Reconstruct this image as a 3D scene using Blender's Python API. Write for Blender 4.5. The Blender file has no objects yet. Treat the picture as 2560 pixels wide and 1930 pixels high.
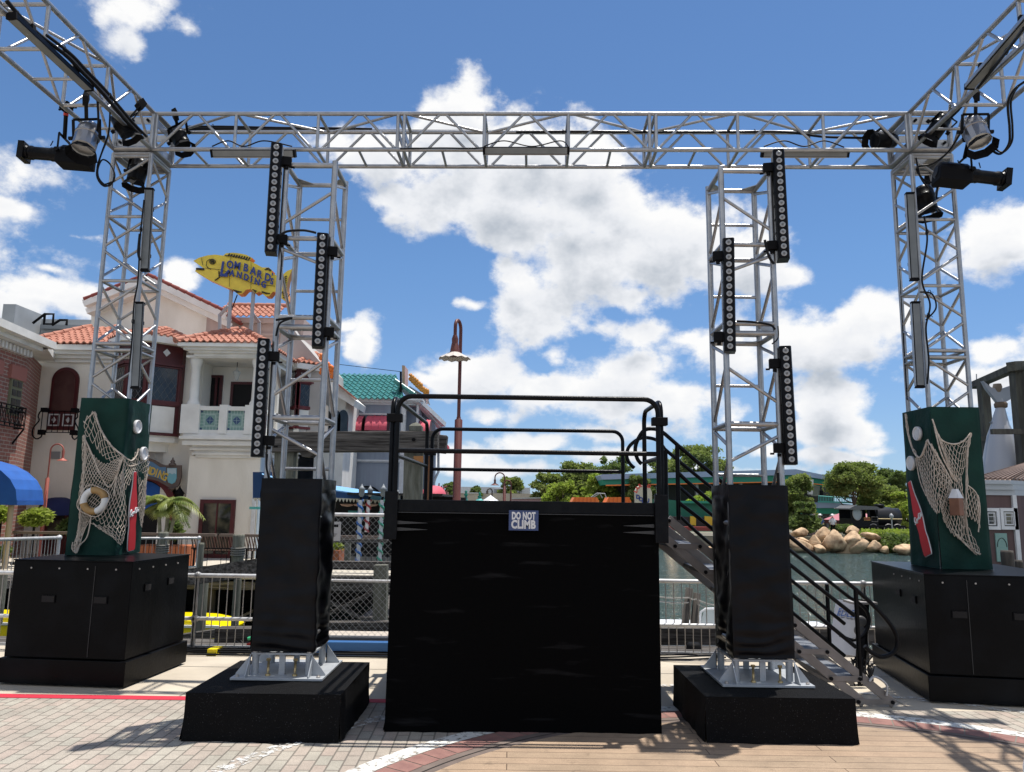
import bpy, math, random
from mathutils import Vector, Matrix, noise
random.seed(7)
V = Vector
# ------------------------------------------------------------------ camera
scn = bpy.context.scene
COL = scn.collection
F = 1890.0; PIT = math.radians(8.75); ROLL = math.radians(0.8); EYE = 1.85
cd = bpy.data.cameras.new('camera'); cam = bpy.data.objects.new('camera', cd); COL.objects.link(cam)
cd.sensor_width = 36; cd.lens = 36*F/2560; cd.clip_start = 0.05; cd.clip_end = 6000
cam.matrix_world = Matrix.Translation((0, 0, EYE)) @ Matrix.Rotation(math.radians(90)+PIT, 4, 'X') @ Matrix.Rotation(ROLL, 4, 'Z')
scn.camera = cam

def ray(px, py):
    """direction of a point of the photograph (2560 x 1930)"""
    a = (px-1280)/F; b = (965-py)/F
    x = a*math.cos(ROLL)-b*math.sin(ROLL); u = a*math.sin(ROLL)+b*math.cos(ROLL)
    return V((x, math.cos(PIT)-u*math.sin(PIT), math.sin(PIT)+u*math.cos(PIT)))
def W(px, py, Y):
    d = ray(px, py); return V((0, 0, EYE))+d*(Y/d.y)
def G(px, py, z=0.0):
    d = ray(px, py); return V((0, 0, EYE))+d*((z-EYE)/d.z)

# ------------------------------------------------------------------ world, sun, exposure
SUN = V((0.185, 0.14, 1.0)).normalized()
sl = bpy.data.lights.new('sun', 'SUN'); sl.energy = 5.0; sl.angle = math.radians(0.53); sl.color = (1, .955, .89)
so = bpy.data.objects.new('sun', sl); COL.objects.link(so); so.rotation_euler = (-SUN).to_track_quat('-Z', 'Y').to_euler()
scn.view_settings.view_transform = 'Standard'; scn.view_settings.look = 'None'
scn.view_settings.gamma = 1; scn.view_settings.use_curve_mapping = False; scn.view_settings.exposure = 0.2

wd = bpy.data.worlds.new('World'); scn.world = wd; wd.use_nodes = True
nt = wd.node_tree; nt.nodes.clear()
def build_world():
    N = nt.nodes; L = nt.links
    out = N.new('ShaderNodeOutputWorld')
    sky = N.new('ShaderNodeTexSky'); sky.sky_type = 'NISHITA'; sky.sun_disc = False
    sky.sun_elevation = math.asin(SUN.z); sky.sun_rotation = math.atan2(SUN.x, SUN.y)
    sky.air_density = 1.0; sky.dust_density = .12; sky.ozone_density = 5.0; sky.altitude = 0
    # cloud density as a group of direction -> density
    g = bpy.data.node_groups.new('cloud_density', 'ShaderNodeTree')
    g.interface.new_socket('dir', in_out='INPUT', socket_type='NodeSocketVector')
    g.interface.new_socket('den', in_out='OUTPUT', socket_type='NodeSocketFloat')
    n = g.nodes; l = g.links
    gi = n.new('NodeGroupInput'); go = n.new('NodeGroupOutput')
    sep = n.new('ShaderNodeSeparateXYZ'); l.new(gi.outputs[0], sep.inputs[0])
    def M(op, a, b=None, clamp=False):
        m = n.new('ShaderNodeMath'); m.operation = op; m.use_clamp = clamp
        for i, q in enumerate((a, b)):
            if q is None: continue
            if isinstance(q, (int, float)): m.inputs[i].default_value = q
            else: l.new(q, m.inputs[i])
        return m.outputs[0]
    az = M('ARCTAN2', sep.outputs[0], sep.outputs[1]); el = M('ARCSINE', sep.outputs[2])
    cmb = n.new('ShaderNodeCombineXYZ'); l.new(az, cmb.inputs[0]); l.new(el, cmb.inputs[1])
    # big billows that bend the outline of each cloud
    wn = n.new('ShaderNodeTexNoise'); wn.inputs['Scale'].default_value = 9; wn.inputs['Detail'].default_value = 3
    l.new(gi.outputs[0], wn.inputs['Vector'])
    wv = n.new('ShaderNodeVectorMath'); wv.operation = 'MULTIPLY_ADD'
    l.new(wn.outputs['Color'], wv.inputs[0]); wv.inputs[1].default_value = (.07, .045, 0); wv.inputs[2].default_value = (-.035, -.0225, 0)
    ad = n.new('ShaderNodeVectorMath'); ad.operation = 'ADD'; l.new(cmb.outputs[0], ad.inputs[0]); l.new(wv.outputs[0], ad.inputs[1])
    blobs = [  # x y rx ry weight, read off the photograph (2212 wide)
     (1030,232,85,50,.95),(955,262,70,35,.8),(720,290,90,38,.75),(850,330,150,60,.95),(1000,325,150,75,1.05),(1150,335,150,80,1.05),(1290,350,85,65,1),
     (1080,425,200,80,1.1),(1240,455,140,80,1.1),(880,425,105,45,.85),(850,475,40,20,.6),(1110,500,120,42,.9),(1345,430,60,75,.9),
     (1300,565,160,75,1.1),(1465,530,130,80,1.1),(1120,590,75,50,.9),(1150,680,95,85,1.0),(1210,765,60,35,.7),(1590,560,110,65,1),(1690,595,60,30,.85),(1370,640,120,40,.9),
     (1015,665,45,20,.6),(1370,710,90,28,.8),(1500,735,75,35,.8),(1590,760,90,60,.95),(1700,735,80,45,.9),(1790,735,120,48,1.05),
     (1880,695,95,45,1.05),(1960,665,45,28,.8),(1060,815,90,50,1.05),(1175,850,95,45,1.05),(960,825,50,20,.7),(1370,800,70,45,1),(1330,860,110,55,1.05),(1460,860,80,50,.9),
     (1290,935,80,26,.85),(1420,925,90,30,.85),(1060,905,70,24,.8),(1800,875,58,48,1.1),(1790,935,88,32,1.0),(1860,925,30,22,.8),(2155,520,62,52,1.1),(2205,470,40,22,.8),(2150,755,42,28,.9),(2190,740,30,18,.7),
     (320,25,120,55,.75),(290,100,60,70,.62),(420,55,45,55,.5),(25,452,42,24,.85),(165,508,50,12,.5),(70,620,110,38,.95),
     (30,655,100,50,.9),(180,650,80,45,.85),(375,595,38,36,.9),(130,578,36,15,.7),(770,745,45,48,1.05),(735,705,28,20,.8),
     (1150,955,110,24,.8),(1330,985,140,22,.8),(1640,960,80,20,.75),(1800,985,100,18,.75),(1500,1010,200,18,.7),(960,985,90,30,.85),(1030,1010,200,22,.7),(1870,970,60,14,.6),(1570,900,60,40,.75),
     (-500,500,350,160,1),(-900,250,300,120,1),(2900,350,300,120,1),(2700,800,350,100,1),(700,-600,420,160,1),(1700,-900,300,160,1),(-300,-500,250,120,.9)]
    S = 2560/2212; cur = None
    blobs += [(-2.4, .50, .75, .38, 1.1, 1), (2.35, .55, .75, .38, 1.1, 1), (-3.0, .30, .45, .2, 1, 1), (3.0, .85, .7, .3, 1, 1), (-1.7, .9, .5, .25, 1, 1)]   # azimuth, elevation: unseen clouds added behind the camera to fill shaded walls
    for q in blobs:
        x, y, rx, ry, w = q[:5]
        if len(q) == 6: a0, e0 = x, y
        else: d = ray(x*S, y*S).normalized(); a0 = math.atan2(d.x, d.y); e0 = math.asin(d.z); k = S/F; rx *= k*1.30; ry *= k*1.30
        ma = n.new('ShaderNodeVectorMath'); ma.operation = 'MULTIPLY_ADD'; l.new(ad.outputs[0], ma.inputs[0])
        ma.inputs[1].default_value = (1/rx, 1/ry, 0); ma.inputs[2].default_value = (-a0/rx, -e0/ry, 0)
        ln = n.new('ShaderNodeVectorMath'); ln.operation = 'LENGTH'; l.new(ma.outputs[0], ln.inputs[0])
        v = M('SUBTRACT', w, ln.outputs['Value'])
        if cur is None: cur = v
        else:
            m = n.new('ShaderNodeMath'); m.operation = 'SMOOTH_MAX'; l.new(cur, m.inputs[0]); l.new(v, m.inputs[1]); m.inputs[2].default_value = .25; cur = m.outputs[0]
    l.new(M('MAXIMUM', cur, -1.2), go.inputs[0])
    # --- outside: fine structure of the clouds, and how much cloud lies towards the sun
    tc = N.new('ShaderNodeTexCoord'); GEN = tc.outputs['Generated']
    def MM(op, a, b=None, c=None):
        m = N.new('ShaderNodeMath'); m.operation = op
        for i, q in enumerate((a, b, c)):
            if q is None: continue
            if isinstance(q, (int, float)): m.inputs[i].default_value = q
            else: L.new(q, m.inputs[i])
        return m.outputs[0]
    def noise_at(vec, detail, sc=12):
        z = N.new('ShaderNodeTexNoise'); z.inputs['Scale'].default_value = sc; z.inputs['Detail'].default_value = detail; z.inputs['Roughness'].default_value = .6; z.inputs['Lacunarity'].default_value = 2.1; L.new(vec, z.inputs['Vector']); return z
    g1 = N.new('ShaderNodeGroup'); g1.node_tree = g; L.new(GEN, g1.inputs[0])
    ms = N.new('ShaderNodeVectorMath'); ms.operation = 'MULTIPLY'; ms.inputs[1].default_value = (1, 1, 1.35); L.new(GEN, ms.inputs[0])
    nz = noise_at(ms.outputs[0], 9)
    vo = N.new('ShaderNodeTexVoronoi'); vo.feature = 'F1'; vo.inputs['Scale'].default_value = 17; vo.inputs['Detail'].default_value = 1.6; vo.inputs['Roughness'].default_value = .5; vo.normalize = True
    jit = N.new('ShaderNodeVectorMath'); jit.operation = 'MULTIPLY_ADD'; L.new(nz.outputs['Color'], jit.inputs[0]); jit.inputs[1].default_value = (.05, .05, .05); L.new(ms.outputs[0], jit.inputs[2]); L.new(jit.outputs[0], vo.inputs['Vector'])
    f = MM('ADD', MM('MULTIPLY', MM('SUBTRACT', nz.outputs['Fac'], .5), 3.1), MM('MULTIPLY', MM('SUBTRACT', .34, vo.outputs['Distance']), 1.5))
    den = MM('MULTIPLY_ADD', g1.outputs[0], 1.35, f)
    off = N.new('ShaderNodeVectorMath'); off.operation = 'ADD'; L.new(GEN, off.inputs[0]); off.inputs[1].default_value = (.008, .0, .038)
    g2 = N.new('ShaderNodeGroup'); g2.node_tree = g; L.new(off.outputs[0], g2.inputs[0])
    o2 = N.new('ShaderNodeVectorMath'); o2.operation = 'MULTIPLY_ADD'; o2.inputs[1].default_value = (1, 1, 1.35); o2.inputs[2].default_value = (0, 0, .022); L.new(GEN, o2.inputs[0])
    n2 = noise_at(o2.outputs[0], 4)
    T = MM('ADD', MM('MULTIPLY', g2.outputs[0], 1.5), MM('MULTIPLY', MM('SUBTRACT', n2.outputs['Fac'], .5), 3.6))
    T = MM('ADD', T, MM('MULTIPLY', MM('MINIMUM', den, 1.2), .35))
    al = N.new('ShaderNodeMapRange'); al.interpolation_type = 'SMOOTHSTEP'; al.inputs[1].default_value = -.05; al.inputs[2].default_value = .70; L.new(den, al.inputs[0])
    sh = N.new('ShaderNodeMapRange'); sh.inputs[1].default_value = .15; sh.inputs[2].default_value = 2.3; L.new(T, sh.inputs[0])
    cr = N.new('ShaderNodeValToRGB'); cr.color_ramp.elements[0].color = (1.0, 1.0, 1.0, 1); cr.color_ramp.elements[1].color = (.50, .55, .62, 1)
    e = cr.color_ramp.elements.new(.45); e.color = (.86, .88, .92, 1)
    L.new(sh.outputs[0], cr.inputs[0])
    b1 = N.new('ShaderNodeBackground'); b1.inputs[1].default_value = .104; 
    hs = N.new('ShaderNodeMixRGB'); hs.blend_type = 'MULTIPLY'; hs.inputs[0].default_value = 1
    sz = N.new('ShaderNodeSeparateXYZ'); L.new(GEN, sz.inputs[0]); z2 = N.new('ShaderNodeMath'); z2.operation = 'MULTIPLY_ADD'; L.new(sz.outputs[2], z2.inputs[0]); L.new(sz.outputs[2], z2.inputs[1]); z2.inputs[2].default_value = .004; zc = N.new('ShaderNodeMath'); zc.operation = 'SQRT'; L.new(z2.outputs[0], zc.inputs[0])
    cz = N.new('ShaderNodeCombineXYZ'); L.new(sz.outputs[0], cz.inputs[0]); L.new(sz.outputs[1], cz.inputs[1]); L.new(zc.outputs[0], cz.inputs[2]); L.new(cz.outputs[0], sky.inputs['Vector'])
    tr_ = N.new('ShaderNodeMapRange'); L.new(sz.outputs[2], tr_.inputs[0]); tr_.inputs[1].default_value = .0; tr_.inputs[2].default_value = .3
    ti = N.new('ShaderNodeMixRGB'); L.new(tr_.outputs[0], ti.inputs[0]); ti.inputs[1].default_value = (.80, .83, .96, 1); ti.inputs[2].default_value = (.82, .97, 1.08, 1); L.new(ti.outputs[0], hs.inputs[2])
    L.new(sky.outputs[0], hs.inputs[1]); L.new(hs.outputs[0], b1.inputs[0])
    b2 = N.new('ShaderNodeBackground'); b2.inputs[1].default_value = .86; L.new(cr.outputs[0], b2.inputs[0])
    mx = N.new('ShaderNodeMixShader'); L.new(al.outputs[0], mx.inputs[0]); L.new(b1.outputs[0], mx.inputs[1]); L.new(b2.outputs[0], mx.inputs[2])
    L.new(mx.outputs[0], out.inputs[0])
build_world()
wd.cycles.sampling_method = 'MANUAL'; wd.cycles.sample_map_resolution = 512

# ------------------------------------------------------------------ materials
def mat(name, c, rough=.6, metal=0., c2=None, scale=3., bump=0., bscale=None, spec=.5, detail=6, lo=.35, hi=.65, stretch=None):
    m = bpy.data.materials.new(name); m.use_nodes = True
    n = m.node_tree.nodes; l = m.node_tree.links; b = n['Principled BSDF']
    b.inputs['Base Color'].default_value = (*c, 1); b.inputs['Roughness'].default_value = rough; b.inputs['Metallic'].default_value = metal
    b.inputs['Specular IOR Level'].default_value = spec
    tc = n.new('ShaderNodeTexCoord'); src = tc.outputs['Object']
    if stretch:
        mp = n.new('ShaderNodeMapping'); mp.inputs['Scale'].default_value = stretch; l.new(src, mp.inputs[0]); src = mp.outputs[0]
    if c2:
        z = n.new('ShaderNodeTexNoise'); z.inputs['Scale'].default_value = scale; z.inputs['Detail'].default_value = detail; l.new(src, z.inputs['Vector'])
        r = n.new('ShaderNodeMapRange'); r.inputs[1].default_value = lo; r.inputs[2].default_value = hi; l.new(z.outputs['Fac'], r.inputs[0])
        x = n.new('ShaderNodeMixRGB'); x.inputs[1].default_value = (*c, 1); x.inputs[2].default_value = (*c2, 1); l.new(r.outputs[0], x.inputs[0]); l.new(x.outputs[0], b.inputs['Base Color'])
    if bump:
        z = n.new('ShaderNodeTexNoise'); z.inputs['Scale'].default_value = bscale or scale*4; z.inputs['Detail'].default_value = 4; l.new(src, z.inputs['Vector'])
        bp = n.new('ShaderNodeBump'); bp.inputs['Strength'].default_value = bump; bp.inputs['Distance'].default_value = .02; l.new(z.outputs['Fac'], bp.inputs['Height']); l.new(bp.outputs[0], b.inputs['Normal'])
    return m
def bricks(name, c1, c2, mortar, bw, bh, rot=None, off=(0, 0, 0), ms=.06, third=None, bump=.4, rough=.85, plane='XZ', sq=.5):
    m = bpy.data.materials.new(name); m.use_nodes = True
    n = m.node_tree.nodes; l = m.node_tree.links; b = n['Principled BSDF']; b.inputs['Roughness'].default_value = rough
    tc = n.new('ShaderNodeTexCoord'); mp = n.new('ShaderNodeMapping'); l.new(tc.outputs['Object'], mp.inputs[0])
    if plane == 'XZ': mp.inputs['Rotation'].default_value = (math.radians(-90), 0, 0)
    if plane == 'YZ': mp.inputs['Rotation'].default_value = (math.radians(-90), 0, math.radians(90)); mp.vector_type = 'POINT'
    if rot is not None: mp.inputs['Rotation'].default_value = (0, 0, rot)
    mp.inputs['Location'].default_value = off
    br = n.new('ShaderNodeTexBrick'); l.new(mp.outputs[0], br.inputs['Vector']); br.inputs['Scale'].default_value = 1
    br.inputs['Brick Width'].default_value = bw; br.inputs['Row Height'].default_value = bh; br.inputs['Mortar Size'].default_value = ms*bh; br.inputs['Mortar Smooth'].default_value = .2
    br.inputs['Color1'].default_value = (*c1, 1); br.inputs['Color2'].default_value = (*c2, 1); br.inputs['Mortar'].default_value = (*mortar, 1); br.offset = sq; br.inputs['Bias'].default_value = 0
    z = n.new('ShaderNodeTexNoise'); z.inputs['Scale'].default_value = 2.2; z.inputs['Detail'].default_value = 8; z.inputs['Roughness'].default_value = .65; l.new(tc.outputs['Object'], z.inputs['Vector'])
    r = n.new('ShaderNodeMapRange'); r.inputs[1].default_value = .3; r.inputs[2].default_value = .7; r.inputs[3].default_value = .78; r.inputs[4].default_value = 1.16; l.new(z.outputs['Fac'], r.inputs[0])
    z2 = n.new('ShaderNodeTexNoise'); z2.inputs['Scale'].default_value = 160; z2.inputs['Detail'].default_value = 2; l.new(tc.outputs['Object'], z2.inputs['Vector'])
    r2 = n.new('ShaderNodeMapRange'); r2.inputs[1].default_value = .3; r2.inputs[2].default_value = .7; r2.inputs[3].default_value = .8; r2.inputs[4].default_value = 1.2; l.new(z2.outputs['Fac'], r2.inputs[0])
    mm = n.new('ShaderNodeMath'); mm.operation = 'MULTIPLY'; l.new(r.outputs[0], mm.inputs[0]); l.new(r2.outputs[0], mm.inputs[1])
    z3 = n.new('ShaderNodeTexNoise'); z3.inputs['Scale'].default_value = 5.5; z3.inputs['Detail'].default_value = 5; z3.inputs['Roughness'].default_value = .7; l.new(tc.outputs['Object'], z3.inputs['Vector'])
    r3 = n.new('ShaderNodeMapRange'); r3.inputs[1].default_value = .60; r3.inputs[2].default_value = .70; r3.inputs[3].default_value = 1; r3.inputs[4].default_value = .72; l.new(z3.outputs['Fac'], r3.inputs[0])
    m3 = n.new('ShaderNodeMath'); m3.operation = 'MULTIPLY'; l.new(mm.outputs[0], m3.inputs[0]); l.new(r3.outputs[0], m3.inputs[1])
    x = n.new('ShaderNodeVectorMath'); x.operation = 'SCALE'; l.new(br.outputs['Color'], x.inputs[0]); l.new(m3.outputs[0], x.inputs['Scale']); l.new(x.outputs[0], b.inputs['Base Color'])
    bp = n.new('ShaderNodeBump'); bp.inputs['Strength'].default_value = bump; bp.inputs['Distance'].default_value = .004; bp.invert = True; l.new(br.outputs['Fac'], bp.inputs['Height']); l.new(bp.outputs[0], b.inputs['Normal'])
    return m
ALU = mat('aluminium', (.42, .42, .42), .34, .8, (.33, .33, .335), 9, .15, 40)
ALUD = mat('dull_aluminium', (.33, .31, .29), .5, .5, (.42, .39, .36), 6)
PLATE = mat('painted_steel', (.42, .445, .47), .45, .1, (.34, .36, .385), 8)
GALV = mat('galvanised_rail', (.58, .58, .58), .5, .35, (.44, .43, .42), 12)
BLK = mat('black_metal', (.003, .003, .004), .3, .0, (.006, .006, .007), 14, .1, spec=.12)
BLKM = mat('black_matt', (.005, .005, .006), .75, spec=.15)
CAB = mat('black_cable', (.005, .005, .006), .5, spec=.2)
CURT = mat('black_curtain', (.0022, .0022, .0024), .9, 0, (.016, .016, .017), 1.6, .3, 60, .05, lo=.62, hi=.80, stretch=(1, 1, 9), detail=10)
VINYL = mat('black_vinyl', (.0025, .0025, .0035), .34, 0, (.006, .006, .008), 4, .3, 9, .14)
FELT = mat('black_felt', (.004, .004, .0045), .7, 0, (.075, .075, .08), 110, .6, 240, .12, lo=.64, hi=.74)
BOXB = mat('black_painted_wood', (.003, .003, .0035), .32, 0, (.007, .008, .010), 2.2, .08, 30, .08, lo=.45, hi=.8, detail=10)
GREEN = mat('dark_green_canvas', (.002, .022, .016), .6, 0, (.004, .036, .027), 3, .25, 20, .18)
ROPE = mat('net_rope', (.62, .55, .47), .9, 0, (.45, .37, .30), 30)
WHITEP = mat('white_paint', (.70, .71, .72), .5, 0, (.6, .6, .6), 6)
BUOY = mat('white_rubber', (.68, .68, .66), .45)
TAPE = mat('brown_tape', (.36, .22, .08), .5, 0, (.28, .16, .05), 12)
RED = mat('bottle_red', (.52, .012, .022), .35)
REDD = mat('dark_red_paint', (.085, .010, .012), .5, 0, (.06, .008, .01), 4)
REDW = mat('red_window_paint', (.14, .02, .022), .5)
LENS = mat('lens_glass', (.27, .27, .27), .22, .2, (.36, .36, .36), 40)
LENSD = mat('lens_dark', (.13, .13, .13), .2)
DIFF = mat('frosted_diffuser', (.19, .20, .20), .3, 0, (.15, .16, .16), 5)
STUCCO = mat('cream_stucco', (.88, .83, .74), .85, 0, (.74, .69, .60), 1.2, .25, 30, .2, stretch=(1, 1, .35))
STUCCOW = mat('white_trim', (.86, .84, .79), .75, 0, (.74, .72, .67), 2)
PINKW = mat('stained_pink_stucco', (.52, .40, .36), .9, 0, (.20, .16, .14), .9, .2, 20, .2, stretch=(1, 1, .3), lo=.45, hi=.8)
TILE = mat('terracotta_tile', (.47, .21, .145), .8, 0, (.36, .14, .09), 5)
TEALT = mat('teal_tile', (.07, .25, .23), .3, 0, (.03, .15, .145), 5)
GREYB = mat('blue_grey_siding', (.30, .34, .40), .8, 0, (.26, .29, .35), 1.5, stretch=(4, 4, .4))
GLASS = mat('dark_glass', (.012, .014, .018), .05, 0, (.03, .035, .04), 3)
GLASSR = mat('painted_reflection_glass', (.02, .02, .02), .06, 0, (.22, .20, .13), 1.1, lo=.5, hi=.75)  # tan blotches paint reflections into the pane colour
DARK = mat('dark_interior', (.008, .007, .007), .9)
BLUEC = mat('blue_canvas', (.015, .11, .42), .75, 0, (.012, .09, .35), 3)
NAVY = mat('navy_canvas', (.006, .012, .075), .8)
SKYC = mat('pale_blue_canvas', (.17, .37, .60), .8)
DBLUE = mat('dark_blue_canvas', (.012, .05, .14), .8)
PINKC = mat('red_canvas', (.50, .045, .07), .75, 0, (.42, .03, .05), 3)
CORAL = mat('coral_canvas', (.62, .10, .14), .75)
WOOD = mat('weathered_timber', (.17, .155, .14), .9, 0, (.045, .04, .036), 3, .9, 14, .2, stretch=(.5, 9, 9), lo=.36, hi=.62)
WOODV = mat('weathered_post', (.20, .20, .165), .9, 0, (.11, .11, .085), 4, .6, 20, .2, stretch=(5, 5, .8), lo=.3, hi=.7)
PILE = mat('dark_piling', (.05, .045, .04), .9, 0, (.09, .08, .07), 4, .5, 15, .2, stretch=(4, 4, .6))
BENCH = mat('bench_wood', (.10, .055, .04), .7)
COPPER = mat('copper_paint', (.36, .10, .075), .5, .1)
POLE = mat('maroon_pole', (.13, .030, .020), .5, 0, (.10, .022, .016), 4)
YEL = mat('fish_yellow', (.84, .62, .06), .5, 0, (.72, .50, .05), 3, lo=.4, hi=.7)
YELB = mat('boat_yellow', (.85, .66, .0), .35)
ORNG = mat('orange_paint', (.80, .20, .03), .5)
INK = mat('sign_blue', (.02, .045, .22), .5)
INKK = mat('black_ink', (.02, .018, .012), .6)
LEAFA = mat('leaf_olive', (.15, .19, .06), .6, 0, (.26, .29, .10), 1.1, spec=.12)
LEAFB = mat('leaf_dark', (.09, .13, .045), .6, 0, (.18, .22, .08), 1.1, spec=.12)
LEAFC = mat('leaf_bright', (.24, .31, .05), .6, 0, (.36, .40, .10), 1.5, spec=.15)
for _m in (LEAFA, LEAFB, LEAFC):
    _n = _m.node_tree.nodes; _l = _m.node_tree.links; _b = _n['Principled BSDF']; _t = _n.new('ShaderNodeBsdfTranslucent'); _s = _b.inputs['Base Color'].links[0].from_socket
    _k = _n.new('ShaderNodeVectorMath'); _k.operation = 'MULTIPLY'; _k.inputs[1].default_value = (1.15, 1.3, .8); _l.new(_s, _k.inputs[0]); _l.new(_k.outputs[0], _t.inputs['Color'])
    _x = _n.new('ShaderNodeMixShader'); _x.inputs[0].default_value = .45; _l.new(_b.outputs[0], _x.inputs[1]); _l.new(_t.outputs[0], _x.inputs[2]); _l.new(_x.outputs[0], [q for q in _n if q.type == 'OUTPUT_MATERIAL'][0].inputs[0])
BARK = mat('bark', (.13, .10, .075), .9, 0, (.08, .06, .045), 6, .5)
ROCK = mat('sandstone', (.60, .43, .27), .9, 0, (.20, .12, .07), 1.9, 1.0, 4, .2, lo=.42, hi=.66, detail=12)
GRN = mat('green_fascia', (.02, .25, .16), .6)
TURQ = mat('turquoise_paint', (.10, .42, .38), .6)
PALEB = mat('pale_blue_fascia', (.30, .38, .52), .6)
BEIGE = mat('beige_wall', (.48, .43, .34), .85, 0, (.42, .37, .3), 1)
GREYW = mat('grey_roof', (.42, .43, .43), .8, 0, (.35, .36, .36), 1)
PLUM = mat('plum_siding', (.10, .062, .062), .85, 0, (.13, .085, .08), 1.5, stretch=(5, 5, .4))
SHARK = mat('shark_skin', (.34, .37, .42), .35, 0, (.24, .27, .32), .8)
SHARKW = mat('shark_belly', (.44, .45, .48), .35)
CROOF = mat('copper_roof', (.24, .165, .13), .6, 0, (.17, .115, .09), 3)
TERRA = mat('planter', (.42, .13, .05), .8)
GOLD = mat('gold_lettering', (.62, .42, .08), .4)
SIGNB = mat('sign_face', (.10, .20, .32), .6)
LINK = mat('chain_link_wire', (.42, .42, .41), .5, .3)
BRASS = mat('bolt_brass', (.42, .32, .16), .35, .7)
NVYS = mat('navy_sign', (.035, .06, .16), .5)
BLUEP = mat('blue_plank', (.02, .11, .30), .5)
REDT = mat('red_tag', (.65, .05, .03), .5)
SHIRT = [mat('cloth_%s' % k, c, .8) for k, c in (('white', (.7, .7, .7)), ('red', (.4, .05, .05)), ('blue', (.06, .12, .3)))]
SKIN = mat('skin', (.45, .27, .19), .6)

# ------------------------------------------------------------------ mesh building
class MB:
    def __init__(s): s.v = []; s.f = []; s.mi = []; s.m = 0; s.sm = []
    def add(s, vs, fs, smooth=False):
        o = len(s.v); s.v += [tuple(p) for p in vs]
        for f in fs: s.f.append([o+i for i in f]); s.mi.append(s.m); s.sm.append(smooth)
    def box(s, a, b):
        x0, y0, z0 = a; x1, y1, z1 = b
        s.add([(x0,y0,z0),(x1,y0,z0),(x1,y1,z0),(x0,y1,z0),(x0,y0,z1),(x1,y0,z1),(x1,y1,z1),(x0,y1,z1)],
              [(0,3,2,1),(4,5,6,7),(0,1,5,4),(1,2,6,5),(2,3,7,6),(3,0,4,7)]); return s
    def obox(s, c, ax, ay, az, hx, hy, hz):
        c = V(c); ax = V(ax).normalized()*hx; ay = V(ay).normalized()*hy; az = V(az).normalized()*hz
        s.add([c+i*ax+j*ay+k*az for k in (-1, 1) for j in (-1, 1) for i in (-1, 1)],
              [(0,2,3,1),(4,5,7,6),(0,1,5,4),(1,3,7,5),(3,2,6,7),(2,0,4,6)]); return s
    def bar(s, p, q, w, h, up=(0, 0, 1)):
        p = V(p); q = V(q); d = (q-p); u = V(up); sd = d.cross(u)
        if sd.length < 1e-6: sd = d.cross(V((1, 0, 0)))
        u2 = sd.cross(d); return s.obox((p+q)/2, d, sd, u2, d.length/2, w/2, h/2)
    def tube(s, p, q, r, n=8, r2=None, cap=True):
        p = V(p); q = V(q); r2 = r if r2 is None else r2; d = (q-p).normalized()
        a = d.orthogonal().normalized(); b = d.cross(a)
        vs = []
        for P, rr in ((p, r), (q, r2)):
            for i in range(n):
                t = 2*math.pi*i/n; vs.append(P+(a*math.cos(t)+b*math.sin(t))*rr)
        s.add(vs, [(i, (i+1) % n, n+(i+1) % n, n+i) for i in range(n)], True)
        if cap: s.add(vs[:n], [tuple(range(n))[::-1]]); s.add(vs[n:], [tuple(range(n))])
        return s
    def path(s, pts, r, n=6, closed=False):
        pts = [V(p) for p in pts]; m = len(pts); vs = []; prev = None
        for i, P in enumerate(pts):
            if closed: d = pts[(i+1) % m]-pts[i-1]
            else: d = pts[min(i+1, m-1)]-pts[max(i-1, 0)]
            if d.length < 1e-9: d = V((0, 0, 1))
            d.normalize()
            a = d.orthogonal() if prev is None else prev-d*prev.dot(d)
            if a.length < 1e-6: a = d.orthogonal()
            a.normalize(); prev = a; b = d.cross(a)
            for k in range(n):
                t = 2*math.pi*k/n; vs.append(P+(a*math.cos(t)+b*math.sin(t))*(r if not callable(r) else r(i/(m-1))))
        fs = []
        for i in range(m if closed else m-1):
            j = (i+1) % m
            for k in range(n): fs.append((i*n+k, i*n+(k+1) % n, j*n+(k+1) % n, j*n+k))
        s.add(vs, fs, True)
        if not closed: s.add(vs[:n], [tuple(range(n))[::-1]]); s.add(vs[-n:], [tuple(range(n))])
        return s
    def lathe(s, c, axis, prof, n=16, flat=False):
        c = V(c); d = V(axis).normalized(); a = d.orthogonal().normalized(); b = d.cross(a); vs = []
        for (r, h) in prof:
            for i in range(n):
                t = 2*math.pi*i/n; vs.append(c+d*h+(a*math.cos(t)+b*math.sin(t))*max(r, 1e-4))
        fs = [(k*n+i, k*n+(i+1) % n, (k+1)*n+(i+1) % n, (k+1)*n+i) for k in range(len(prof)-1) for i in range(n)]
        s.add(vs, fs, not flat); s.add(vs[:n], [tuple(range(n))[::-1]]); s.add(vs[-n:], [tuple(range(n))]); return s
    def ball(s, c, r, n=10, sq=(1, 1, 1)):
        c = V(c); vs = []; fs = []; m = n//2+1
        for j in range(m+1):
            ph = math.pi*j/m
            for i in range(n):
                t = 2*math.pi*i/n; vs.append(c+V((r*sq[0]*math.sin(ph)*math.cos(t), r*sq[1]*math.sin(ph)*math.sin(t), r*sq[2]*math.cos(ph))))
        for j in range(m):
            for i in range(n): fs.append((j*n+i, (j+1)*n+i, (j+1)*n+(i+1) % n, j*n+(i+1) % n))
        s.add(vs, fs, True); return s
    def prism(s, pts, off):
        """flat outline (3-D points) thickened by the vector off"""
        from mathutils.geometry import tessellate_polygon
        pts = [V(p) for p in pts]; off = V(off); n = len(pts)
        tris = tessellate_polygon([pts])
        s.add(pts, [tuple(t) for t in tris]); s.add([p+off for p in pts], [tuple(t)[::-1] for t in tris])
        s.add(pts+[p+off for p in pts], [(i, (i+1) % n, n+(i+1) % n, n+i) for i in range(n)]); return s
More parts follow.
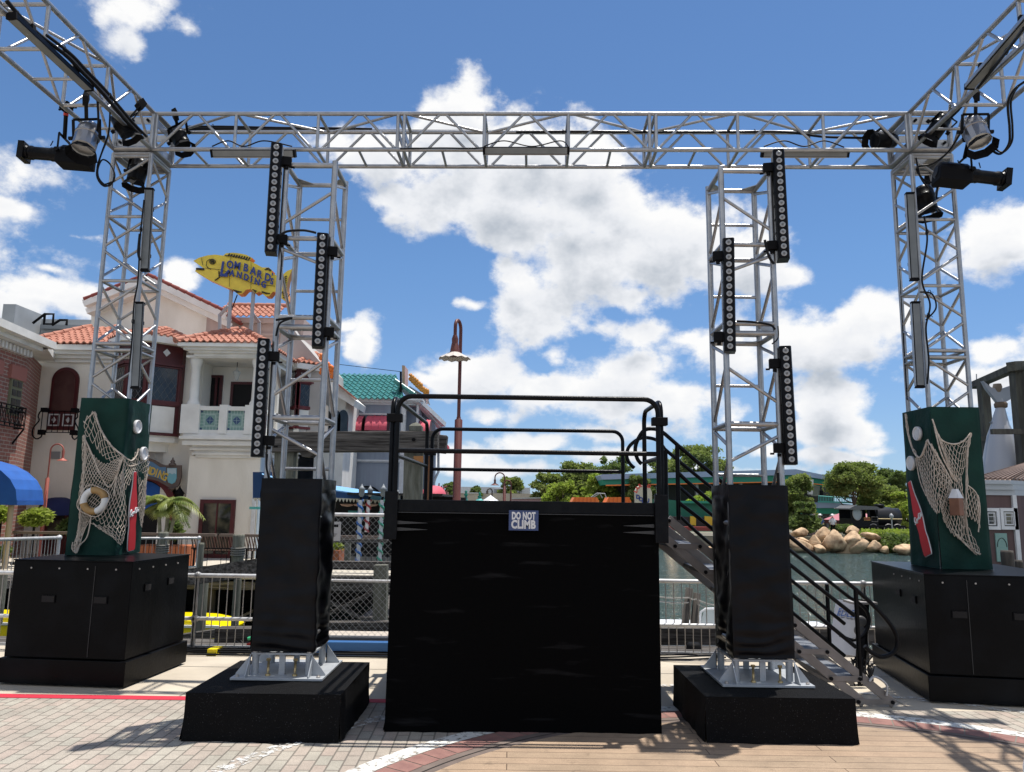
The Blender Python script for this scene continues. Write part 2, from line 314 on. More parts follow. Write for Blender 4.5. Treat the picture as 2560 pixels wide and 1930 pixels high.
    def quad(s, a, b, c, d): s.add([a, b, c, d], [(0, 1, 2, 3)]); return s
    def grid(s, fn, nu, nv, smooth=True, closed=False):
        vs = [fn(i/nu, j/nv) for j in range(nv+1) for i in range(nu+1)]
        s.add(vs, [(j*(nu+1)+i, j*(nu+1)+i+1, (j+1)*(nu+1)+i+1, (j+1)*(nu+1)+i) for j in range(nv) for i in range(nu)], smooth); return s

def wloc(o):
    p = V((0, 0, 0))
    while o is not None: p = p+o.location; o = o.parent
    return p
def tagp(o, label=None, cat=None, group=None, kind=None):
    if label: o['label'] = label
    if cat: o['category'] = cat
    if group: o['group'] = group
    if kind: o['kind'] = kind
    return o
def thing(name, label, cat, loc, group=None):
    o = bpy.data.objects.new(name, None); COL.objects.link(o); o.location = loc; o.empty_display_size = .1
    return tagp(o, label, cat, group)
def obj(name, mb, mats, parent=None, label=None, cat=None, group=None, kind=None, origin=None, bevel=0):
    """mb holds world coordinates"""
    me = bpy.data.meshes.new(name)
    if not isinstance(mats, (list, tuple)): mats = [mats]
    org = wloc(parent) if parent else (V(origin) if origin is not None else V((0, 0, 0)))
    if parent is None and origin is None and mb.v:
        xs = [p[0] for p in mb.v]; ys = [p[1] for p in mb.v]; zs = [p[2] for p in mb.v]
        if kind is None: org = V(((min(xs)+max(xs))/2, (min(ys)+max(ys))/2, min(zs)))
    me.from_pydata([(p[0]-org.x, p[1]-org.y, p[2]-org.z) for p in mb.v], [], mb.f)
    for m in mats: me.materials.append(m)
    me.polygons.foreach_set('material_index', mb.mi); me.polygons.foreach_set('use_smooth', mb.sm)
    me.update()
    o = bpy.data.objects.new(name, me); COL.objects.link(o)
    if parent: o.parent = parent
    else: o.location = org
    if bevel:
        b = o.modifiers.new('bevel', 'BEVEL'); b.width = bevel; b.segments = 2; b.limit_method = 'ANGLE'
    return tagp(o, label, cat, group, kind)
def copy_tree(o, parent=None):
    c = o.copy(); COL.objects.link(c); c.parent = parent
    for ch in [q for q in bpy.data.objects if q.parent == o]: copy_tree(ch, c)
    return c
def text_mb(s, size, origin, ax, ay, depth=.004, shear=0, bold=0., mb=None, spacing=1.0, wscale=1.0, fit=None):
    """text as geometry: origin = left of baseline, ax along the line, ay up"""
    cu = bpy.data.curves.new('t', 'FONT'); cu.body = s; cu.size = size; cu.shear = shear; cu.offset = bold; cu.space_character = spacing; cu.resolution_u = 3
    to = bpy.data.objects.new('t', cu); COL.objects.link(to)
    dg = bpy.context.evaluated_depsgraph_get(); me = bpy.data.meshes.new_from_object(to.evaluated_get(dg))
    origin = V(origin); ax = V(ax).normalized(); ay = V(ay).normalized(); nz = ax.cross(ay)
    if fit: wscale = fit/max(v.co.x for v in me.vertices)
    mb = mb or MB(); vs = [origin+ax*v.co.x*wscale+ay*v.co.y for v in me.vertices]
    mb.add([v+nz*depth for v in vs], [tuple(p.vertices) for p in me.polygons])
    ed = {}
    for p in me.polygons:
        for a, b in p.edge_keys: ed[(a, b)] = ed.get((a, b), 0)+1
    k = len(vs)
    mb.add(vs+[v+nz*depth for v in vs], [(a, b, b+k, a+k) for (a, b), c in ed.items() if c == 1])
    w = max(v.co.x for v in me.vertices)*wscale
    bpy.data.objects.remove(to); bpy.data.meshes.remove(me); bpy.data.curves.remove(cu)
    return mb, w
def cat(pts, k=6, closed=False):
    """Catmull-Rom through points"""
    pts = [V(p) for p in pts]; n = len(pts); out = []
    for i in range(n if closed else n-1):
        p0 = pts[(i-1) % n] if closed or i > 0 else pts[0]; p1 = pts[i]; p2 = pts[(i+1) % n]; p3 = pts[(i+2) % n] if closed or i+2 < n else pts[-1]
        for j in range(k):
            t = j/k; out.append(.5*((2*p1)+(-p0+p2)*t+(2*p0-5*p1+4*p2-p3)*t*t+(-p0+3*p1-3*p2+p3)*t**3))
    if not closed: out.append(pts[-1])
    return out
X = V((1, 0, 0)); Y = V((0, 1, 0)); Z = V((0, 0, 1))
def nz3(p, s, seed=0): return noise.noise(V((p[0]*s+seed*7.3, p[1]*s+seed*3.1, p[2]*s+seed*5.7)))
# ------------------------------------------------------------------ ground
CX, CY = 2.109, 3.708
pav = bricks('pavers', (.375, .305, .255), (.355, .33, .275), (.17, .15, .125), .2, .1, rot=math.radians(90-1.6), ms=.07, bump=.5)
ringb = mat('ring_brick', (.29, .15, .125), .85, 0, (.22, .11, .095), 9, .3, 90)
conc = mat('plaza_concrete', (.56, .49, .385), .9, 0, (.39, .335, .26), 1.4, .3, 120, lo=.3, hi=.75, detail=12)
def plank_mat():
    m = bricks('stage_planks', (.365, .255, .17), (.315, .23, .155), (.08, .05, .03), 2.4, .13, rot=0, ms=.03, bump=.3, rough=.75, sq=.37)
    n = m.node_tree.nodes; l = m.node_tree.links; b = n['Principled BSDF']; src = b.inputs['Base Color'].links[0].from_socket
    tc = n.new('ShaderNodeTexCoord'); mp = n.new('ShaderNodeMapping'); mp.inputs['Scale'].default_value = (2, 60, 1); l.new(tc.outputs['Object'], mp.inputs[0])
    z = n.new('ShaderNodeTexNoise'); z.inputs['Scale'].default_value = 1.5; z.inputs['Detail'].default_value = 6; l.new(mp.outputs[0], z.inputs['Vector'])
    r = n.new('ShaderNodeMapRange'); r.inputs[1].default_value = .3; r.inputs[2].default_value = .7; r.inputs[3].default_value = .86; r.inputs[4].default_value = 1.12; l.new(z.outputs['Fac'], r.inputs[0])
    x = n.new('ShaderNodeVectorMath'); x.operation = 'SCALE'; l.new(src, x.inputs[0]); l.new(r.outputs[0], x.inputs['Scale']); l.new(x.outputs[0], b.inputs['Base Color'])
    return m
planks = plank_mat()
def worn(name, c, thr=.52):
    m = mat(name, c, .7); n = m.node_tree.nodes; l = m.node_tree.links; b = n['Principled BSDF']
    tc = n.new('ShaderNodeTexCoord'); z = n.new('ShaderNodeTexNoise'); z.inputs['Scale'].default_value = 14; z.inputs['Detail'].default_value = 9; z.inputs['Roughness'].default_value = .75; l.new(tc.outputs['Object'], z.inputs['Vector'])
    r = n.new('ShaderNodeMapRange'); r.inputs[1].default_value = thr-.05; r.inputs[2].default_value = thr+.02; r.inputs[3].default_value = 1; r.inputs[4].default_value = 0; l.new(z.outputs['Fac'], r.inputs[0]); l.new(r.outputs[0], b.inputs['Alpha'])
    return m
WORN = worn('worn_white_paint', (.66, .65, .61), .57); WORN2 = worn('faded_white_paint', (.60, .59, .56), .50); REDL = worn('red_line_paint', (.50, .02, .045), .68)
def sheet(x0, x1, y0, y1, z): return MB().quad((x0, y0, z), (x1, y0, z), (x1, y1, z), (x0, y1, z))
obj('ground', MB().box((-60, -40, -2.6), (60, 9.9, 0)), conc, kind='structure')
obj('paving', sheet(-60, 60, -40, 7.34, .004), pav, kind='structure')
b = MB()
for i in range(40): b.quad(*[V((x, y, .008)) for x, y in ((-30+i*.73, 7.335), (-30+(i+1)*.73, 7.335), (-30+(i+1)*.73, 7.47), (-30+i*.73, 7.47))])
obj('red_line', b, REDL, kind='structure')
for k in range(0): pass
joint = mat('joint_line', (.20, .18, .15), .9)
b = MB()
for xx in (-9.6, -6.55, -3.1, .35, 3.75, 7.2): b.quad(V((xx, 7.47, .004)), V((xx+.012, 7.47, .004)), V((xx+.082, 9.9, .004)), V((xx+.07, 9.9, .004)))
b.quad(V((-60, 9.0, .003)), V((60, 8.5, .003)), V((60, 8.512, .003)), V((-60, 9.012, .003)))
obj('pavement_joints', b, joint, kind='structure')
def ring(r0, r1, z, n=160):
    b = MB(); vs = []
    for i in range(n):
        t = 2*math.pi*i/n; vs += [(CX+r0*math.cos(t), CY+r0*math.sin(t), z), (CX+r1*math.cos(t), CY+r1*math.sin(t), z)]
    b.add(vs, [(2*i, 2*i+1, (2*i+3) % (2*n), (2*i+2) % (2*n)) for i in range(n)]); return b
b = MB(); b.add([(CX+3.18*math.cos(2*math.pi*i/160), CY+3.18*math.sin(2*math.pi*i/160), .014) for i in range(160)], [tuple(range(160))])
obj('stage_floor', b, planks, kind='structure')
obj('stage_border', ring(3.17, 3.325, .010), mat('border_plank', (.13, .10, .085), .8, 0, (.17, .13, .11), 8), kind='structure')
obj('stage_border_groove', ring(3.245, 3.257, .0125), mat('groove', (.02, .017, .015), .9), kind='structure')
b = MB(); nb = 120
for i in range(nb):
    t0 = 2*math.pi*(i+.03)/nb; t1 = 2*math.pi*(i+.97)/nb
    b.quad(*[V((CX+r*math.cos(t), CY+r*math.sin(t), .011)) for r, t in ((3.33, t0), (3.525, t0), (3.525, t1), (3.33, t1))])
obj('brick_ring', b, ringb, kind='structure')
obj('brick_ring_bed', ring(3.322, 3.533, .008), joint, kind='structure')
obj('white_ring_paint', ring(3.54, 3.70, .0085), WORN, kind='structure')
obj('outer_ring_paint', ring(4.40, 4.54, .0085), WORN2, kind='structure')

# water, lagoon bed and the far shore
def water_mat():
    m = bpy.data.materials.new('lagoon_water'); m.use_nodes = True; n = m.node_tree.nodes; l = m.node_tree.links; b = n['Principled BSDF']
    b.inputs['Base Color'].default_value = (.045, .080, .072, 1); b.inputs['Roughness'].default_value = .06; b.inputs['IOR'].default_value = 1.33
    tc = n.new('ShaderNodeTexCoord'); mp = n.new('ShaderNodeMapping'); mp.inputs['Scale'].default_value = (.9, 1.5, 1); l.new(tc.outputs['Object'], mp.inputs[0])
    z = n.new('ShaderNodeTexNoise'); z.inputs['Scale'].default_value = 2.0; z.inputs['Detail'].default_value = 4; z.inputs['Roughness'].default_value = .55; z.inputs['Distortion'].default_value = .6; l.new(mp.outputs[0], z.inputs['Vector'])
    bp = n.new('ShaderNodeBump'); bp.inputs['Strength'].default_value = 1.0; bp.inputs['Distance'].default_value = .5; l.new(z.outputs['Fac'], bp.inputs['Height']); l.new(bp.outputs[0], b.inputs['Normal'])
    return m
WZ = -1.6
obj('water', sheet(-400, 400, 9.9, 64, WZ), water_mat(), kind='structure')
LAND = mat('far_ground', (.22, .20, .16), .9, 0, (.16, .16, .11), .4)
obj('shore', MB().box((-3000, 60, -3), (3000, 4000, -.5)), LAND, kind='structure')
obj('bank', MB().box((-60, 26, -3), (1.6, 62, -.02)), mat('bank_shade_dark', (.03, .028, .025), .95), kind='structure')  # near-black colour stands in for the shade under the boardwalk

# ------------------------------------------------------------------ trusses
S_ = .457; R_ = .0255
YAW = math.atan2(.25, 8.985); AX = V((math.cos(YAW), -math.sin(YAW), 0)); BX = V((math.sin(YAW), math.cos(YAW), 0))
def tb(name, p, q, r, root, m=ALU, n=10):
    return obj(name, MB().tube(p, q, r, n), m, root)
def lattice(root, P, A, L, n, faces, joints=()):
    """box truss: P corner, A axis, faces = list of (B, C): face spanned by B from chord offset C; apex on the far chord"""
    B, C, specs = faces
    for i in (0, 1):
        for j in (0, 1):
            o = P+B*S_*i+C*S_*j; tb('chord', o, o+A*L, R_, root)
    pl = L/n; br = .0165
    for (o, d, apex, kind) in specs:      # o offset of the face's first chord, d direction to second chord
        for k in range(n):
            a0 = P+o+A*(k*pl); a1 = a0+A*pl; m = (a0+a1)/2
            if kind == 'V':
                if apex: tb('brace', a0+A*.05, m+d*S_-A*.03, br, root, n=8); tb('brace', a1-A*.05, m+d*S_+A*.03, br, root, n=8)
                else: tb('brace', a0+A*.05+d*S_, m-A*.03, br, root, n=8); tb('brace', a1-A*.05+d*S_, m+A*.03, br, root, n=8)
            elif kind == 'Z':
                if k % 2: tb('brace', a0+A*.04, a1-A*.04+d*S_, br, root, n=8)
                else: tb('brace', a0+A*.04+d*S_, a1-A*.04, br, root, n=8)
            elif kind == 'X': tb('crossbar', m, m+d*S_, br, root, n=8)
        for k in range(n+1):
            jt = k in joints or k in (0, n)
            for s in ((-.038, .038) if (k in joints) else ((.03,) if k == 0 else (-.03,) if k == n else (0,))):
                a0 = P+o+A*(k*pl+s); tb('crossbar', a0, a0+d*S_, .021 if jt else .02, root, n=8)
    return root
ZT0, ZT1 = 5.98, 6.437
PL = V((-4.365, 8.55, ZT0)); PR = V((4.62, 8.30, ZT0)); LF = (PR-PL).length
rt = thing('front_truss', 'long silver box truss spanning the whole stage high overhead', 'truss', PL, 'silver box trusses of the stage frame')
lattice(rt, PL, AX, LF, 9, (BX, Z, [(V(), Z, True, 'V'), (BX*S_, Z, True, 'V'), (V(), BX, True, 'X'), (Z*S_, BX, True, 'Z')]), (3, 6))
for k in (3, 6):
    for s in (-.038, .038):
        c = PL+AX*(LF/9*k+s)
        b = MB().obox(c+BX*S_/2+Z*S_/2, AX, BX, Z, .004, S_/2-.02, .05); obj('gusset_plate', b, ALU, rt)
        b = MB().obox(c+BX*.0+Z*S_/2, AX, BX, Z, .004, .012, S_/2-.02); obj('gusset_plate', b, ALUD, rt)
def corner_block(P, s, label):
    """cube of plates and doubled tubes where three trusses meet; P inner front bottom corner, s=-1 left, 1 right"""
    r = thing('corner_block', label, 'truss corner', P, 'corner blocks of the stage frame')
    A = AX*s
    for i in (0, 1):
        for j in (0, 1):
            tb('block_tube', P+A*S_*i+BX*S_*j, P+A*S_*i+BX*S_*j+Z*S_, .026, r)
            tb('block_tube', P+BX*S_*i+Z*S_*j, P+BX*S_*i+Z*S_*j+A*S_, .026, r)
            tb('block_tube', P+A*S_*i+Z*S_*j, P+A*S_*i+Z*S_*j+BX*S_, .026, r)
    for j, zz in ((0, -.055), (1, S_+.05)):
        if zz > 0: continue
        for i in (0, 1):
            tb('block_tube', P+BX*S_*i+Z*zz, P+BX*S_*i+Z*zz+A*S_, .024, r); tb('block_tube', P+A*S_*i+Z*zz, P+A*S_*i+Z*zz+BX*S_, .024, r)
    for zz in (.04+.045, S_-.09):
        b = MB().obox(P+A*S_/2+Z*zz+BX*.0, A, BX, Z, S_/2-.02, .004, .045); obj('block_plate', b, ALU, r)
        b = MB().obox(P+A*S_/2+Z*zz+BX*S_, A, BX, Z, S_/2-.02, .004, .045); obj('block_plate', b, ALU, r)
        b = MB().obox(P+BX*S_/2+Z*zz+A*S_, A, BX, Z, .004, S_/2-.02, .045); obj('block_plate', b, ALU, r)
        b = MB().obox(P+BX*S_/2+Z*zz, A, BX, Z, .004, S_/2-.02, .045); obj('block_plate', b, ALU, r)
    for q in (.09, S_-.09):
        b = MB().obox(P+A*q+BX*S_/2-Z*.006, A, BX, Z, .05, S_/2-.02, .004); obj('block_plate', b, ALUD, r)
        b = MB()
        for t in (.07, S_-.07): b.tube(P+A*t+Z*(.085 if q < .2 else S_-.09)-BX*.004, P+A*t+Z*(.085 if q < .2 else S_-.09)-BX*.03, .017, 8)
        obj('bolt', b, BLK, r)
    return r
corner_block(PL, -1, 'silver corner block joining the trusses above the left corner tower')
corner_block(PR, 1, 'silver corner block joining the trusses above the right corner tower')
def side_truss(P, s, label):
    r = thing('side_truss', label, 'truss', P, 'silver box trusses of the stage frame')
    lattice(r, P, -BX, 6.1, 6, (AX*s, Z, [(V(), Z, True, 'V'), (AX*s*S_, Z, True, 'V'), (V(), AX*s, True, 'X'), (Z*S_, AX*s, True, 'Z')]), (3,))
side_truss(PL, -1, 'silver box truss running forward overhead from the left corner')
side_truss(PR, 1, 'silver box truss running forward overhead from the right corner')
def corner_tower(P, s, zb, label):
    r = thing('corner_tower', label, 'truss tower', V((P.x+s*S_/2, P.y+S_/2, zb)), 'tall corner towers of the stage frame')
    A = AX*s; Q = V((P.x, P.y, zb)); H = ZT0-.06-zb
    lattice(r, Q, Z, H, 6, (A, BX, [(V(), A, True, 'V'), (BX*S_, A, True, 'V'), (V(), BX, True, 'V'), (A*S_, BX, True, 'V')]), (3,))
    for z in (H/2-.038, H/2+.038):
        b = MB().obox(Q+Z*z+A*S_/2+BX*(S_-.06), A, BX, Z, S_/2-.02, .05, .003); obj('gusset_plate', b, ALU, r)
        b = MB().obox(Q+Z*z+A*S_/2+BX*(.06), A, BX, Z, S_/2-.02, .05, .003); obj('gusset_plate', b, ALU, r)
    return r
corner_tower(PL, -1, 1.2, 'tall silver truss tower rising from the left green sleeve')
corner_tower(PR, 1, 1.2, 'tall silver truss tower rising from the right green sleeve')

# middle towers
def mid_tower(x0, mir, label):
    yf, yb = 6.72, 7.177; x1 = x0+S_
    r = thing('middle_tower', label, 'truss tower', V((x0+S_/2, yf+S_/2, .36)), 'shorter truss towers beside the platform')
    for x in (x0, x1):
        for y in (yf, yb): obj('chord', MB().tube((x, y, .56), (x, y, 5.0), .027, 12), ALU, r)
    lv = [4.96, 4.24, 3.49, 3.40, 2.57, 1.7, .70]
    for z in lv:
        for p, q in (((x0, yf), (x1, yf)), ((x0, yb), (x1, yb)), ((x0, yf), (x0, yb)), ((x1, yf), (x1, yb))):
            obj('crossbar', MB().tube((*p, z), (*q, z), .024, 8), ALU, r)
    a, c = (x0, x1) if not mir else (x1, x0)
    tops = [4.96, 4.24, 3.40, 2.57, 1.7]; bots = [4.24, 3.49, 2.57, 1.7, .7]
    for i, (t, bt) in enumerate(zip(tops, bots)):
        m = (t+bt)/2
        obj('crossbar', MB().tube((x0, yb, m), (x1, yb, m), .016, 8), ALU, r)
        if i % 2 == 0: obj('brace', MB().tube((c, yf, m+.1), (a, yf, m-.22), .016, 8), ALU, r)
        else: obj('brace', MB().tube((a, yf, t-.1), (c, yf, m+.1), .016, 8), ALU, r)
        for x in (x0, x1):
            obj('brace', MB().tube((x, yb, t-.03), (x, yf, t-.2), .016, 8), ALU, r)
            obj('brace', MB().tube((x, yf, t-.28), (x, yb, bt+.05), .016, 8), ALU, r)
    for z in (3.49, 3.40, 4.96):
        for x, sx in ((x0, 1), (x1, -1)):
            b = MB().prism([V((x, yb, z)), V((x+sx*.17, yb, z)), V((x, yb-.17, z))], V((0, 0, .006))); obj('gusset_plate', b, ALU, r)
    for (y, sy) in ((yf, 1),):
        b = MB().box((x0+.03, y-.003, 3.425), (x0+.13, y+.003, 3.465)); b.box((x1-.13, y-.003, 3.425), (x1-.03, y+.003, 3.465)); obj('gusset_plate', b, ALU, r)
    # ground plate with gussets
    px0, px1, py0, py1 = x0-.155, x1+.155, yf-.155, yb+.155
    f = obj('foot_plate', MB().box((px0, py0, .362), (px1, py1, .382)), PLATE, r, bevel=.003)
    obj('foot_collar', MB().box((x0-.03, yf-.03, .545), (x1+.03, yb+.03, .56)), PLATE, r)
    for x, sx in ((x0, -1), (x1, 1)):
        for y, sy in ((yf, -1), (yb, 1)):
            for d in (0, 1):
                o = V((x+sx*.03, y+sy*.03, .382))
                e = V((sx*.12, 0, 0)) if d else V((0, sy*.12, 0)); nrm = V((0, sy*.008, 0)) if d else V((sx*.008, 0, 0))
                obj('gusset', MB().prism([o, o+e, o+e+Z*.012, o+Z*.165], nrm), PLATE, r)
            obj('foot_leg', MB().tube((x, y, .382), (x, y, .546), .03, 12), PLATE, r)
            obj('anchor_bolt', MB().lathe((x+sx*.11, y+sy*.11, .382), Z, [(.017, 0), (.017, .012), (.008, .013), (.008, .02)], 8), ALUD, r)
    for x in (x0+.13, x1-.1):
        obj('levelling_screw', MB().lathe((x, yf-.06, .382), Z, [(.022, 0), (.022, .014), (.011, .015), (.011, .12), (.02, .121), (.02, .14)], 8), BRASS, r)
    obj('foot_leg', MB().box((x0+S_/2-.025, yf-.01, .382), (x0+S_/2+.025, yf+.01, .546)), PLATE, r)
    obj('foot_leg', MB().box((x0+S_/2-.025, yb-.01, .382), (x0+S_/2+.025, yb+.01, .546)), PLATE, r)
    return r
XL, XR = -2.150, 1.936
mid_tower(XL, False, 'silver truss tower left of the platform above its black sleeve')
mid_tower(XR, True, 'silver truss tower right of the platform above its black sleeve')

def sleeve(x0, x1, y0, y1, z0, z1, amp, seed, m, name, label, catg, hem=0.0, nv=26, top=False, freq=3.0, side=1.0):
    b = MB()
    cs = [V((x0, y0, 0)), V((x1, y0, 0)), V((x1, y1, 0)), V((x0, y1, 0))]; ns = [V((0, -1, 0)), V((1, 0, 0)), V((0, 1, 0)), V((-1, 0, 0))]
    per = 64
    def fn(u, v):
        t = u*4; k = min(int(t), 3); f = t-k; p = cs[k].lerp(cs[(k+1) % 4], f); z = z0+(z1-z0)*v
        e = min(f, 1-f)*2; e = min(1, e*3)
        q = V((p.x, p.y, z)); w = nz3((p.x*1.2, p.y*1.2, z*.55), freq, seed)+.55*nz3((q.x, q.y, z*1.4), freq*2.4, seed+3)
        a = amp*(.25+.75*e)*(1 if v < .93 else .3)*(side if k % 2 else 1)
        if k % 2: w = w*.6+.9*nz3((p.y*3+z*1.3, z*.9, seed), 1.6, seed)
        fl = hem*(1-v)**2
        if m is VINYL: fl += .009*max(0, 1-v/.32)**1.2*math.sin(z*70+5*nz3((p.x*2, p.y*2, z*2), 1.5, seed))*e
        return V((p.x, p.y, z))+ns[k]*(w*a+fl)+(ns[(k+1) % 4]*0)
    b.grid(fn, per, nv)
    if top:
        b.add([(x0, y0, z1), (x1, y0, z1), (x1, y1, z1), (x0, y1, z1)], [(0, 1, 2, 3)])
    return obj(name, b, m, None, label, catg)
sleeve(-2.175, -1.655, 6.665, 7.235, .575, 2.03, .022, 4, VINYL, 'black_sleeve', 'black vinyl sleeve wrapped round the foot of the left middle tower', 'fabric sleeve', side=2.2, nv=90)
sleeve(1.905, 2.425, 6.665, 7.235, .575, 2.03, .02, 9, VINYL, 'black_sleeve', 'black vinyl sleeve wrapped round the foot of the right middle tower', 'fabric sleeve', side=2.0, nv=90)

def felt_base(x0, x1, y0, y1, z1, seed, label):
    b = MB(); nx = 26; nzv = 10
    def wall(p, q, nrm):
        def fn(u, v):
            P = V(p).lerp(V(q), u); z = z1*v
            w = nz3((P.x, P.y, z), 4, seed)*.012+nz3((P.x, P.y, z), 14, seed)*.004
            return P+Z*z+V(nrm)*(w*(1 if 0.05 < u < .95 else .3)+.018*(1-v)**3*(1+nz3((P.x, P.y, 0), 7, seed)))
        b.grid(fn, nx, nzv)
    wall((x0, y0, 0), (x1, y0, 0), (0, -1, 0)); wall((x1, y0, 0), (x1, y1, 0), (1, 0, 0)); wall((x1, y1, 0), (x0, y1, 0), (0, 1, 0)); wall((x0, y1, 0), (x0, y0, 0), (-1, 0, 0))
    def fn(u, v):
        x = x0+(x1-x0)*u; y = y0+(y1-y0)*v; e = 1 if .03 < u < .97 and .03 < v < .97 else 0
        return V((x, y, z1+e*(nz3((x, y, 0), 5, seed)*.006)))
    b.grid(fn, nx, nx)
    # tape folded along the top corner, and a torn flap of cloth on the ground
    r = obj('felt_covered_base', b, FELT, None, label, 'base block', 'felt covered ballast blocks')
    return r
felt_base(-2.50, -1.295, 6.17, 7.38, .355, 2, 'black felt covered block under the left middle tower')
felt_base(1.56, 2.745, 6.27, 7.45, .355, 6, 'black felt covered block under the right middle tower')
b = MB()
def flap(u, v):
    x = -1.98+.42*u; y = 6.17-.07*v*(1-abs(2*u-1)**2)*(1+.5*nz3((x, 0, 0), 9)); return V((x, y, .006+.012*abs(nz3((x, y, 0), 30))+.03*(1-v)**4))
b.grid(flap, 20, 6); obj('cloth_scrap', b, FELT, None, 'torn scrap of black cloth on the pavers before the left block', 'cloth scrap')

# corner ballast boxes on plinths
def ballast(c, hx, hy, rot, s, label):
    """c = front corner facing the middle of the stage"""
    r = thing('ballast_box', label, 'stage box', c, 'black painted ballast boxes at the corners')
    R = Matrix.Rotation(rot, 3, 'Z'); ax = R@X*s; ay = R@Y
    def blk(name, i, d, z0, z1, bev=.006, m=BOXB):
        o = c+ax*i+ay*i
        b = MB().obox(o+ax*(hx/2-i)+ay*(hy/2-i)+Z*((z0+z1)/2), ax, ay, Z, hx/2-i, hy/2-i, (z1-z0)/2); return obj(name, b, m, r, bevel=bev)
    blk('plinth', 0, 0, 0.02, .255)
    blk('case', .035, 0, .262, 1.2)
    lid = blk('lid', .029, 0, 1.2, 1.212, .002)
    for (fx, fy, L_, nrm, z, w) in ((.3, 0, 1, -ay, .83, .13), (.85, 0, 1, -ay, .83, .13), (0, .3, 0, -ax, .93, .1), (0, .75, 0, -ax, .95, .1)):
        p = c+ax*(.035+fx if L_ else .035)+ay*(.035 if L_ else .035+fy)+Z*z; t = ax if L_ else ay
        b = MB().obox(p+nrm*.004, t, nrm, Z, w/2+.008, .006, .038); b.m = 1; b.obox(p+nrm*.008, t, nrm, Z, w/2, .006, .03)
        obj('hand_slot', b, [BOXB, DARK], r)
    for k in range(4):
        p = c+ax*.035+ay*(.16+k*.25)+Z*1.13; obj('screw_head', MB().tube(p, p-ax*.008, .009, 8), ALUD, r)
        p = c+ax*(.2+k*.3)+ay*.035+Z*1.13; obj('screw_head', MB().tube(p, p-ay*.008, .009, 8), ALUD, r)
    for k in (.42,):
        p = c+ax*k+ay*.033; obj('panel_gap', MB().obox(p+Z*.72, ax, ay, Z, .003, .004, .44), mat('gap', (.03, .03, .03), .8), r)
    return r
ballast(V((-3.74, 7.72, 0)), 1.33, 1.2, math.radians(-5), -1, 'large black ballast box on a plinth at the left corner')
ballast(V((4.05, 7.62, 0)), 1.45, 1.75, math.radians(-9), 1, 'large black ballast box on a plinth at the right corner')

# green sleeves
sleeve(-4.855, -4.328, 8.46, 9.04, 1.215, 2.95, .022, 3, GREEN, 'green_sleeve', 'dark green canvas sleeve with net and life ring, left tower', 'fabric sleeve', hem=.012, side=1.4, nv=40)
sleeve(4.58, 5.115, 8.21, 8.80, 1.215, 2.95, .022, 8, GREEN, 'green_sleeve', 'dark green canvas sleeve with net and lantern, right tower', 'fabric sleeve', hem=.012)
b = MB()  # gathered hem on the box
for (cx, cy, s) in ((-4.59, 8.77, 1), (4.85, 8.52, -1)): pass

# ------------------------------------------------------------------ fishing nets
def on_cover(px, py, side):
    """point of the photograph on the sleeve, on its front face or its inner side"""
    if side == 'L': yf, xc, d = 8.43, -4.30, 1
    else: yf, xc, d = 8.18, 4.55, -1
    p = W(px, py, yf)
    if (p.x-xc)*d > 0:
        r = ray(px, py); t = xc/r.x; p = V((0, 0, EYE))+r*t
        if p.y > yf+.62: pass
    return p
def net(side, patches, cords, label, name='fishing_net'):
    b = MB(); rr = .0033
    for (top, bot, nu, nv, seed, bulge) in patches:
        T = cat([V((x, y, 0)) for x, y in top], 10); Bt = cat([V((x, y, 0)) for x, y in bot], 10)
        def samp(Q, u):
            f = u*(len(Q)-1); i = min(int(f), len(Q)-2); return Q[i].lerp(Q[i+1], f-i)
        P = {}
        for j in range(nv+1):
            for i in range(nu*2+1):
                if (i+j) % 2: continue
                u = i/(nu*2); v = j/nv
                q = samp(T, u).lerp(samp(Bt, u), v)
                q += V((nz3((q.x, q.y, 0), .02, seed), nz3((q.x, q.y, 9), .02, seed), 0))*5
                w = on_cover(q.x, q.y, side); e = .012+.03*bulge*math.sin(math.pi*v)*(.6+.6*nz3((u*3, v*3, 0), 1, seed))
                P[(i, j)] = w+V(((1 if side == 'L' else -1)*e*.6, -e, 0))
        for (i, j), p in P.items():
            for di in (-1, 1):
                q = P.get((i+di, j+1))
                if q:
                    m = (p+q)/2+V((0, -.006, -.006)); b.path([p, m, q], rr, 4)
    for (pts, r) in cords:
        Q = []
        for p in cat([V((x, y, 0)) for x, y in pts], 8):
            w = on_cover(p.x, p.y, side); Q.append(w+V(((.014 if side == 'L' else -.014), -.022, 0)))
        b.path(Q, r, 6)
        if r > .008:   # bunched strands around a gathered rope
            for k in range(3):
                R2 = [q+V((nz3((i*.3, k, 0), 1)*.02, -.008*k, nz3((i*.3, k, 5), 1)*.02)) for i, q in enumerate(Q)]; b.path(R2, r*.45, 4)
    return obj(name, b, ROPE, None, label, 'fishing net', 'fishing nets draped on the green sleeves')
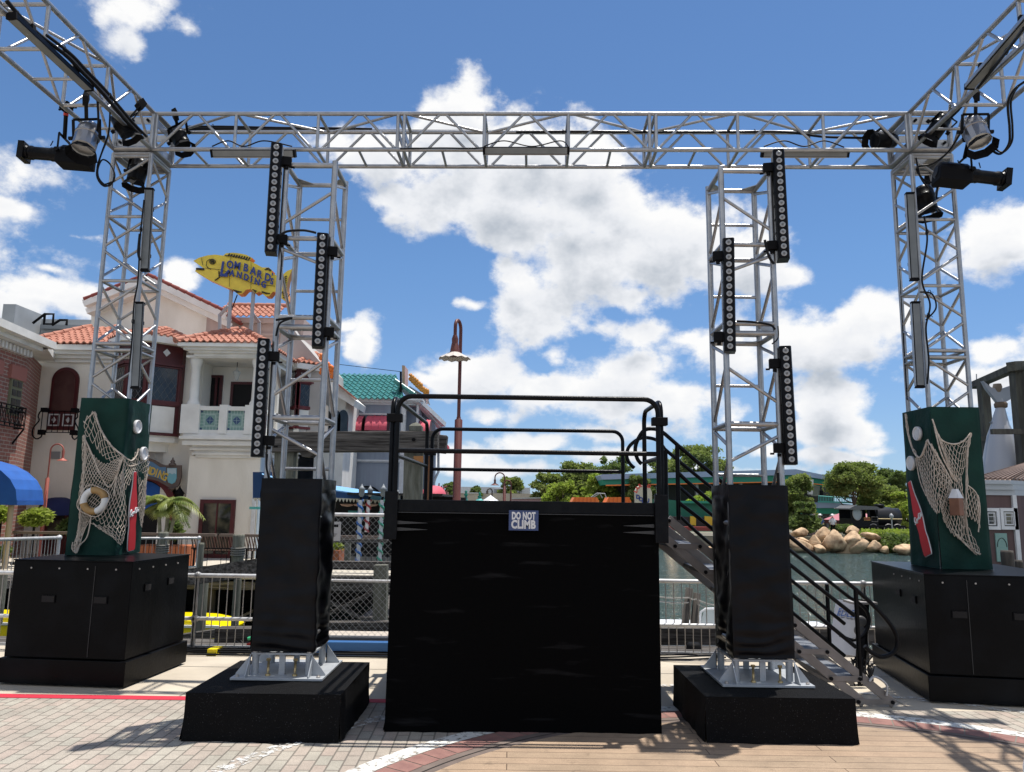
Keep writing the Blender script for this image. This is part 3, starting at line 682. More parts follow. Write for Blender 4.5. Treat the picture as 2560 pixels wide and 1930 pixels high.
# pixel outlines below are read at 2560 x 1930 and laid on the canvas faces
net('L', [
  ([(210, 1054), (236, 1030), (262, 1090), (290, 1125), (306, 1137)], [(212, 1085), (240, 1120), (258, 1142), (280, 1156), (306, 1145)], 9, 5, 1, .6),
  ([(208, 1092), (232, 1135), (262, 1158), (306, 1142)], [(198, 1260), (235, 1230), (275, 1205), (296, 1190)], 14, 14, 2, 1.2),
  ([(306, 1140), (325, 1150), (345, 1122), (372, 1138)], [(300, 1240), (325, 1215), (350, 1180), (366, 1200)], 9, 8, 3, .8),
  ([(200, 1250), (240, 1230), (290, 1195), (310, 1170)], [(190, 1370), (225, 1300), (270, 1318), (316, 1312)], 13, 12, 4, .8),
  ([(222, 1302), (255, 1312), (290, 1314), (316, 1312)], [(270, 1335), (285, 1345), (300, 1362), (308, 1350)], 8, 5, 5, .5),
  ([(345, 1180), (355, 1200), (364, 1190), (370, 1170)], [(348, 1300), (352, 1318), (356, 1300), (362, 1270)], 5, 12, 6, .5),
  ([(193, 1340), (203, 1320), (214, 1320), (224, 1300)], [(182, 1372), (186, 1382), (192, 1380), (200, 1360)], 6, 5, 7, .5)],
 [([(236, 1030), (252, 1075), (278, 1115), (306, 1138)], .009), ([(236, 1030), (220, 1045), (210, 1058)], .006),
  ([(210, 1088), (214, 1130), (208, 1200), (202, 1280), (196, 1340), (188, 1378)], .011), ([(208, 1090), (226, 1128), (252, 1190), (272, 1218), (290, 1190), (308, 1140)], .008),
  ([(306, 1138), (326, 1152), (340, 1140), (346, 1122)], .008), ([(346, 1122), (356, 1138), (372, 1140)], .006), ([(228, 1290), (218, 1340), (200, 1362), (188, 1380)], .007),
  ([(182, 1355), (180, 1372), (190, 1382), (196, 1372)], .006), ([(300, 1150), (288, 1210), (284, 1240)], .007), ([(308, 1145), (322, 1165), (345, 1160), (362, 1150)], .006)],
 'tan fishing net draped over the left green sleeve behind the life ring')
net('R', [
  ([(2291, 1143), (2305, 1140), (2319, 1101), (2342, 1130)], [(2320, 1250), (2335, 1275), (2352, 1285), (2390, 1240)], 10, 13, 11, 1.0),
  ([(2332, 1050), (2356, 1100), (2390, 1110), (2425, 1084)], [(2375, 1190), (2388, 1205), (2400, 1195), (2420, 1125)], 9, 9, 12, .9),
  ([(2345, 1232), (2362, 1235), (2385, 1205), (2402, 1190)], [(2358, 1300), (2380, 1335), (2405, 1345), (2415, 1300)], 9, 9, 13, 1.0),
  ([(2380, 1320), (2392, 1340), (2405, 1335), (2415, 1300)], [(2430, 1375), (2438, 1385), (2445, 1388), (2450, 1378)], 6, 7, 14, .6),
  ([(2342, 1130), (2360, 1160), (2375, 1190), (2382, 1205)], [(2322, 1180), (2340, 1210), (2358, 1225), (2375, 1240)], 8, 6, 15, .5),
  ([(2415, 1210), (2432, 1225), (2445, 1238), (2448, 1250)], [(2415, 1290), (2430, 1300), (2445, 1310), (2450, 1320)], 6, 6, 16, .4)],
 [([(2264, 1035), (2272, 1090), (2288, 1135), (2303, 1141), (2319, 1101)], .010), ([(2319, 1101), (2350, 1150), (2382, 1208)], .008),
  ([(2331, 1048), (2350, 1095), (2378, 1110), (2405, 1105), (2427, 1083)], .008), ([(2427, 1083), (2418, 1130), (2416, 1220), (2414, 1300), (2430, 1370), (2450, 1385)], .009),
  ([(2336, 1065), (2352, 1130), (2376, 1180), (2392, 1200)], .008), ([(2415, 1210), (2440, 1232), (2450, 1270), (2446, 1330)], .006), ([(2290, 1145), (2300, 1200), (2316, 1240)], .006)],
 'tan fishing net draped over the right green sleeve behind the lantern')
# life ring
def life_ring():
    c = on_cover(244, 1252, 'L')+V((0, -.07, 0)); r = thing('life_ring', 'white life ring with tan tape bands hung on the left net', 'life ring', c)
    Rm, rm = .115, .036; segs = [(0, 1), (1, 0), (2, 1), (3, 0)]
    def seg(a0, a1, k):
        b = MB(); b.path([c+V((Rm*math.cos(a0+(a1-a0)*i/12), -.0, Rm*math.sin(a0+(a1-a0)*i/12))) for i in range(13)], k, 12); return b
    for k in range(4):
        a = math.radians(15+90*k)
        obj('ring_body' if k % 2 else 'tape_band', seg(a, a+math.radians(90), rm if k % 2 else rm*1.07), BUOY if k % 2 else TAPE, r)
    b = MB().path([c+V(((Rm+.052+.012*math.sin(4*t))*math.cos(t), -.02, (Rm+.052+.012*math.sin(4*t))*math.sin(t))) for t in [2*math.pi*i/40 for i in range(40)]], .005, 5, True)
    obj('grab_rope', b, ROPE, r)
life_ring()
def porthole(p, nrm, rad, label):
    r = thing('round_float', label, 'float', p, 'round white discs on the green sleeves')
    obj('disc', MB().lathe(p, nrm, [(rad*.80, 0), (rad*.80, .018), (rad*.76, .022)], 28, True), WHITEP, r)
    obj('rim', MB().lathe(p, nrm, [(rad*.82, 0), (rad, 0), (rad, .03), (rad*.92, .036), (rad*.82, .03), (rad*.8, .02)], 28), WHITEP, r)
xs = -4.312
def sidept(px, py, x): d = ray(px, py); return V((0, 0, EYE))+d*(x/d.x)
porthole(sidept(340, 1067, xs), X, .078, 'white disc on the side of the left green sleeve, upper one')
porthole(sidept(356, 1134, xs+.03), X, .078, 'white disc on the side of the left green sleeve, lower one')
porthole(sidept(2297, 1084, 4.568), -X, .078, 'white disc on the side of the right green sleeve, upper one')
porthole(sidept(2281, 1158, 4.565), -X, .082, 'white disc on the side of the right green sleeve, lower one')

# red bottle cut-outs with script lettering
def bottle(P, up, side, H, nrm, label):
    r = thing('bottle_sign', label, 'sign', P, 'red bottle shaped signs on the green sleeves')
    prof = [(0, .068), (.02, .082), (.08, .088), (.2, .088), (.30, .074), (.38, .080), (.48, .088), (.60, .085), (.70, .068), (.80, .046), (.88, .036), (.97, .034), (1.0, .030)]
    Lp = cat([V((-w, h, 0)) for h, w in prof], 5); Rp = cat([V((w, h, 0)) for h, w in prof], 5)
    pts = [P+up*(q.y*H)+side*(q.x*H) for q in Rp]+[P+up*(q.y*H)+side*(q.x*H) for q in reversed(Lp)]
    obj('bottle_body', MB().prism(pts, nrm*.014), RED, r)
    e = [p-nrm*.004+(p-P-up*H/2).normalized()*.006 for p in pts]; obj('white_edge', MB().prism(e, nrm*.012), WHITEP, r)
    b = MB(); s = H*.052; o = P+up*(H*.455)-side*(H*.092)+nrm*.017
    def stroke(pts, w=.0065): b.path([o+side*(x*s)+up*((y+.12*x)*s) for x, y in cat([V((x, y, 0)) for x, y in pts], 5) for x, y in [(x, y)]] if False else [o+side*(q.x*s)+up*((q.y+.16*q.x)*s) for q in cat([V((x, y, 0)) for x, y in pts], 5)], w, 5)
    C_ = lambda x: stroke([(x+.75, .95), (x+.45, 1.15), (x+.1, .7), (x+.1, .15), (x+.5, -.1), (x+.8, .15)], .0085)
    C_(0.0); stroke([(.85, .1), (.95, .45), (1.15, .4), (1.1, .05), (.88, .08)]); stroke([(1.55, .42), (1.3, .35), (1.3, .02), (1.55, .05)])
    stroke([(2.0, .42), (1.7, .35), (1.72, .02), (2.0, .12), (2.05, .42), (2.1, 0)]); C_(2.25)
    stroke([(2.95, .05), (3.02, .4), (3.25, .38), (3.2, .02), (2.98, .05)]); stroke([(3.3, .1), (3.55, 1.1), (3.4, .5), (3.45, 0)], .0075); stroke([(3.95, .42), (3.65, .35), (3.67, .02), (3.9, .12), (3.95, .42), (4.02, .0)])
    stroke([(-.1, -.35), (.5, -.15), (1.0, -.5), (1.5, -.3)], .006)
    obj('script_lettering', b, WHITEP, r)
pb, pt = sidept(326, 1376, -4.275), sidept(336, 1180, -4.275); up = (pt-pb).normalized(); H = (pt-pb).length
bottle(pb, up, V((0, 1, 0)).cross(V((0, 0, 0))) if False else (Y-up*Y.dot(up)).normalized(), H, X, 'red bottle sign standing upright on the left green sleeve')
pb, pt = sidept(2322, 1388, 4.53), sidept(2275, 1205, 4.53); up = (pt-pb).normalized(); H = (pt-pb).length
bottle(pb, up, (-Y+up*Y.dot(up)).normalized(), H, -X, 'red bottle sign leaning on the right green sleeve')
# wooden lantern
def lantern():
    c = W(2391, 1262, 8.08); r = thing('wooden_lantern', 'small wooden lantern with a white roof hung in the right net', 'lantern', c)
    a = Matrix.Rotation(math.radians(35), 3, 'Z'); ax = a@X; ay = a@Y
    obj('lantern_body', MB().obox(c-Z*.02, ax, ay, Z, .05, .05, .09), mat('lantern_wood', (.22, .10, .055), .6, 0, (.16, .07, .04), 9), r, bevel=.004)
    b = MB(); k = [c+ax*i*.054+ay*j*.054+Z*.07 for i, j in ((-1, -1), (1, -1), (1, 1), (-1, 1))]; t = [c+ax*i*.022+ay*j*.022+Z*.165 for i, j in ((-1, -1), (1, -1), (1, 1), (-1, 1))]
    b.add(k+t, [(0, 1, 5, 4), (1, 2, 6, 5), (2, 3, 7, 6), (3, 0, 4, 7), (4, 5, 6, 7), (3, 2, 1, 0)]); obj('lantern_roof', b, WHITEP, r)
lantern()
# ------------------------------------------------------------------ lighting fixtures
def led_bar(pxt, pxb, side, cab, label):
    """vertical black bar with fifteen lenses; pxt/pxb = top and bottom centre of its front"""
    T = W(*pxt, 6.62); B = W(*pxb, 6.62); L_ = 1.055; u = (T-B).normalized(); c = (T+B)/2
    r = thing('lens_bar', label, 'light bar', c-u*L_/2, 'black lens bars on the middle towers')
    a = math.radians(12*side); ax = V((math.cos(a), math.sin(a), 0)); ay = V((-math.sin(a), math.cos(a), 0)); w = .052
    # octagon-cornered housing
    b = MB(); sec = [(-w, .0), (-w*.8, -.02), (w*.8, -.02), (w, 0), (w, .13), (-w, .13)]
    vs = [c+u*k*L_/2+ax*x+ay*y for k in (-1, 1) for x, y in sec]
    n = 6; b.add(vs, [(i, (i+1) % n, n+(i+1) % n, n+i) for i in range(n)]+[tuple(range(n))[::-1], tuple(range(n, 2*n))]); obj('housing', b, BLK, r, bevel=.003)
    b = MB()
    for k in range(-3, 4): b.obox(c+u*(k*.13)+ax*(w+.001)+ay*.06, u, ay, ax, .003, .03, .002); b.obox(c+u*(k*.13)-ax*(w+.001)+ay*.06, u, ay, ax, .003, .03, .002)
    obj('cooling_slots', b, BLKM, r)
    for k in range(15):
        p = c+u*((k-7)*L_/15.3)-ay*.02
        l = obj('lens', MB().lathe(p, -ay, [(.026, 0), (.026, .003), (.022, .0045), (.018, .003), (.0, .003)], 16), LENS, r)
        obj('lens_core', MB().lathe(p-ay*.003, -ay, [(.011, 0), (.009, .003), (.004, .004), (0, .002)], 12), LENSD, l)
    for k in (-.36, .36):
        p = c+u*k*L_+ax*side*(w+.04)+ay*.06
        obj('clamp', MB().obox(p, ax, ay, Z, .045, .035, .042), BLKM, r, bevel=.004)
        b = MB().tube(p-Z*.05-ay*.01, p-Z*.075-ay*.01, .018, 8); b.tube(p+ax*side*.04-Z*.05, p+ax*side*.075-Z*.05, .009, 6); obj('clamp_knob', b, BLKM, r)
    return r
led_bar((692, 361), (676, 627), 1, 0, 'black lens bar at the top left of the left middle tower')
led_bar((807, 587), (794, 862), 1, 0, 'black lens bar halfway up the right of the left middle tower')
led_bar((659, 852), (642, 1136), 1, 0, 'black lens bar low on the left of the left middle tower')
led_bar((1946, 378), (1960, 643), -1, 0, 'black lens bar at the top right of the right middle tower')
led_bar((1821, 600), (1825, 874), -1, 0, 'black lens bar halfway up the left of the right middle tower')
led_bar((1963, 872), (1979, 1154), -1, 0, 'black lens bar low on the right of the right middle tower')

def batten(P, Q, nrm, label, w=.043, dp=.05, tape=0):
    """slim housing with a frosted face; nrm = way the face looks"""
    P = V(P); Q = V(Q); d = (Q-P).normalized(); n = V(nrm); n = (n-d*n.dot(d)).normalized(); s = d.cross(n); L_ = (Q-P).length; c = (P+Q)/2
    r = thing('strip_light', label, 'strip light', c, 'strip lights with frosted faces')
    obj('housing', MB().obox(c-n*dp/2, d, n, s, L_/2, dp/2, w), BLK, r, bevel=.003)
    obj('diffuser', MB().obox(c+n*.002, d, n, s, L_/2-.015, .003, w-.008), DIFF, r)
    obj('top_fin', MB().obox(c-n*dp*.5+s*(w+.004), d, n, s, L_/2-.01, dp*.4, .004), ALU, r)
    for k in (-.5, .5): obj('end_cap', MB().obox(c+d*k*(L_+.012)-n*dp/2, d, n, s, .008, dp/2+.006, w+.003), BLKM, r)
    for k in (-.28, .3):
        p = c+d*k*L_-n*(dp+.03); b = MB().obox(p, d, n, s, .02, .035, .03); b.tube(p+d*.03, p+d*.075, .012, 8); obj('bracket', b, BLKM, r)
    return r
yb = 8.38
for (x0, x1, y, lab) in ((529, 735, 384, 'strip light under the left end of the front truss'), (1210, 1421, 377, 'strip light under the middle of the front truss'), (1907, 2121, 384, 'strip light under the right end of the front truss')):
    batten(W(x0, y, yb), W(x1, y, yb-.03), (0, -.86, -.5), lab)
batten(W(373, 472, 8.40), W(361, 674, 8.40), (.15, -1, 0), 'upper strip light standing on the left corner tower')
batten(W(348, 757, 8.40), W(337, 968, 8.40), (.15, -1, 0), 'lower strip light standing on the left corner tower')
batten(W(2276, 483, 8.16), W(2288, 697, 8.16), (-.15, -1, 0), 'upper strip light standing on the right corner tower')
batten(W(2290, 756, 8.16), W(2302, 966, 8.16), (-.15, -1, 0), 'lower strip light standing on the right corner tower')
zz = 5.93
batten(G(30, 47, zz), G(222, 226, zz), (.1, 0, -1), 'strip light running under the left side truss')
batten(G(2600, 20, zz), G(2424, 222, zz), (-.1, 0, -1), 'strip light running under the right side truss')

def spot_horizontal(c, d, label, hang):
    """profile spotlight: body, barrel, accessory frame, yoke; d = way it points"""
    c = V(c); d = V(d).normalized(); r = thing('profile_spotlight', label, 'spotlight', c, 'black profile spotlights on the corners')
    obj('lamp_body', MB().lathe(c-d*.34, d, [(.06, 0), (.105, .03), (.115, .1), (.115, .3), (.085, .36), (.08, .4)], 14, True), BLK, r)
    s = d.cross(Z).normalized(); u = s.cross(d)
    obj('reflector_housing', MB().obox(c-d*.16-u*.05, d, s, u, .17, .115, .075), BLKM, r, bevel=.012)
    obj('barrel', MB().lathe(c+d*.05, d, [(.075, 0), (.078, .04), (.07, .06), (.07, .22), (.078, .24), (.078, .27), (.068, .28), (.068, .3)], 16), BLK, r)
    b = MB(); e = c+d*.38
    fr = [(-.088, -.088), (.088, -.088), (.088, .088), (-.088, .088)]
    pts = [e+s*x+u*y for x, y in fr]
    b.obox(e+u*.088, d, s, u, .03, .095, .006); b.obox(e-u*.088, d, s, u, .03, .095, .006); b.obox(e+s*.088, d, s, u, .03, .006, .095); b.obox(e-s*.088, d, s, u, .03, .006, .095); b.obox(e-d*.03, d, s, u, .003, .09, .09)
    b.lathe(c+d*.33, d, [(.07, 0), (.085, .03)], 12); obj('accessory_frame', b, BLK, r)
    b = MB(); b.bar(c+s*.13+u*0-d*.02, c+s*.13+Z*.2-d*.02, .03, .008, d); b.bar(c-s*.13-d*.02, c-s*.13+Z*.2-d*.02, .03, .008, d); b.bar(c+s*.13+Z*.2-d*.02, c-s*.13+Z*.2-d*.02, .03, .008, d)
    b.tube(c+s*.14-d*.02, c+s*.17-d*.02, .025, 8); b.tube(c-s*.14-d*.02, c-s*.17-d*.02, .025, 8); obj('yoke', b, BLK, r)
    h = V(hang); b = MB().tube(c+Z*.2-d*.02, h, .022, 8); obj('hanging_arm', b, BLK, r)
    b = MB().obox(h, X, Y, Z, .045, .06, .045); b.tube(h+X*.02, h+X*.11, .014, 8); b.tube(h-X*.02-Z*.02, h-X*.08-Z*.03, .012, 8); obj('pipe_clamp', b, BLKM, r, bevel=.006)
    a = (c+Z*.2-d*.02).lerp(h, .78); obj('red_tag', MB().tube(a-Z*.02, a+Z*.025, .026, 8), REDT, r)
    for k in (-.1, .12): obj('shutter_handle', MB().tube(c+d*k+u*.1, c+d*(k-.02)+u*.16, .006, 5), BLK, r)
    return r
def par(c, d, up, label, hang, scale=1.0, shiny=False):
    """can light with gel frame and yoke"""
    c = V(c); d = V(d).normalized(); r = thing('can_light', label, 'spotlight', c, 'can lights on the stage frame'); k = scale
    m = mat('polished_can', (.32, .32, .33), .28, .85) if shiny and 'polished_can' not in bpy.data.materials else (bpy.data.materials['polished_can'] if shiny else BLK)
    obj('can', MB().lathe(c-d*.17*k, d, [(.05*k, 0), (.085*k, .02*k), (.1*k, .06*k), (.105*k, .12*k), (.112*k, .125*k), (.112*k, .15*k), (.105*k, .155*k), (.105*k, .30*k)], 14, shiny), m, r)
    s = d.cross(V(up)).normalized(); u = s.cross(d)
    b = MB(); e = c+d*.15*k
    for i in range(8):
        a0 = math.pi/4*i; a1 = a0+math.pi/4
        P = [e+(s*math.cos(a)+u*math.sin(a))*.11*k for a in (a0, a1)]; Q = [e+d*.07*k+(s*math.cos(a)+u*math.sin(a))*.145*k for a in (a0, a1)]
        b.add([P[0], P[1], Q[1], Q[0]], [(0, 1, 2, 3)]); b.add([p+(e-p)*.04 for p in (P[0], P[1], Q[1], Q[0])], [(3, 2, 1, 0)])
    obj('barn_frame', b, BLKM, r)
    obj('front_lens', MB().lathe(e-d*.05*k, d, [(.098*k, 0), (.06*k, .02*k), (0, .028*k)], 16), LENS if shiny else LENSD, r)
    b = MB(); h = V(hang); t = (h-c).normalized()
    b.bar(c+s*.125*k, c+s*.125*k+t*.17*k, .03, .006, d); b.bar(c-s*.125*k, c-s*.125*k+t*.17*k, .03, .006, d); b.bar(c+s*.125*k+t*.17*k, c-s*.125*k+t*.17*k, .03, .006, d)
    b.tube(c+s*.125*k, c+s*.17*k, .022, 8); b.tube(c-s*.125*k, c-s*.17*k, .022, 8); b.bar(c+t*.17*k, h, .035, .012, d); obj('yoke', b, BLK, r)
    obj('pipe_clamp', MB().obox(h, t, s, d, .05, .03, .045), BLKM, r, bevel=.006)
    return r
spot_horizontal(W(152, 388, 7.9), (-1, -.12, .02), 'black spotlight under the left corner pointing out to the left', W(166, 268, 7.75))
par(W(217, 345, 7.6), (.04, -.35, -1), Y, 'polished can light pointing down beside the left corner', W(215, 245, 7.45), 1.12, True)
par(W(345, 430, 8.75), (-.1, -.1, -1), Y, 'black can light hung low inside the head of the left corner tower', W(352, 395, 8.8), 1.0)
par(W(448, 345, 8.8), (.5, -.2, -.8), Y, 'black can light inside the left end of the front truss', W(438, 287, 8.6), .95)
par(W(307, 315, 8.0), (.5, .2, -.75), Y, 'black can light inside the left side truss', W(352, 262, 8.1), .85)
spot_horizontal(W(2420, 438, 7.8), (1, -.1, -.16), 'black spotlight under the right corner pointing out to the right', W(2424, 340, 7.6))
par(W(2438, 330, 7.4), (.03, -.4, -1), Y, 'polished can light pointing down beside the right corner', W(2440, 235, 7.35), 1.1, True)
par(W(2313, 500, 8.5), (.1, -.1, -1), Y, 'black can light hung low inside the head of the right corner tower', W(2318, 455, 8.55), 1.05)
par(W(2210, 352, 8.55), (-1, -.2, -.1), Z, 'black can light inside the right end of the front truss', W(2190, 335, 8.6), .95)
par(W(2345, 318, 7.9), (-.5, .3, -.75), Y, 'black can light inside the right side truss', W(2390, 275, 7.8), .85)

# cables
def cable(name, pts, r, label, catg='cable', group='black cables on the stage frame', k=8, m=CAB, ties=()):
    b = MB(); P = cat(pts, k); b.path(P, r, 6)
    return b, P
def cab1(runs, label, ties=True):
    b = MB(); rr = random.Random(len(label))
    for pts, r in runs:
        P = cat(pts, 8); b.path(P, r, 6)
        if ties and len(P) > 20:
            for i in range(6, len(P)-4, 22): b.path([P[i]+V((0, .03*math.cos(t), .03*math.sin(t))) for t in [k*math.pi/4 for k in range(8)]], .004, 4, True); b.tube(P[i]+V((0, -.03, 0)), P[i]+V((.02, -.05, -.06*rr.random())), .003, 4)
    return obj('cable', b, CAB, None, label, 'cable', 'black cables on the stage frame')
yk = 8.97
run = [W(x, y, yk+.03) for x, y in ((470, 322), (560, 322), (700, 325), (830, 326), (930, 328), (1010, 328), (1150, 329), (1290, 330))]
cab1([(run, .022), ([p+Z*.03 for p in run[:5]], .014)], 'thick black cable tied along the back of the front truss, left half')
run = [W(x, y, 8.75) for x, y in ((1290, 330), (1450, 329), (1600, 330), (1800, 330), (1960, 330), (2060, 342), (2180, 345))]
cab1([(run, .015)], 'thin black cable tied along the back of the front truss, right half')
cab1([([W(x, y, 8.35) for x, y in ((1000, 372), (1100, 370), (1180, 371), (1215, 368))], .009), ([W(x, y, 8.33) for x, y in ((1210, 366), (1260, 352), (1330, 366), (1400, 352), (1420, 366))], .007)], 'thin cable looping over the middle strip light', False)
cab1([([W(x, y, 8.3) for x, y in ((530, 366), (570, 352), (610, 366), (660, 352), (730, 366))], .008)], 'thin cable looping over the left strip light', False)
cab1([([W(x, y, 8.15) for x, y in ((1910, 366), (1960, 352), (2010, 366), (2060, 352), (2110, 368))], .008)], 'thin cable looping over the right strip light', False)
L1 = [W(*q) for q in ((0, 14, 6.0), (40, 60, 6.15), (90, 105, 6.4), (150, 150, 6.7), (190, 190, 6.95), (235, 235, 7.25), (270, 275, 7.5), (310, 320, 7.9), (345, 355, 8.2))]
cab1([([p+V((.05, 0, .05)) for p in L1], .02), ([p+V((.09, 0, .07)) for p in L1[2:]], .016), ([p+V((.02, 0, .1)) for p in L1[3:]], .016)], 'bundle of cables along the left side truss')
cab1([([W(*q) for q in ((243, 240, 7.4), (246, 300, 7.5), (243, 330, 7.6), (242, 360, 7.6))], .012), ([W(*q) for q in ((275, 280, 7.6), (272, 330, 7.7), (255, 380, 7.7), (243, 420, 7.7), (250, 450, 7.7), (272, 465, 7.7), (287, 440, 7.7), (275, 410, 7.7), (255, 400, 7.7), (244, 430, 7.7), (255, 460, 7.7), (280, 455, 7.7))], .009),
      ([W(*q) for q in ((275, 285, 7.62), (270, 340, 7.72), (250, 395, 7.72), (242, 440, 7.7), (262, 466, 7.7), (288, 450, 7.7))], .009)], 'coil of cable hanging at the left corner', False)
R1 = [W(*q) for q in ((2560, 205, 6.4), (2535, 225, 6.6), (2520, 260, 6.8), (2524, 320, 7.1), (2522, 360, 7.2), (2500, 385, 7.3), (2475, 372, 7.4))]
cab1([(R1, .012), ([p+V((.03, 0, .02)) for p in R1], .01)], 'cable drooping from the right side truss to the can light', False)
R2 = [W(*q) for q in ((2560, 70, 5.6), (2500, 150, 6.3), (2440, 225, 7.0), (2400, 270, 7.5), (2350, 310, 8.0))]
cab1([(R2, .016)], 'bundle of cables along the right side truss')
cab1([([W(*q) for q in ((2400, 335, 7.8), (2370, 380, 7.9), (2330, 410, 8.0), (2300, 415, 8.1), (2292, 425, 8.2), (2310, 450, 8.2), (2340, 458, 8.1))], .011), ([W(*q) for q in ((2290, 395, 8.2), (2300, 440, 8.2), (2320, 470, 8.3))], .01)], 'cable hanging below the right corner block', False)
cab1([([W(*q) for q in ((360, 500, 8.35), (350, 600, 8.35), (345, 700, 8.35), (335, 760, 8.35), (330, 850, 8.35), (322, 930, 8.35))], .009), ([W(*q) for q in ((350, 585, 8.33), (346, 630, 8.33), (350, 650, 8.33))], .016)], 'thin cable running down the left corner tower')
cab1([([W(*q) for q in ((2310, 540, 8.1), (2318, 600, 8.1), (2305, 700, 8.1), (2325, 760, 8.1), (2315, 820, 8.1), (2322, 900, 8.1), (2318, 960, 8.1))], .01), ([W(*q) for q in ((2300, 730, 8.1), (2330, 735, 8.1), (2340, 770, 8.1), (2315, 800, 8.1))], .009), ([W(*q) for q in ((2238, 450, 8.74), (2250, 700, 8.74), (2268, 1000, 8.74))], .008)], 'cables and ties running down the right corner tower')
cab1([([W(*q) for q in ((700, 588, 6.6), (720, 578, 6.6), (760, 576, 6.6), (790, 582, 6.6))], .011), ([W(*q) for q in ((694, 600, 6.6), (704, 640, 6.6), (700, 700, 6.65))], .007)], 'short cable along a crossbar of the left middle tower', False)
cab1([([W(*q) for q in ((690, 840, 6.62), (700, 808, 6.62), (730, 795, 6.62), (690, 800, 6.62))], .010), ([W(*q) for q in ((668, 1135, 6.62), (666, 1165, 6.62), (672, 1195, 6.62))], .010)], 'cable end looping by the low left lens bar', False)
cab1([([W(*q) for q in ((1842, 803, 6.62), (1880, 805, 6.62), (1925, 812, 6.62), (1938, 824, 6.62))], .010), ([W(*q) for q in ((1945, 815, 6.62), (1945, 845, 6.62), (1930, 860, 6.62))], .006), ([W(*q) for q in ((1945, 1182, 6.62), (1946, 1215, 6.62))], .012)], 'cable end looping by the low right lens bar', False)
cab1([([W(*q) for q in ((1912, 600, 6.62), (1922, 640, 6.62), (1935, 660, 6.62))], .012)], 'cable below the top right lens bar', False)

# ------------------------------------------------------------------ platform with railings
pf = thing('raised_platform', 'tall black platform hung with black curtain, railings on top', 'stage platform', V((.12, 7.6, 0)))
def curtain(x0, x1, y0, y1, z1):
    b = MB()
    def wall(p, q, nrm, s):
        def fn(u, v):
            P = V(p).lerp(V(q), u); z = .004+(z1-.004)*v
            w = .016*nz3((P.x, P.y, z*.3), 2.6, s)+.006*nz3((P.x, P.y, z), 9, s); fl = .012*(1-v)**1.6+(.015*max(0, 1-v*16)*(1+nz3((P.x, P.y, 0), 8, s)))
            return P+Z*z+V(nrm)*(w*(1 if v < .96 else 0)+fl)
        b.grid(fn, 60, 34)
    wall((x0-.02, y0, 0), (x1+.02, y0, 0), (0, -1, 0), 1); wall((x1, y0, 0), (x1, y1, 0), (1, 0, 0), 2); wall((x1, y1, 0), (x0, y1, 0), (0, 1, 0), 3); wall((x0, y1, 0), (x0, y0, 0), (-1, 0, 0), 4)
    return b
PX0, PX1, PY0, PY1, PZ = -.975, 1.235, 6.50, 8.9, 1.862
obj('skirt', curtain(PX0, PX1, PY0, PY1, 1.77), CURT, pf)
obj('deck', MB().box((PX0-.01, PY0-.012, 1.76), (PX1+.01, PY1+.01, PZ)), BLK, pf, bevel=.004)
obj('deck_edge_strip', MB().box((PX0+.02, PY0-.02, 1.752), (PX1-.02, PY0-.012, 1.758)), mat('edge_strip', (.03, .03, .03), .4), pf)
for xx, s in ((PX0, 1), (PX1, -1)):
    for z in (1.655, 1.60): b = MB(); b.prism([V((xx+s*.02, PY0-.025, z)), V((xx+s*.28, PY0-.025, z+.012)), V((xx+s*.28, PY0-.025, z+.014)), V((xx+s*.02, PY0-.025, z+.03))], V((0, .006, 0))); obj('bracket_tongue', b, bpy.data.materials.get('bracket_steel') or mat('bracket_steel', (.03, .03, .03), .5), pf)
def post(p, z0, z1, r=.024, n=10): return MB().tube((p[0], p[1], z0), (p[0], p[1], z1), r, n)
rt_ = .0215
# front railing hoop
def hoop(p, q, z0, z1, rad=.12):
    p = V((p[0], p[1], 0)); q = V((q[0], q[1], 0)); d = (q-p).normalized(); pts = [p+Z*z0, p+Z*(z1-rad)]
    for i in range(1, 7): t = math.pi/2*i/6; pts.append(p+d*(rad*(1-math.cos(t)))+Z*(z1-rad+rad*math.sin(t)))
    for i in range(6): t = math.pi/2*i/6; pts.append(q-d*(rad*(1-math.sin(t)))+Z*(z1-rad+rad*math.cos(t)))
    pts += [q+Z*(z1-rad), q+Z*z0]; return pts
fl, fr = (PX0-.005, PY0-.03), (PX1+.025, PY0-.03)
def rail_set(name, p, q, zt, zm, z0, m=BLK):
    r = obj(name, MB().path(hoop(p, q, z0, zt), rt_, 10), m, pf)
    obj('mid_rail', MB().tube((p[0], p[1], zm), (q[0], q[1], zm), rt_*.95, 10), m, pf); return r
rail_set('guard_rail', fl, fr, 2.745, 2.275, 1.56)
rail_set('guard_rail', (PX0+.05, 8.85), (PX1+.07, 8.85), 2.69, 2.22, 1.86)
rail_set('guard_rail', (PX0-.05, PY0+.0), (PX0-.0, 8.75), 2.74, 2.25, 1.56)
b = MB().path(hoop((PX1+.06, PY0+.02), (PX1+.06, 7.35), 1.56, 2.74), rt_, 10); obj('guard_rail', b, BLK, pf); obj('mid_rail', MB().tube((PX1+.06, PY0+.02, 2.25), (PX1+.06, 7.35, 2.25), .02, 8), BLK, pf)
for xx in (PX0-.03, PX1+.04):
    obj('rail_clamp', MB().box((xx-.065, PY0-.06, 2.52), (xx+.065, PY0+.03, 2.59)), BLKM, pf, bevel=.005)
    obj('rail_socket', MB().box((xx-.055, PY0-.055, 1.53), (xx+.055, PY0+.0, 1.93)), BLK, pf, bevel=.004)
obj('rail_clamp', MB().box((PX0-.03, 8.72, 2.38), (PX0+.1, 8.88, 2.44)), BLKM, pf, bevel=.005)
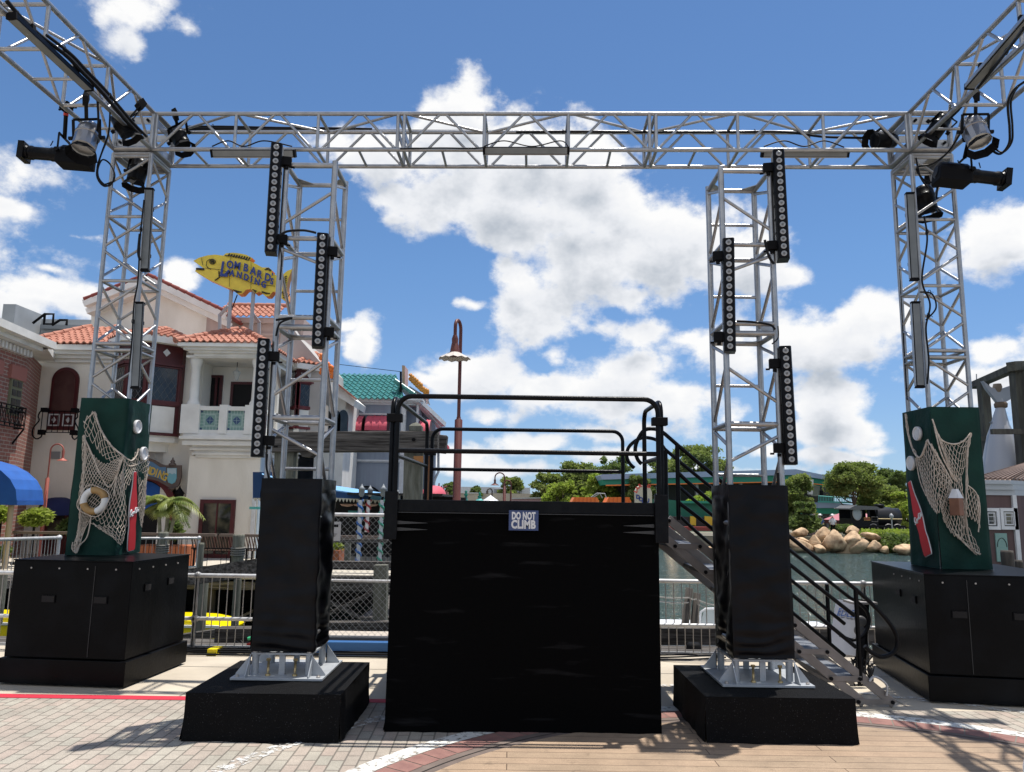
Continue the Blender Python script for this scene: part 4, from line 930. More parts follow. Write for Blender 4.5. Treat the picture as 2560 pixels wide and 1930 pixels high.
# sign
c = W(1309, 1301, 6.44); sg = thing('warning_sign', 'navy DO NOT CLIMB sign on the front of the platform', 'sign', c)
obj('sign_board', MB().obox(c, X, Y, Z, .124, .003, .083), NVYS, sg)
b, w = text_mb('DO NOT', .082, c+V((-.100, -.0035, .010)), X, Z, .001, bold=.0040, fit=.200, spacing=1.05)
text_mb('CLIMB', .092, c+V((-.103, -.0035, -.064)), X, Z, .001, bold=.0045, fit=.205, spacing=1.05, mb=b)
for v in range(0): pass
obj('sign_lettering', b, WHITEP, sg)

# ------------------------------------------------------------------ stairs with handrails
st = thing('access_stairs', 'grey aluminium stairs with black handrails going down right of the platform', 'stairs', V((2.4, 7.9, 0)))
YN, YF = 7.46, 8.30
STR = mat('stair_aluminium', (.24, .215, .20), .5, .35, (.19, .17, .155), 7)
def wn(x, y, Y_=YN): return W(x, y, Y_)
def stringer(Yy, nm):
    a0, a1 = wn(1669, 1297), wn(2235, 1766); c0, c1 = wn(1651, 1335), wn(2160, 1767)
    for p, q in ((a0, a1), (c0, c1)):
        p = V((p.x, Yy, p.z)); q = V((q.x, Yy, max(q.z, .03))); obj(nm, MB().bar(p, q, .03, .082), STR, st, bevel=.004)
    return a0, a1, c0, c1
a0, a1, c0, c1 = stringer(YN, 'stringer'); stringer(YF, 'stringer')
TRD = mat('stair_tread', (.13, .145, .17), .75, .1, (.17, .18, .2), 12)
for k in range(8):
    t = k/7*.985+.004
    q = a0.lerp(a1, t); z = max(q.z-.012, .05); f = (c0.z-z)/(c0.z-c1.z); x0 = c0.x+(c1.x-c0.x)*max(0, min(1, f)); x1 = q.x
    if k < 7: obj('tread', MB().box((x0-.02, YN+.02, z-.02), (x1+.0, YF-.02, z+.02)), TRD, st, bevel=.004); obj('tread_nosing', MB().box((x1, YN+.02, z-.022), (x1+.012, YF-.02, z+.022)), STR, st)
    for yy in (YN-.018, YF+.018): obj('side_link', MB().box((x0-.015, yy-.006, z-.025), (x1+.02, yy+.006, z+.025)), STR, st, bevel=.003)
    for xx in (x0, x1):
        obj('pivot_bolt', MB().tube((xx, YN-.024, z), (xx, YN-.034, z), .018, 10), BLKM, st)
for (x, y) in ((2175, 1705), (1775, 1345)):
    p = wn(x, y, YN-.05); e = (a1-a0).normalized(); n_ = V((-e.z, 0, e.x)); n_ = n_ if n_.z > 0 else -n_
    p = a0+e*((V((p.x, YN, p.z))-a0).dot(e)); p.y = YN-.03 if x > 2000 else YF
    obj('grab_handle', MB().path(cat([p-e*.0+n_*.03, p+n_*.1+e*.02, p+n_*.11+e*.14, p+n_*.03+e*.2], 6), .011, 8), GALV, st)
hr = .0195
def hrail(pts, Yy, nm='handrail', r=hr): obj(nm, MB().path(cat([W(x, y, Yy) for x, y in pts], 6), r, 8), BLK, st)
lines = [((1660, 1083), (1785, 1189), (2140, 1474), YN, 1), ((1662, 1123), (1788, 1227), (2124, 1494), YF, 0), ((1694, 1181), (1788, 1263), (2136, 1539), YN, 0),
         ((1697, 1217), (1790, 1296), (2112, 1560), YF, 0), ((1699, 1258), (1790, 1330), (2140, 1618), YN, 0), ((1701, 1292), (1791, 1373), (2112, 1640), YF, 0)]
for p, m, q, yy, _ in lines: hrail((p, m, q), yy)
hrail(((1660, 1083), (1640, 1073), (1612, 1075), (1594, 1100), (1588, 1125), (1594, 1148), (1604, 1160)), YN, 'handrail_hook')
hrail(((1662, 1123), (1645, 1102), (1615, 1094), (1592, 1100), (1572, 1118), (1567, 1140), (1574, 1158), (1586, 1170)), YF, 'handrail_hook')
hrail(((2140, 1474), (2180, 1510), (2225, 1560), (2243, 1600), (2235, 1630), (2205, 1642), (2180, 1632), (2162, 1615)), YN, 'handrail_loop', .021)
hrail(((2124, 1494), (2145, 1506), (2168, 1530), (2172, 1560), (2158, 1588), (2130, 1600), (2100, 1588)), YF, 'handrail_loop', .019)
def hpost(x, y0, y1, yy): a = W(x, y0, yy); b_ = W(x, y1, yy); obj('handrail_post', MB().tube(a, (a.x, a.y, b_.z), .022, 8), BLK, st)
hpost(1693, 1112, 1300, YN); hpost(2139, 1474, 1700, YN); hpost(1664, 1126, 1320, YF); hpost(2067, 1460, 1610, YF)

# cable cart behind the stair foot and the leaning white board
c = V((3.72, 8.75, 0)); cc = thing('cable_cart', 'black cable cart with two round discs behind the foot of the stairs', 'cart', c)
obj('cart_frame', MB().bar(W(2160, 1500, 8.7), W(2150, 1700, 8.6), .10, .05), BLKM, cc)
obj('cart_shelf', MB().obox(W(2150, 1505, 8.7), X, Y, Z, .14, .12, .012), ALUD, cc)
for p in (W(2151, 1553, 8.45), W(2148, 1576, 8.45)): obj('round_cover', MB().lathe(p, -Y, [(.058, 0), (.058, .02), (.05, .028), (0, .028)], 20), mat('grey_disc', (.10, .10, .10), .5), cc)
b = MB()
rr = random.Random(4)
for k in range(14):
    x = 2130+rr.random()*50; b.path(cat([W(x+rr.uniform(-15, 15), 1640+rr.random()*25, 8.4), W(x+rr.uniform(-12, 12), 1670, 8.35), W(x+rr.uniform(-10, 10), 1700, 8.3), W(x+rr.uniform(-15, 15), 1718, 8.3)], 5), .009, 5)
obj('loose_cables', b, CAB, cc)
pts = [W(2092, 1498, 8.95), W(2150, 1506, 8.95), W(2140, 1640, 8.75), W(2072, 1630, 8.75)]
nb_ = (pts[1]-pts[0]).cross(pts[3]-pts[0]).normalized()
nb_ = nb_ if nb_.y < 0 else -nb_
eb = thing('leaning_board', 'whitish board with blue lettering leaning behind the stair foot', 'sign board', pts[3])
obj('board', MB().prism(pts, -nb_*.02), mat('board_white', (.42, .44, .50), .6, 0, (.34, .36, .42), 4), eb)
ex = (pts[1]-pts[0]).normalized(); ey = (pts[0]-pts[3]).normalized()
b, w = text_mb('EDLEN', .13, pts[0]+ex*.02-ey*.19+nb_*.004, ex, ey, .001, shear=.25, fit=.27); obj('board_lettering', b, mat('lettering_blue', (.03, .10, .34), .6), eb)
# pale blurred post edge at the very right
obj('white_post', MB().lathe(V((1.775, 2.6, 0)), Z, [(.10, 0), (.10, .6), (.09, 1.02), (.05, 1.15), (.0, 1.2)], 20), mat('white_plastic', (.75, .76, .82), .5), None, 'pale white post just entering at the right edge', 'post')
# ------------------------------------------------------------------ helpers for buildings
def span(px0, py0, px1, py1, Yv):
    p = W((px0+px1)/2, py0, Yv); q = W((px0+px1)/2, py1, Yv); return W(px0, (py0+py1)/2, Yv).x, W(px1, (py0+py1)/2, Yv).x, q.z, p.z
def pbox(mb, px0, py0, px1, py1, Y0, Y1):
    x0, x1, z0, z1 = span(px0, py0, px1, py1, Y0); return mb.box((x0, Y0, z0), (x1, Y1, z1))
def outline(mb, pts, Yv, th): return mb.prism([W(x, y, Yv) for x, y in pts], (0, th, 0))
def tile_roof(mb, A, B, U, L, la=0., lb=0., cw=.22, rh=.36, amp=.045):
    """barrel tiles: eave A-B, unit up-slope vector U, length L, insets la/lb at the ridge"""
    A = V(A); B = V(B); E = (B-A).normalized(); Wd = (B-A).length; U = V(U).normalized(); N = E.cross(U)
    if N.z < 0: N = -N
    rows = max(1, round(L/rh)); rh = L/rows; nx = max(2, int(Wd/cw*6))
    for r in range(rows):
        v0 = r*rh; v1 = v0+rh*1.04
        vs = []
        for i in range(nx+1):
            x = Wd*i/nx
            for v, lift in ((v0, amp*.8), (v1, 0)):
                xa = la*v/L; xb = Wd-lb*v/L; xx = min(max(x, xa), xb)
                s = math.sin(xx/cw*2*math.pi); h = amp*(abs(s)**.8*(1 if s > 0 else -.55))
                vs.append(A+E*xx+U*min(v, L)+N*(h+lift+.02))
        # front lip
        fs = [(2*i, 2*i+2, 2*i+3, 2*i+1) for i in range(nx)]
        mb.add(vs, fs, False)
        lip = []
        for i in range(nx+1): lip += [vs[2*i], V(vs[2*i])-N*(amp*1.0)]
        mb.add(lip, [(2*i, 2*i+2, 2*i+3, 2*i+1) for i in range(nx)])
    return mb
def cap_tiles(mb, P, Q, r=.09, seg=.36):
    P = V(P); Q = V(Q); n = max(1, int((Q-P).length/seg)); d = (Q-P)/n
    for i in range(n): mb.tube(P+d*i, P+d*(i+1.08), r*1.15, 10, r*.9)
    return mb
def hip(root, x0, x1, ye, ze, yr, zr, xr0, xr1, name='roof', m=TILE, cw=.22):
    """front slope with hips both sides, roof rising from the eave (ye, ze) to the ridge (yr, zr)"""
    b = MB(); U = V((0, yr-ye, zr-ze)); tile_roof(b, (x0, ye, ze), (x1, ye, ze), U, U.length, xr0-x0, x1-xr1, cw)
    cap_tiles(b, (x0, ye, ze+.06), (xr0, yr, zr+.06)); cap_tiles(b, (x1, ye, ze+.06), (xr1, yr, zr+.06))
    for sx, xe, xr in ((-1, x0, xr0), (1, x1, xr1)):
        dx = xr-xe
        if abs(dx) > .1:
            Us = V((dx, 0, zr-ze)); Ls = Us.length; dy = yr-ye
            if sx > 0: tile_roof(b, (xe, ye, ze), (xe, ye+2*dy, ze), Us, Ls, dy, dy, cw)
            else: tile_roof(b, (xe, ye+2*dy, ze), (xe, ye, ze), Us, Ls, dy, dy, cw)
    return obj(name, b, m, root)
def cornice(mb, x0, x1, yf, z0, z1, steps, ret=.6):
    """stepped moulding; steps = list of (height share, projection)"""
    z = z0; tot = sum(s[0] for s in steps)
    for h, p in steps:
        dz = (z1-z0)*h/tot; mb.box((x0-p, yf-p, z), (x1+p, yf+ret, z+dz)); z += dz
    return mb

# ------------------------------------------------------------------ restaurant building
R = thing('restaurant_building', 'cream stucco waterfront building with red tile roofs and maroon bay windows', 'building', V((-11, 26, 0)))
# left wing
x0, x1 = W(95, 1100, 25).x-.8, W(300, 1100, 25).x
b = MB().box((x0, 25, -.05), (x1+1.2, 30, 6.55)); obj('wall', b, STUCCO, R)
ex0, ex1 = -16.1, -13.0; ze = W(150, 858, 24.3).z
cb = MB(); cornice(cb, ex0+.6, -13.5, 25, ze-.52, ze, [(1.0, .12), (1, .25), (1, .38), (1.6, .55)]); obj('cornice', cb, STUCCOW, R)
hip(R, ex0, -13.0, 24.35, ze, 26.6, ze+1.05, ex0+.9, -14.3)
# gabled main block behind
Yg = 27.5
gp = [(228, 1300), (228, 760), (378, 690), (565, 780), (565, 1300)]
obj('wall', outline(MB(), gp, Yg, 5), STUCCO, R)
P0, P1, P2 = W(222, 752, Yg-.3), W(378, 690, Yg-.3), W(572, 782, Yg-.3)
b = MB()
for p, q in ((P0, P1), (P1, P2)):
    b.bar(p-Z*.18, q-Z*.18, .7, .26); b.bar(p-Z*.42+V((0, .12, 0)), q-Z*.42+V((0, .12, 0)), .45, .2)
obj('gable_moulding', b, STUCCOW, R)
b = MB()
for p, q in ((P0, P1), (P2, P1)):
    cap_tiles(b, p+V((0, -.30, -.02)), q+V((0, -.30, -.02)), .075, .3)
    for k in range(24):
        t = k/24; o = p.lerp(q, t); b.tube(o+V((0, -.25, -.10)), o+V((0, 5, -.08)), .09, 6)
obj('gable_roof', b, mat('shaded_red_tile', (.26, .06, .045), .8, 0, (.20, .045, .035), 5), R)  # darker red paints the shaded underside of the gable edge into the tile
# corner pilaster of the gable block, stained
x0, x1, z0, z1 = span(500, 880, 560, 1000, Yg-.02); obj('wall', MB().box((x0+.1, Yg-.06, 4), (x1, Yg+1, W(530, 790, Yg).z)), PINKW, R)
# recessed pink wall with tile strip on top
x0 = W(545, 800, 28.5).x; x1 = W(760, 800, 28.5).x; zt = W(650, 795, 28.5).z
obj('wall', MB().box((x0, 28.5, 4), (x1, 32, zt)), PINKW, R)
b = MB(); tile_roof(b, (x0-.1, 28.3, zt), (x1-1.0, 28.3, zt), V((0, 1, .62)), 1.3); cap_tiles(b, (x0, 29.4, zt+.74), (x1-1, 29.4, zt+.74)); obj('roof', b, TILE, R)
b = MB().box((x0, 28.36, zt-.22), (x1-1, 28.5, zt-.02)); b.box((x0, 28.44, zt-.7), (x1-1, 28.5, zt-.6)); obj('cornice', b, PINKW, R)
# right gable end behind the tower
obj('wall', outline(MB(), [(690, 1100), (690, 900), (712, 790), (752, 850), (800, 905), (800, 1100)], 27.8, 4), mat('grey_stucco', (.46, .44, .42), .85, 0, (.40, .38, .36), 1.5), R)
# portico with balcony: walls
YP = 24.2
px_l, px_r = W(452, 1150, YP).x, W(642, 1150, YP).x
zt1 = W(560, 893, YP).z; zf = W(560, 1092, YP).z
obj('wall', MB().box((px_l-.9, 24.9, -.05), (px_l+.1, 27.6, zt1+.3)), STUCCO, R)
obj('wall', MB().box((px_l+.12, YP+.35, -.05), (px_r-.0, 28.6, zf-.6)), STUCCO, R)
wlb = WHITEP
obj('wall', MB().box((px_r, YP+.36, -.05), (px_r+.03, 28.6, zf-.6)), mat('pale_blue_wall', (.46, .56, .64), .8), R)
b = MB(); zb = W(560, 1143, YP).z
cornice(b, px_l+.35, px_r-.1, YP+.3, zb, zf, [(.8, .02), (.6, .10), (.8, .06), (.7, .16), (.7, .12), (1.3, .34), (.5, .30), (.9, .42)], 4.3); obj('balcony_moulding', b, STUCCOW, R)
# back wall of the loggia, its side, ceiling
bw = 25.9
obj('wall', MB().box((px_l+.1, bw, zf), (px_r-.0, bw+.2, zt1-.03)), STUCCO, R); obj('balcony_floor', MB().box((px_l, YP+.3, zf-.1), (px_r, 28.5, zf+.0)), STUCCOW, R)
obj('wall', MB().box((px_l+.05, YP+.9, zf), (px_l+.12, bw, zt1+.3)), STUCCO, R)
obj('balcony_ceiling', MB().box((px_l-.1, YP+.02, zt1-.02), (px_r+.0, 28.6, zt1+.06)), STUCCOW, R)
def opening(nm, px0, py0, px1, py1, Yv, frame=REDD, fr=.09, m=DARK):
    x0, x1, z0, z1 = span(px0, py0, px1, py1, Yv)
    f = obj(nm, MB().box((x0, Yv-.05, z0), (x0+fr, Yv+.1, z1)).box((x1-fr, Yv-.05, z0), (x1, Yv+.1, z1)).box((x0+fr, Yv-.05, z1-fr), (x1-fr, Yv+.1, z1)), frame, R)
    obj('pane', MB().box((x0+fr, Yv-.02, z0), (x1-fr, Yv+.02, z1-fr)), m, f); return f, x0, x1, z0, z1
opening('door', 511, 938, 553, 1088, bw-.03); opening('door', 574, 955, 645, 1088, bw-.03); 
obj('door_panel', MB().box((W(535, 1000, bw-.1).x, bw-.12, zf), (W(541, 1000, bw-.1).x, bw-.08, W(540, 945, bw-.1).z)), REDD, R)
# columns
for cx, yc in ((487, YP+.28), (None, 28.0), (None, YP+.28)):
    x = W(cx, 950, YP+.25).x if cx else px_r-.25; zc0 = W(487, 1012, YP+.25).z
    obj('column', MB().lathe((x, yc, zc0), Z, [(.2, 0), (.2, .08), (.17, .12), (.15, .18), (.14, zt1-zc0-.3), (.17, zt1-zc0-.22), (.2, zt1-zc0-.1), (.2, zt1-zc0)], 20), STUCCOW, R)
# balustrade with tiled panels
zr0, zr1 = W(560, 1083, YP).z, W(560, 1016, YP).z
rb = obj('balustrade', MB().box((px_l, YP-.02, zr1-.13), (px_r, YP+.3, zr1)).box((px_l, YP, zr0-.12), (px_r, YP+.25, zr0+.1)).box((px_r-.28, YP+.3, zr1-.13), (px_r, 28.5, zr1)).box((px_r-.25, YP+.25, zr0-.12), (px_r-.03, 28.5, zr0+.1)).box((px_r-.2, YP+.25, zr0+.1), (px_r-.08, 28.5, zr1-.13)), STUCCOW, R)
for (a_, c_) in ((452, 499), (548, 568), (612, 642)):
    xa, xc = W(a_, 1050, YP).x, W(c_, 1050, YP).x; obj('balustrade_pier', MB().box((xa, YP-.05, zr0-.02), (xc, YP+.28, zr1+.05)), STUCCOW, R)
TILEG = mat('green_glass_tile', (.20, .33, .29), .3); TILEL = mat('pale_tile', (.40, .52, .48), .3); TILEB = mat('blue_tile', (.03, .07, .17), .3)
for (a_, c_) in ((499, 548), (568, 613)):
    xa, xc = W(a_, 1050, YP).x, W(c_, 1050, YP).x; z0, z1 = zr0+.1, zr1-.13
    b = MB().box((xa, YP+.06, z0), (xc, YP+.1, z1)); yv = YP+.055
    b.m = 1
    for k in range(1, 6): t = k/6; xx = xa+(xc-xa)*t; b.box((xx-.008, yv, z0), (xx+.008, yv+.008, z1)); zz_ = z0+(z1-z0)*t; b.box((xa, yv-.001, zz_-.008), (xc, yv+.007, zz_+.008))
    xm, zm = (xa+xc)/2, (z0+z1)/2
    b.m = 1; b.box((xm-.18, yv-.004, zm-.19), (xm+.18, yv-.002, zm+.19)); b.m = 0; b.box((xm-.155, yv-.007, zm-.165), (xm+.155, yv-.005, zm+.165))
    b.m = 2; b.prism([V((xm-.14, yv-.009, zm)), V((xm, yv-.009, zm+.15)), V((xm+.14, yv-.009, zm)), V((xm, yv-.009, zm-.15))], (0, .001, 0))
    for i in (0, 1):
        for j in (0, 1): qx = xa if i == 0 else xc-.07; qz = z0 if j == 0 else z1-.07; b.box((qx, yv-.003, qz), (qx+.07, yv, qz+.07))
    b.m = 1; b.box((xm-.14, yv-.012, zm-.004), (xm+.14, yv-.010, zm+.004)); b.box((xm-.004, yv-.012, zm-.15), (xm+.004, yv-.010, zm+.15))
    obj('tile_panel', b, [TILEG, TILEL, TILEB], R)
# portico cornice and roof
zE = W(560, 858, YP-.35).z; xe0 = W(440, 860, YP-.35).x; xe1 = W(668, 860, YP-.35).x
b = MB(); cornice(b, xe0+.5, xe1-.5, YP, zt1+.02, zE, [(1, .04), (.8, .16), (1, .28), (1.3, .42)], 4.4); obj('cornice', b, STUCCOW, R)
za_ = W(595, 826, YP+1.7).z; xa_ = W(600, 826, YP+1.7).x
hip(R, xe0, xe1, YP-.45, zE, YP+1.7, za_, xa_-.1, xa_+.1)
# ground-floor window, downpipe, vent
f, x0, x1, z0, z1 = opening('window', 497, 1249, 585, 1385, YP+.3, REDD, .12, GLASSR)
obj('mullion', MB().box(((x0+x1)/2-.02, YP+.24, z0), ((x0+x1)/2+.02, YP+.3, z1-.1)), REDD, f)
obj('door_base', MB().box((x0, YP+.25, -.02), (x1, YP+.36, z0)), REDD, R)
obj('downpipe', MB().box((W(620, 1300, YP).x, YP+.26, 0), (W(625, 1300, YP).x+.05, YP+.33, 2.1)), WHITEP, R)
# hanging lantern in the loggia
lx = W(592, 930, 25).x; lz = W(592, 938, 25).z
LN = thing('hanging_lantern', 'clear glass lantern hanging under the balcony roof', 'lantern', V((lx, 25, lz)))
obj('lantern_frame', MB().lathe((lx, 25, lz-.18), Z, [(.05, 0), (.13, .26), (.14, .28), (.03, .36), (.02, .45)], 6), mat('lantern_glass', (.5, .5, .46), .2), LN); obj('chain', MB().tube((lx, 25, lz+.25), (lx, 25, zt1), .012, 5), BLKM, LN)
# bay windows
MET0 = mat('lead_came', (.16, .17, .18), .5)
def bay(cx0, cx1, ty, by, Yf, Yb, apex, right=False):
    x0, x1 = W(cx0, 950, Yf+.5).x, W(cx1, 950, Yf+.5).x; zt = W(360, ty, Yf).z; zb_ = W(360, by, Yf).z; w = x1-x0
    g = obj('bay_window', MB().prism([V((x0, Yb, zb_)), V((x0+.0, Yf+.75, zb_)), V((x0+.75, Yf, zb_)), V((x1-.75, Yf, zb_)), V((x1, Yf+.75, zb_)), V((x1, Yb, zb_))], (0, 0, zt-zb_)), REDD, R)
    segs = [(V((x0, Yf+.75, 0)), V((x0+.75, Yf, 0))), (V((x0+.75, Yf, 0)), V((x1-.75, Yf, 0))), (V((x1-.75, Yf, 0)), V((x1, Yf+.75, 0)))]
    H = zt-zb_
    for p, q in segs:
        d = (q-p).normalized(); nrm = V((d.y, -d.x, 0)); L_ = (q-p).length; a = p+d*(.13); c = q-d*.13; z0 = zb_+.36*H; z1 = zb_+.70*H
        obj('pane', MB().prism([a+Z*z0, c+Z*z0, c+Z*z1, a+Z*z1], nrm*.012), GLASS, g)
        b = MB(); n_ = 4; wd = (c-a).length
        for k in range(-4, 9):
            for sgn in (1, -1):
                u0 = k*.21 if sgn > 0 else k*.21
                pts = []
                for t in (0, 1):
                    pass
                zz0, zz1 = 0.0, z1-z0; x_0 = u0; x_1 = u0+sgn*zz1*.62
                lo, hi = 0.0, wd
                t0, t1 = 0.0, 1.0
                dx = x_1-x_0
                if abs(dx) > 1e-6:
                    ta, tb_ = (lo-x_0)/dx, (hi-x_0)/dx; t0 = max(0, min(ta, tb_)); t1 = min(1, max(ta, tb_))
                if t1-t0 > .03: b.tube(a+d*(x_0+dx*t0)+Z*(z0+zz1*t0)+nrm*.018, a+d*(x_0+dx*t1)+Z*(z0+zz1*t1)+nrm*.018, .005, 4)
        obj('leading', b, MET0, g)
        TR_ = lambda pts, o_: obj('trim', MB().prism(pts, o_), REDW if right else REDD, g)
        for (u, v) in ((z0-.05, z0+.0), (z1, z1+.05)): TR_([p+Z*u-d*.02, q+Z*u+d*.02, q+Z*v+d*.02, p+Z*v-d*.02], nrm*.05)
        TR_([p+Z*(zb_+.72*H)-d*.03, q+Z*(zb_+.72*H)+d*.03, q+Z*(zb_+.745*H)+d*.03, p+Z*(zb_+.745*H)-d*.03], nrm*.11)
        TR_([p+Z*(zb_-.0), q+Z*(zb_-.0), q+Z*(zb_+.09)+d*.02, p+Z*(zb_+.09)-d*.02], nrm*.08); TR_([p+Z*(zb_+.31*H), q+Z*(zb_+.31*H), q+Z*(zb_+.345*H)+d*.02, p+Z*(zb_+.345*H)-d*.02], nrm*.05)
        TR_([p+Z*(z0-.05), p+d*.09+Z*(z0-.05), p+d*.09+Z*z1, p+Z*z1], nrm*.03); TR_([q-d*.09+Z*(z0-.05), q+Z*(z0-.05), q+Z*z1, q-d*.09+Z*z1], nrm*.03)
        obj('white_panel', MB().prism([a+Z*(zb_+.1), c+Z*(zb_+.1), c+Z*(zb_+.30*H), a+Z*(zb_+.30*H)], nrm*.014), STUCCOW, g)
        m_ = (p+q)/2+Z*(zb_+.86*H)+nrm*.012; obj('diamond', MB().prism([m_-d*.12, m_+Z*.13, m_+d*.12, m_-Z*.13], nrm*.01), WHITEP, g)
    # roof
    zz_ = zt; o = .28; A_ = [V((x0-o, Yb+.2, zz_)), V((x0-o, Yf+.65, zz_)), V((x0+.65, Yf-o, zz_)), V((x1-.65, Yf-o, zz_)), V((x1+o, Yf+.65, zz_)), V((x1+o, Yb+.2, zz_))]
    obj('fascia', MB().prism([p-Z*.18 for p in A_], (0, 0, .2)), STUCCOW, g)
    ap = V(((x0+x1)/2, Yb+.4, zz_+apex)); b = MB()
    for p, q in zip(A_[:-1], A_[1:]):
        m_ = (p+q)/2; U = ap-m_; Lh = (q-p).length/2; E = (q-p).normalized(); k = (ap-p).dot(E); Uv = ap-(p+E*k); tile_roof(b, p+Z*.03, q+Z*.03, Uv, Uv.length, k, (q-p).length-k, .2, .33); cap_tiles(b, p+Z*.06, ap+Z*.06, .08)
    obj('roof', b, TILE, g)
    b = MB().prism([V((x0+.2, Yb, zb_-.5)), V((x0+.4, Yf+.9, zb_-.5)), V((x0+1.0, Yf+.35, zb_-.5)), V((x1-1.0, Yf+.35, zb_-.5)), V((x1-.4, Yf+.9, zb_-.5)), V((x1-.2, Yb, zb_-.5))], (0, 0, .3))
    b.prism([V((x0, Yb, zb_-.2)), V((x0+.05, Yf+.75, zb_-.2)), V((x0+.75, Yf+.05, zb_-.2)), V((x1-.75, Yf+.05, zb_-.2)), V((x1-.05, Yf+.75, zb_-.2)), V((x1, Yb, zb_-.2))], (0, 0, .2)); obj('corbel', b, STUCCOW, g)
bay(276, 444, 842, 1086, 23.9, 25.2, .62)
bay(712, 800, 905, 1066, 27.4, 29.2, .8, True)
# plain wall between wing and portico, and entrance arch
obj('wall', MB().box((W(255, 1100, 25).x, 25.02, -.05), (px_l-.6, 27.6, 6.6)), STUCCO, R)
arcx, arz = W(345, 1300, 24.9).x, W(345, 1275, 24.9).z
def arch(mb, x, z, r0, r1, y0, y1, n=18, leg=2.0):
    pts = [V((x+r1*math.cos(t), y0, z+r1*math.sin(t))) for t in [math.pi*i/n for i in range(n+1)]]+[V((x-r1, y0, z-leg))]
    ins = [V((x+r0*math.cos(t), y0, z+r0*math.sin(t))) for t in [math.pi*i/n for i in range(n+1)]]+[V((x-r0, y0, z-leg))]
    pts = [V((x+r1, y0, z-leg))]+pts; ins = [V((x+r0, y0, z-leg))]+ins
    return mb.prism(pts+ins[::-1], (0, y1-y0, 0))
dd = obj('entrance_door', MB().prism([V((arcx+1.0*math.cos(t), 24.97, arz+1.0*math.sin(t))) for t in [math.pi*i/18 for i in range(19)]]+[V((arcx-1.0, 24.97, 0)), V((arcx+1, 24.97, 0))], (0, .04, 0)), [DARK], R)
obj('fanlight', MB().prism([V((arcx+.95*math.cos(t), 24.95, arz+.95*math.sin(t))) for t in [math.pi*i/18 for i in range(19)]], (0, .02, 0)), BLUEC, dd)
obj('arch_frame', arch(MB(), arcx, arz, 1.0, 1.22, 24.85, 25.0, leg=arz), REDW, dd); obj('arch_moulding', arch(MB(), arcx, arz, 1.22, 1.34, 24.90, 25.0, leg=arz), STUCCOW, dd)
# entrance sign
sc = W(365, 1180, 24.5)
ES = thing('entrance_sign', 'blue and bronze sign with gold lettering and a shield above the arched entrance', 'sign', sc)
BRZ = mat('bronze_frame', (.12, .085, .07), .5)
def sgp(x, y): return W(x, y, 24.5)
so_ = [(300, 1148), (372, 1146), (385, 1150), (402, 1160), (412, 1163), (452, 1163), (452, 1192), (447, 1210), (440, 1218), (428, 1222), (415, 1214), (395, 1203), (365, 1195), (300, 1192)]
obj('sign_frame', MB().prism([sgp(*p) for p in so_], (0, .1, 0)), BRZ, ES)
si = [(300, 1152), (370, 1151), (383, 1156), (400, 1168), (415, 1168), (415, 1206), (395, 1195), (366, 1188), (300, 1186)]
obj('sign_face', MB().prism([sgp(*p)+V((0, -.012, 0)) for p in si], (0, .01, 0)), SIGNB, ES)
sh_ = [(418, 1170), (442, 1170), (442, 1196), (438, 1206), (430, 1210), (421, 1206), (418, 1196)]
obj('shield', MB().prism([sgp(*p)+V((0, -.016, 0)) for p in sh_], (0, .01, 0)), mat('shield_blue', (.16, .38, .44), .5), ES)
obj('shield_sky', MB().prism([sgp(*p)+V((0, -.02, 0)) for p in [(419, 1171), (441, 1171), (441, 1186), (436, 1183), (431, 1186), (425, 1182), (419, 1186)]], (0, .003, 0)), mat('shield_pale', (.42, .52, .56), .5), ES)
b = MB(); pos = [(337, 1182), (352, 1183.5), (368, 1186), (385, 1191), (391, 1195), (400, 1199)]
for ch, (x, y), rot in zip('ANDING', [(345, 1182), (361, 1183), (374, 1186), (387, 1190), (393, 1193), (403, 1198)], (2, 5, 9, 13, 16, 19)):
    a_ = math.radians(-rot); text_mb(ch, .34, sgp(x, y)+V((0, -.02, 0)), V((math.cos(a_), 0, math.sin(a_))), V((-math.sin(a_), 0, math.cos(a_))), .01, bold=.012, wscale=.72, mb=b)
obj('sign_lettering', b, GOLD, ES)
obj('finial', MB().lathe(sgp(431, 1163), Z, [(.12, 0), (.12, .04), (.06, .08), (.08, .12), (.02, .2), (.03, .22), (0, .26)], 10), BRZ, ES); obj('finial', MB().lathe(sgp(429, 1230), Z, [(0, 0), (.05, .08), (.12, .1), (.12, .12)], 10), BRZ, ES)
# wing window with wrought-iron guard
c = span(125, 918, 193, 1075, 24.95); x0, x1 = c[0], c[1]; zb_ = W(155, 1075, 24.95).z; zt_ = W(158, 918, 24.95).z; r_ = (x1-x0)/2; zc = zt_-r_
AW = obj('arched_window', MB().prism([V(((x0+x1)/2+r_*math.cos(t), 24.94, zc+r_*math.sin(t))) for t in [math.pi*i/18 for i in range(19)]]+[V((x0, 24.94, zb_)), V((x1, 24.94, zb_))], (0, .12, 0)), REDD, R)
b = MB(); xm = (x0+x1)/2; rr2 = r_-.1
b.prism([V((xm+rr2*math.cos(t), 24.92, zc+rr2*math.sin(t))) for t in [math.pi*i/18 for i in range(19)]]+[V((xm-rr2, 24.92, zb_+.62)), V((xm+rr2, 24.92, zb_+.62))], (0, .015, 0)); obj('pane', b, mat('wine_glass', (.05, .018, .02), .08, 0, (.10, .05, .045), 1.4), AW)
b = MB()
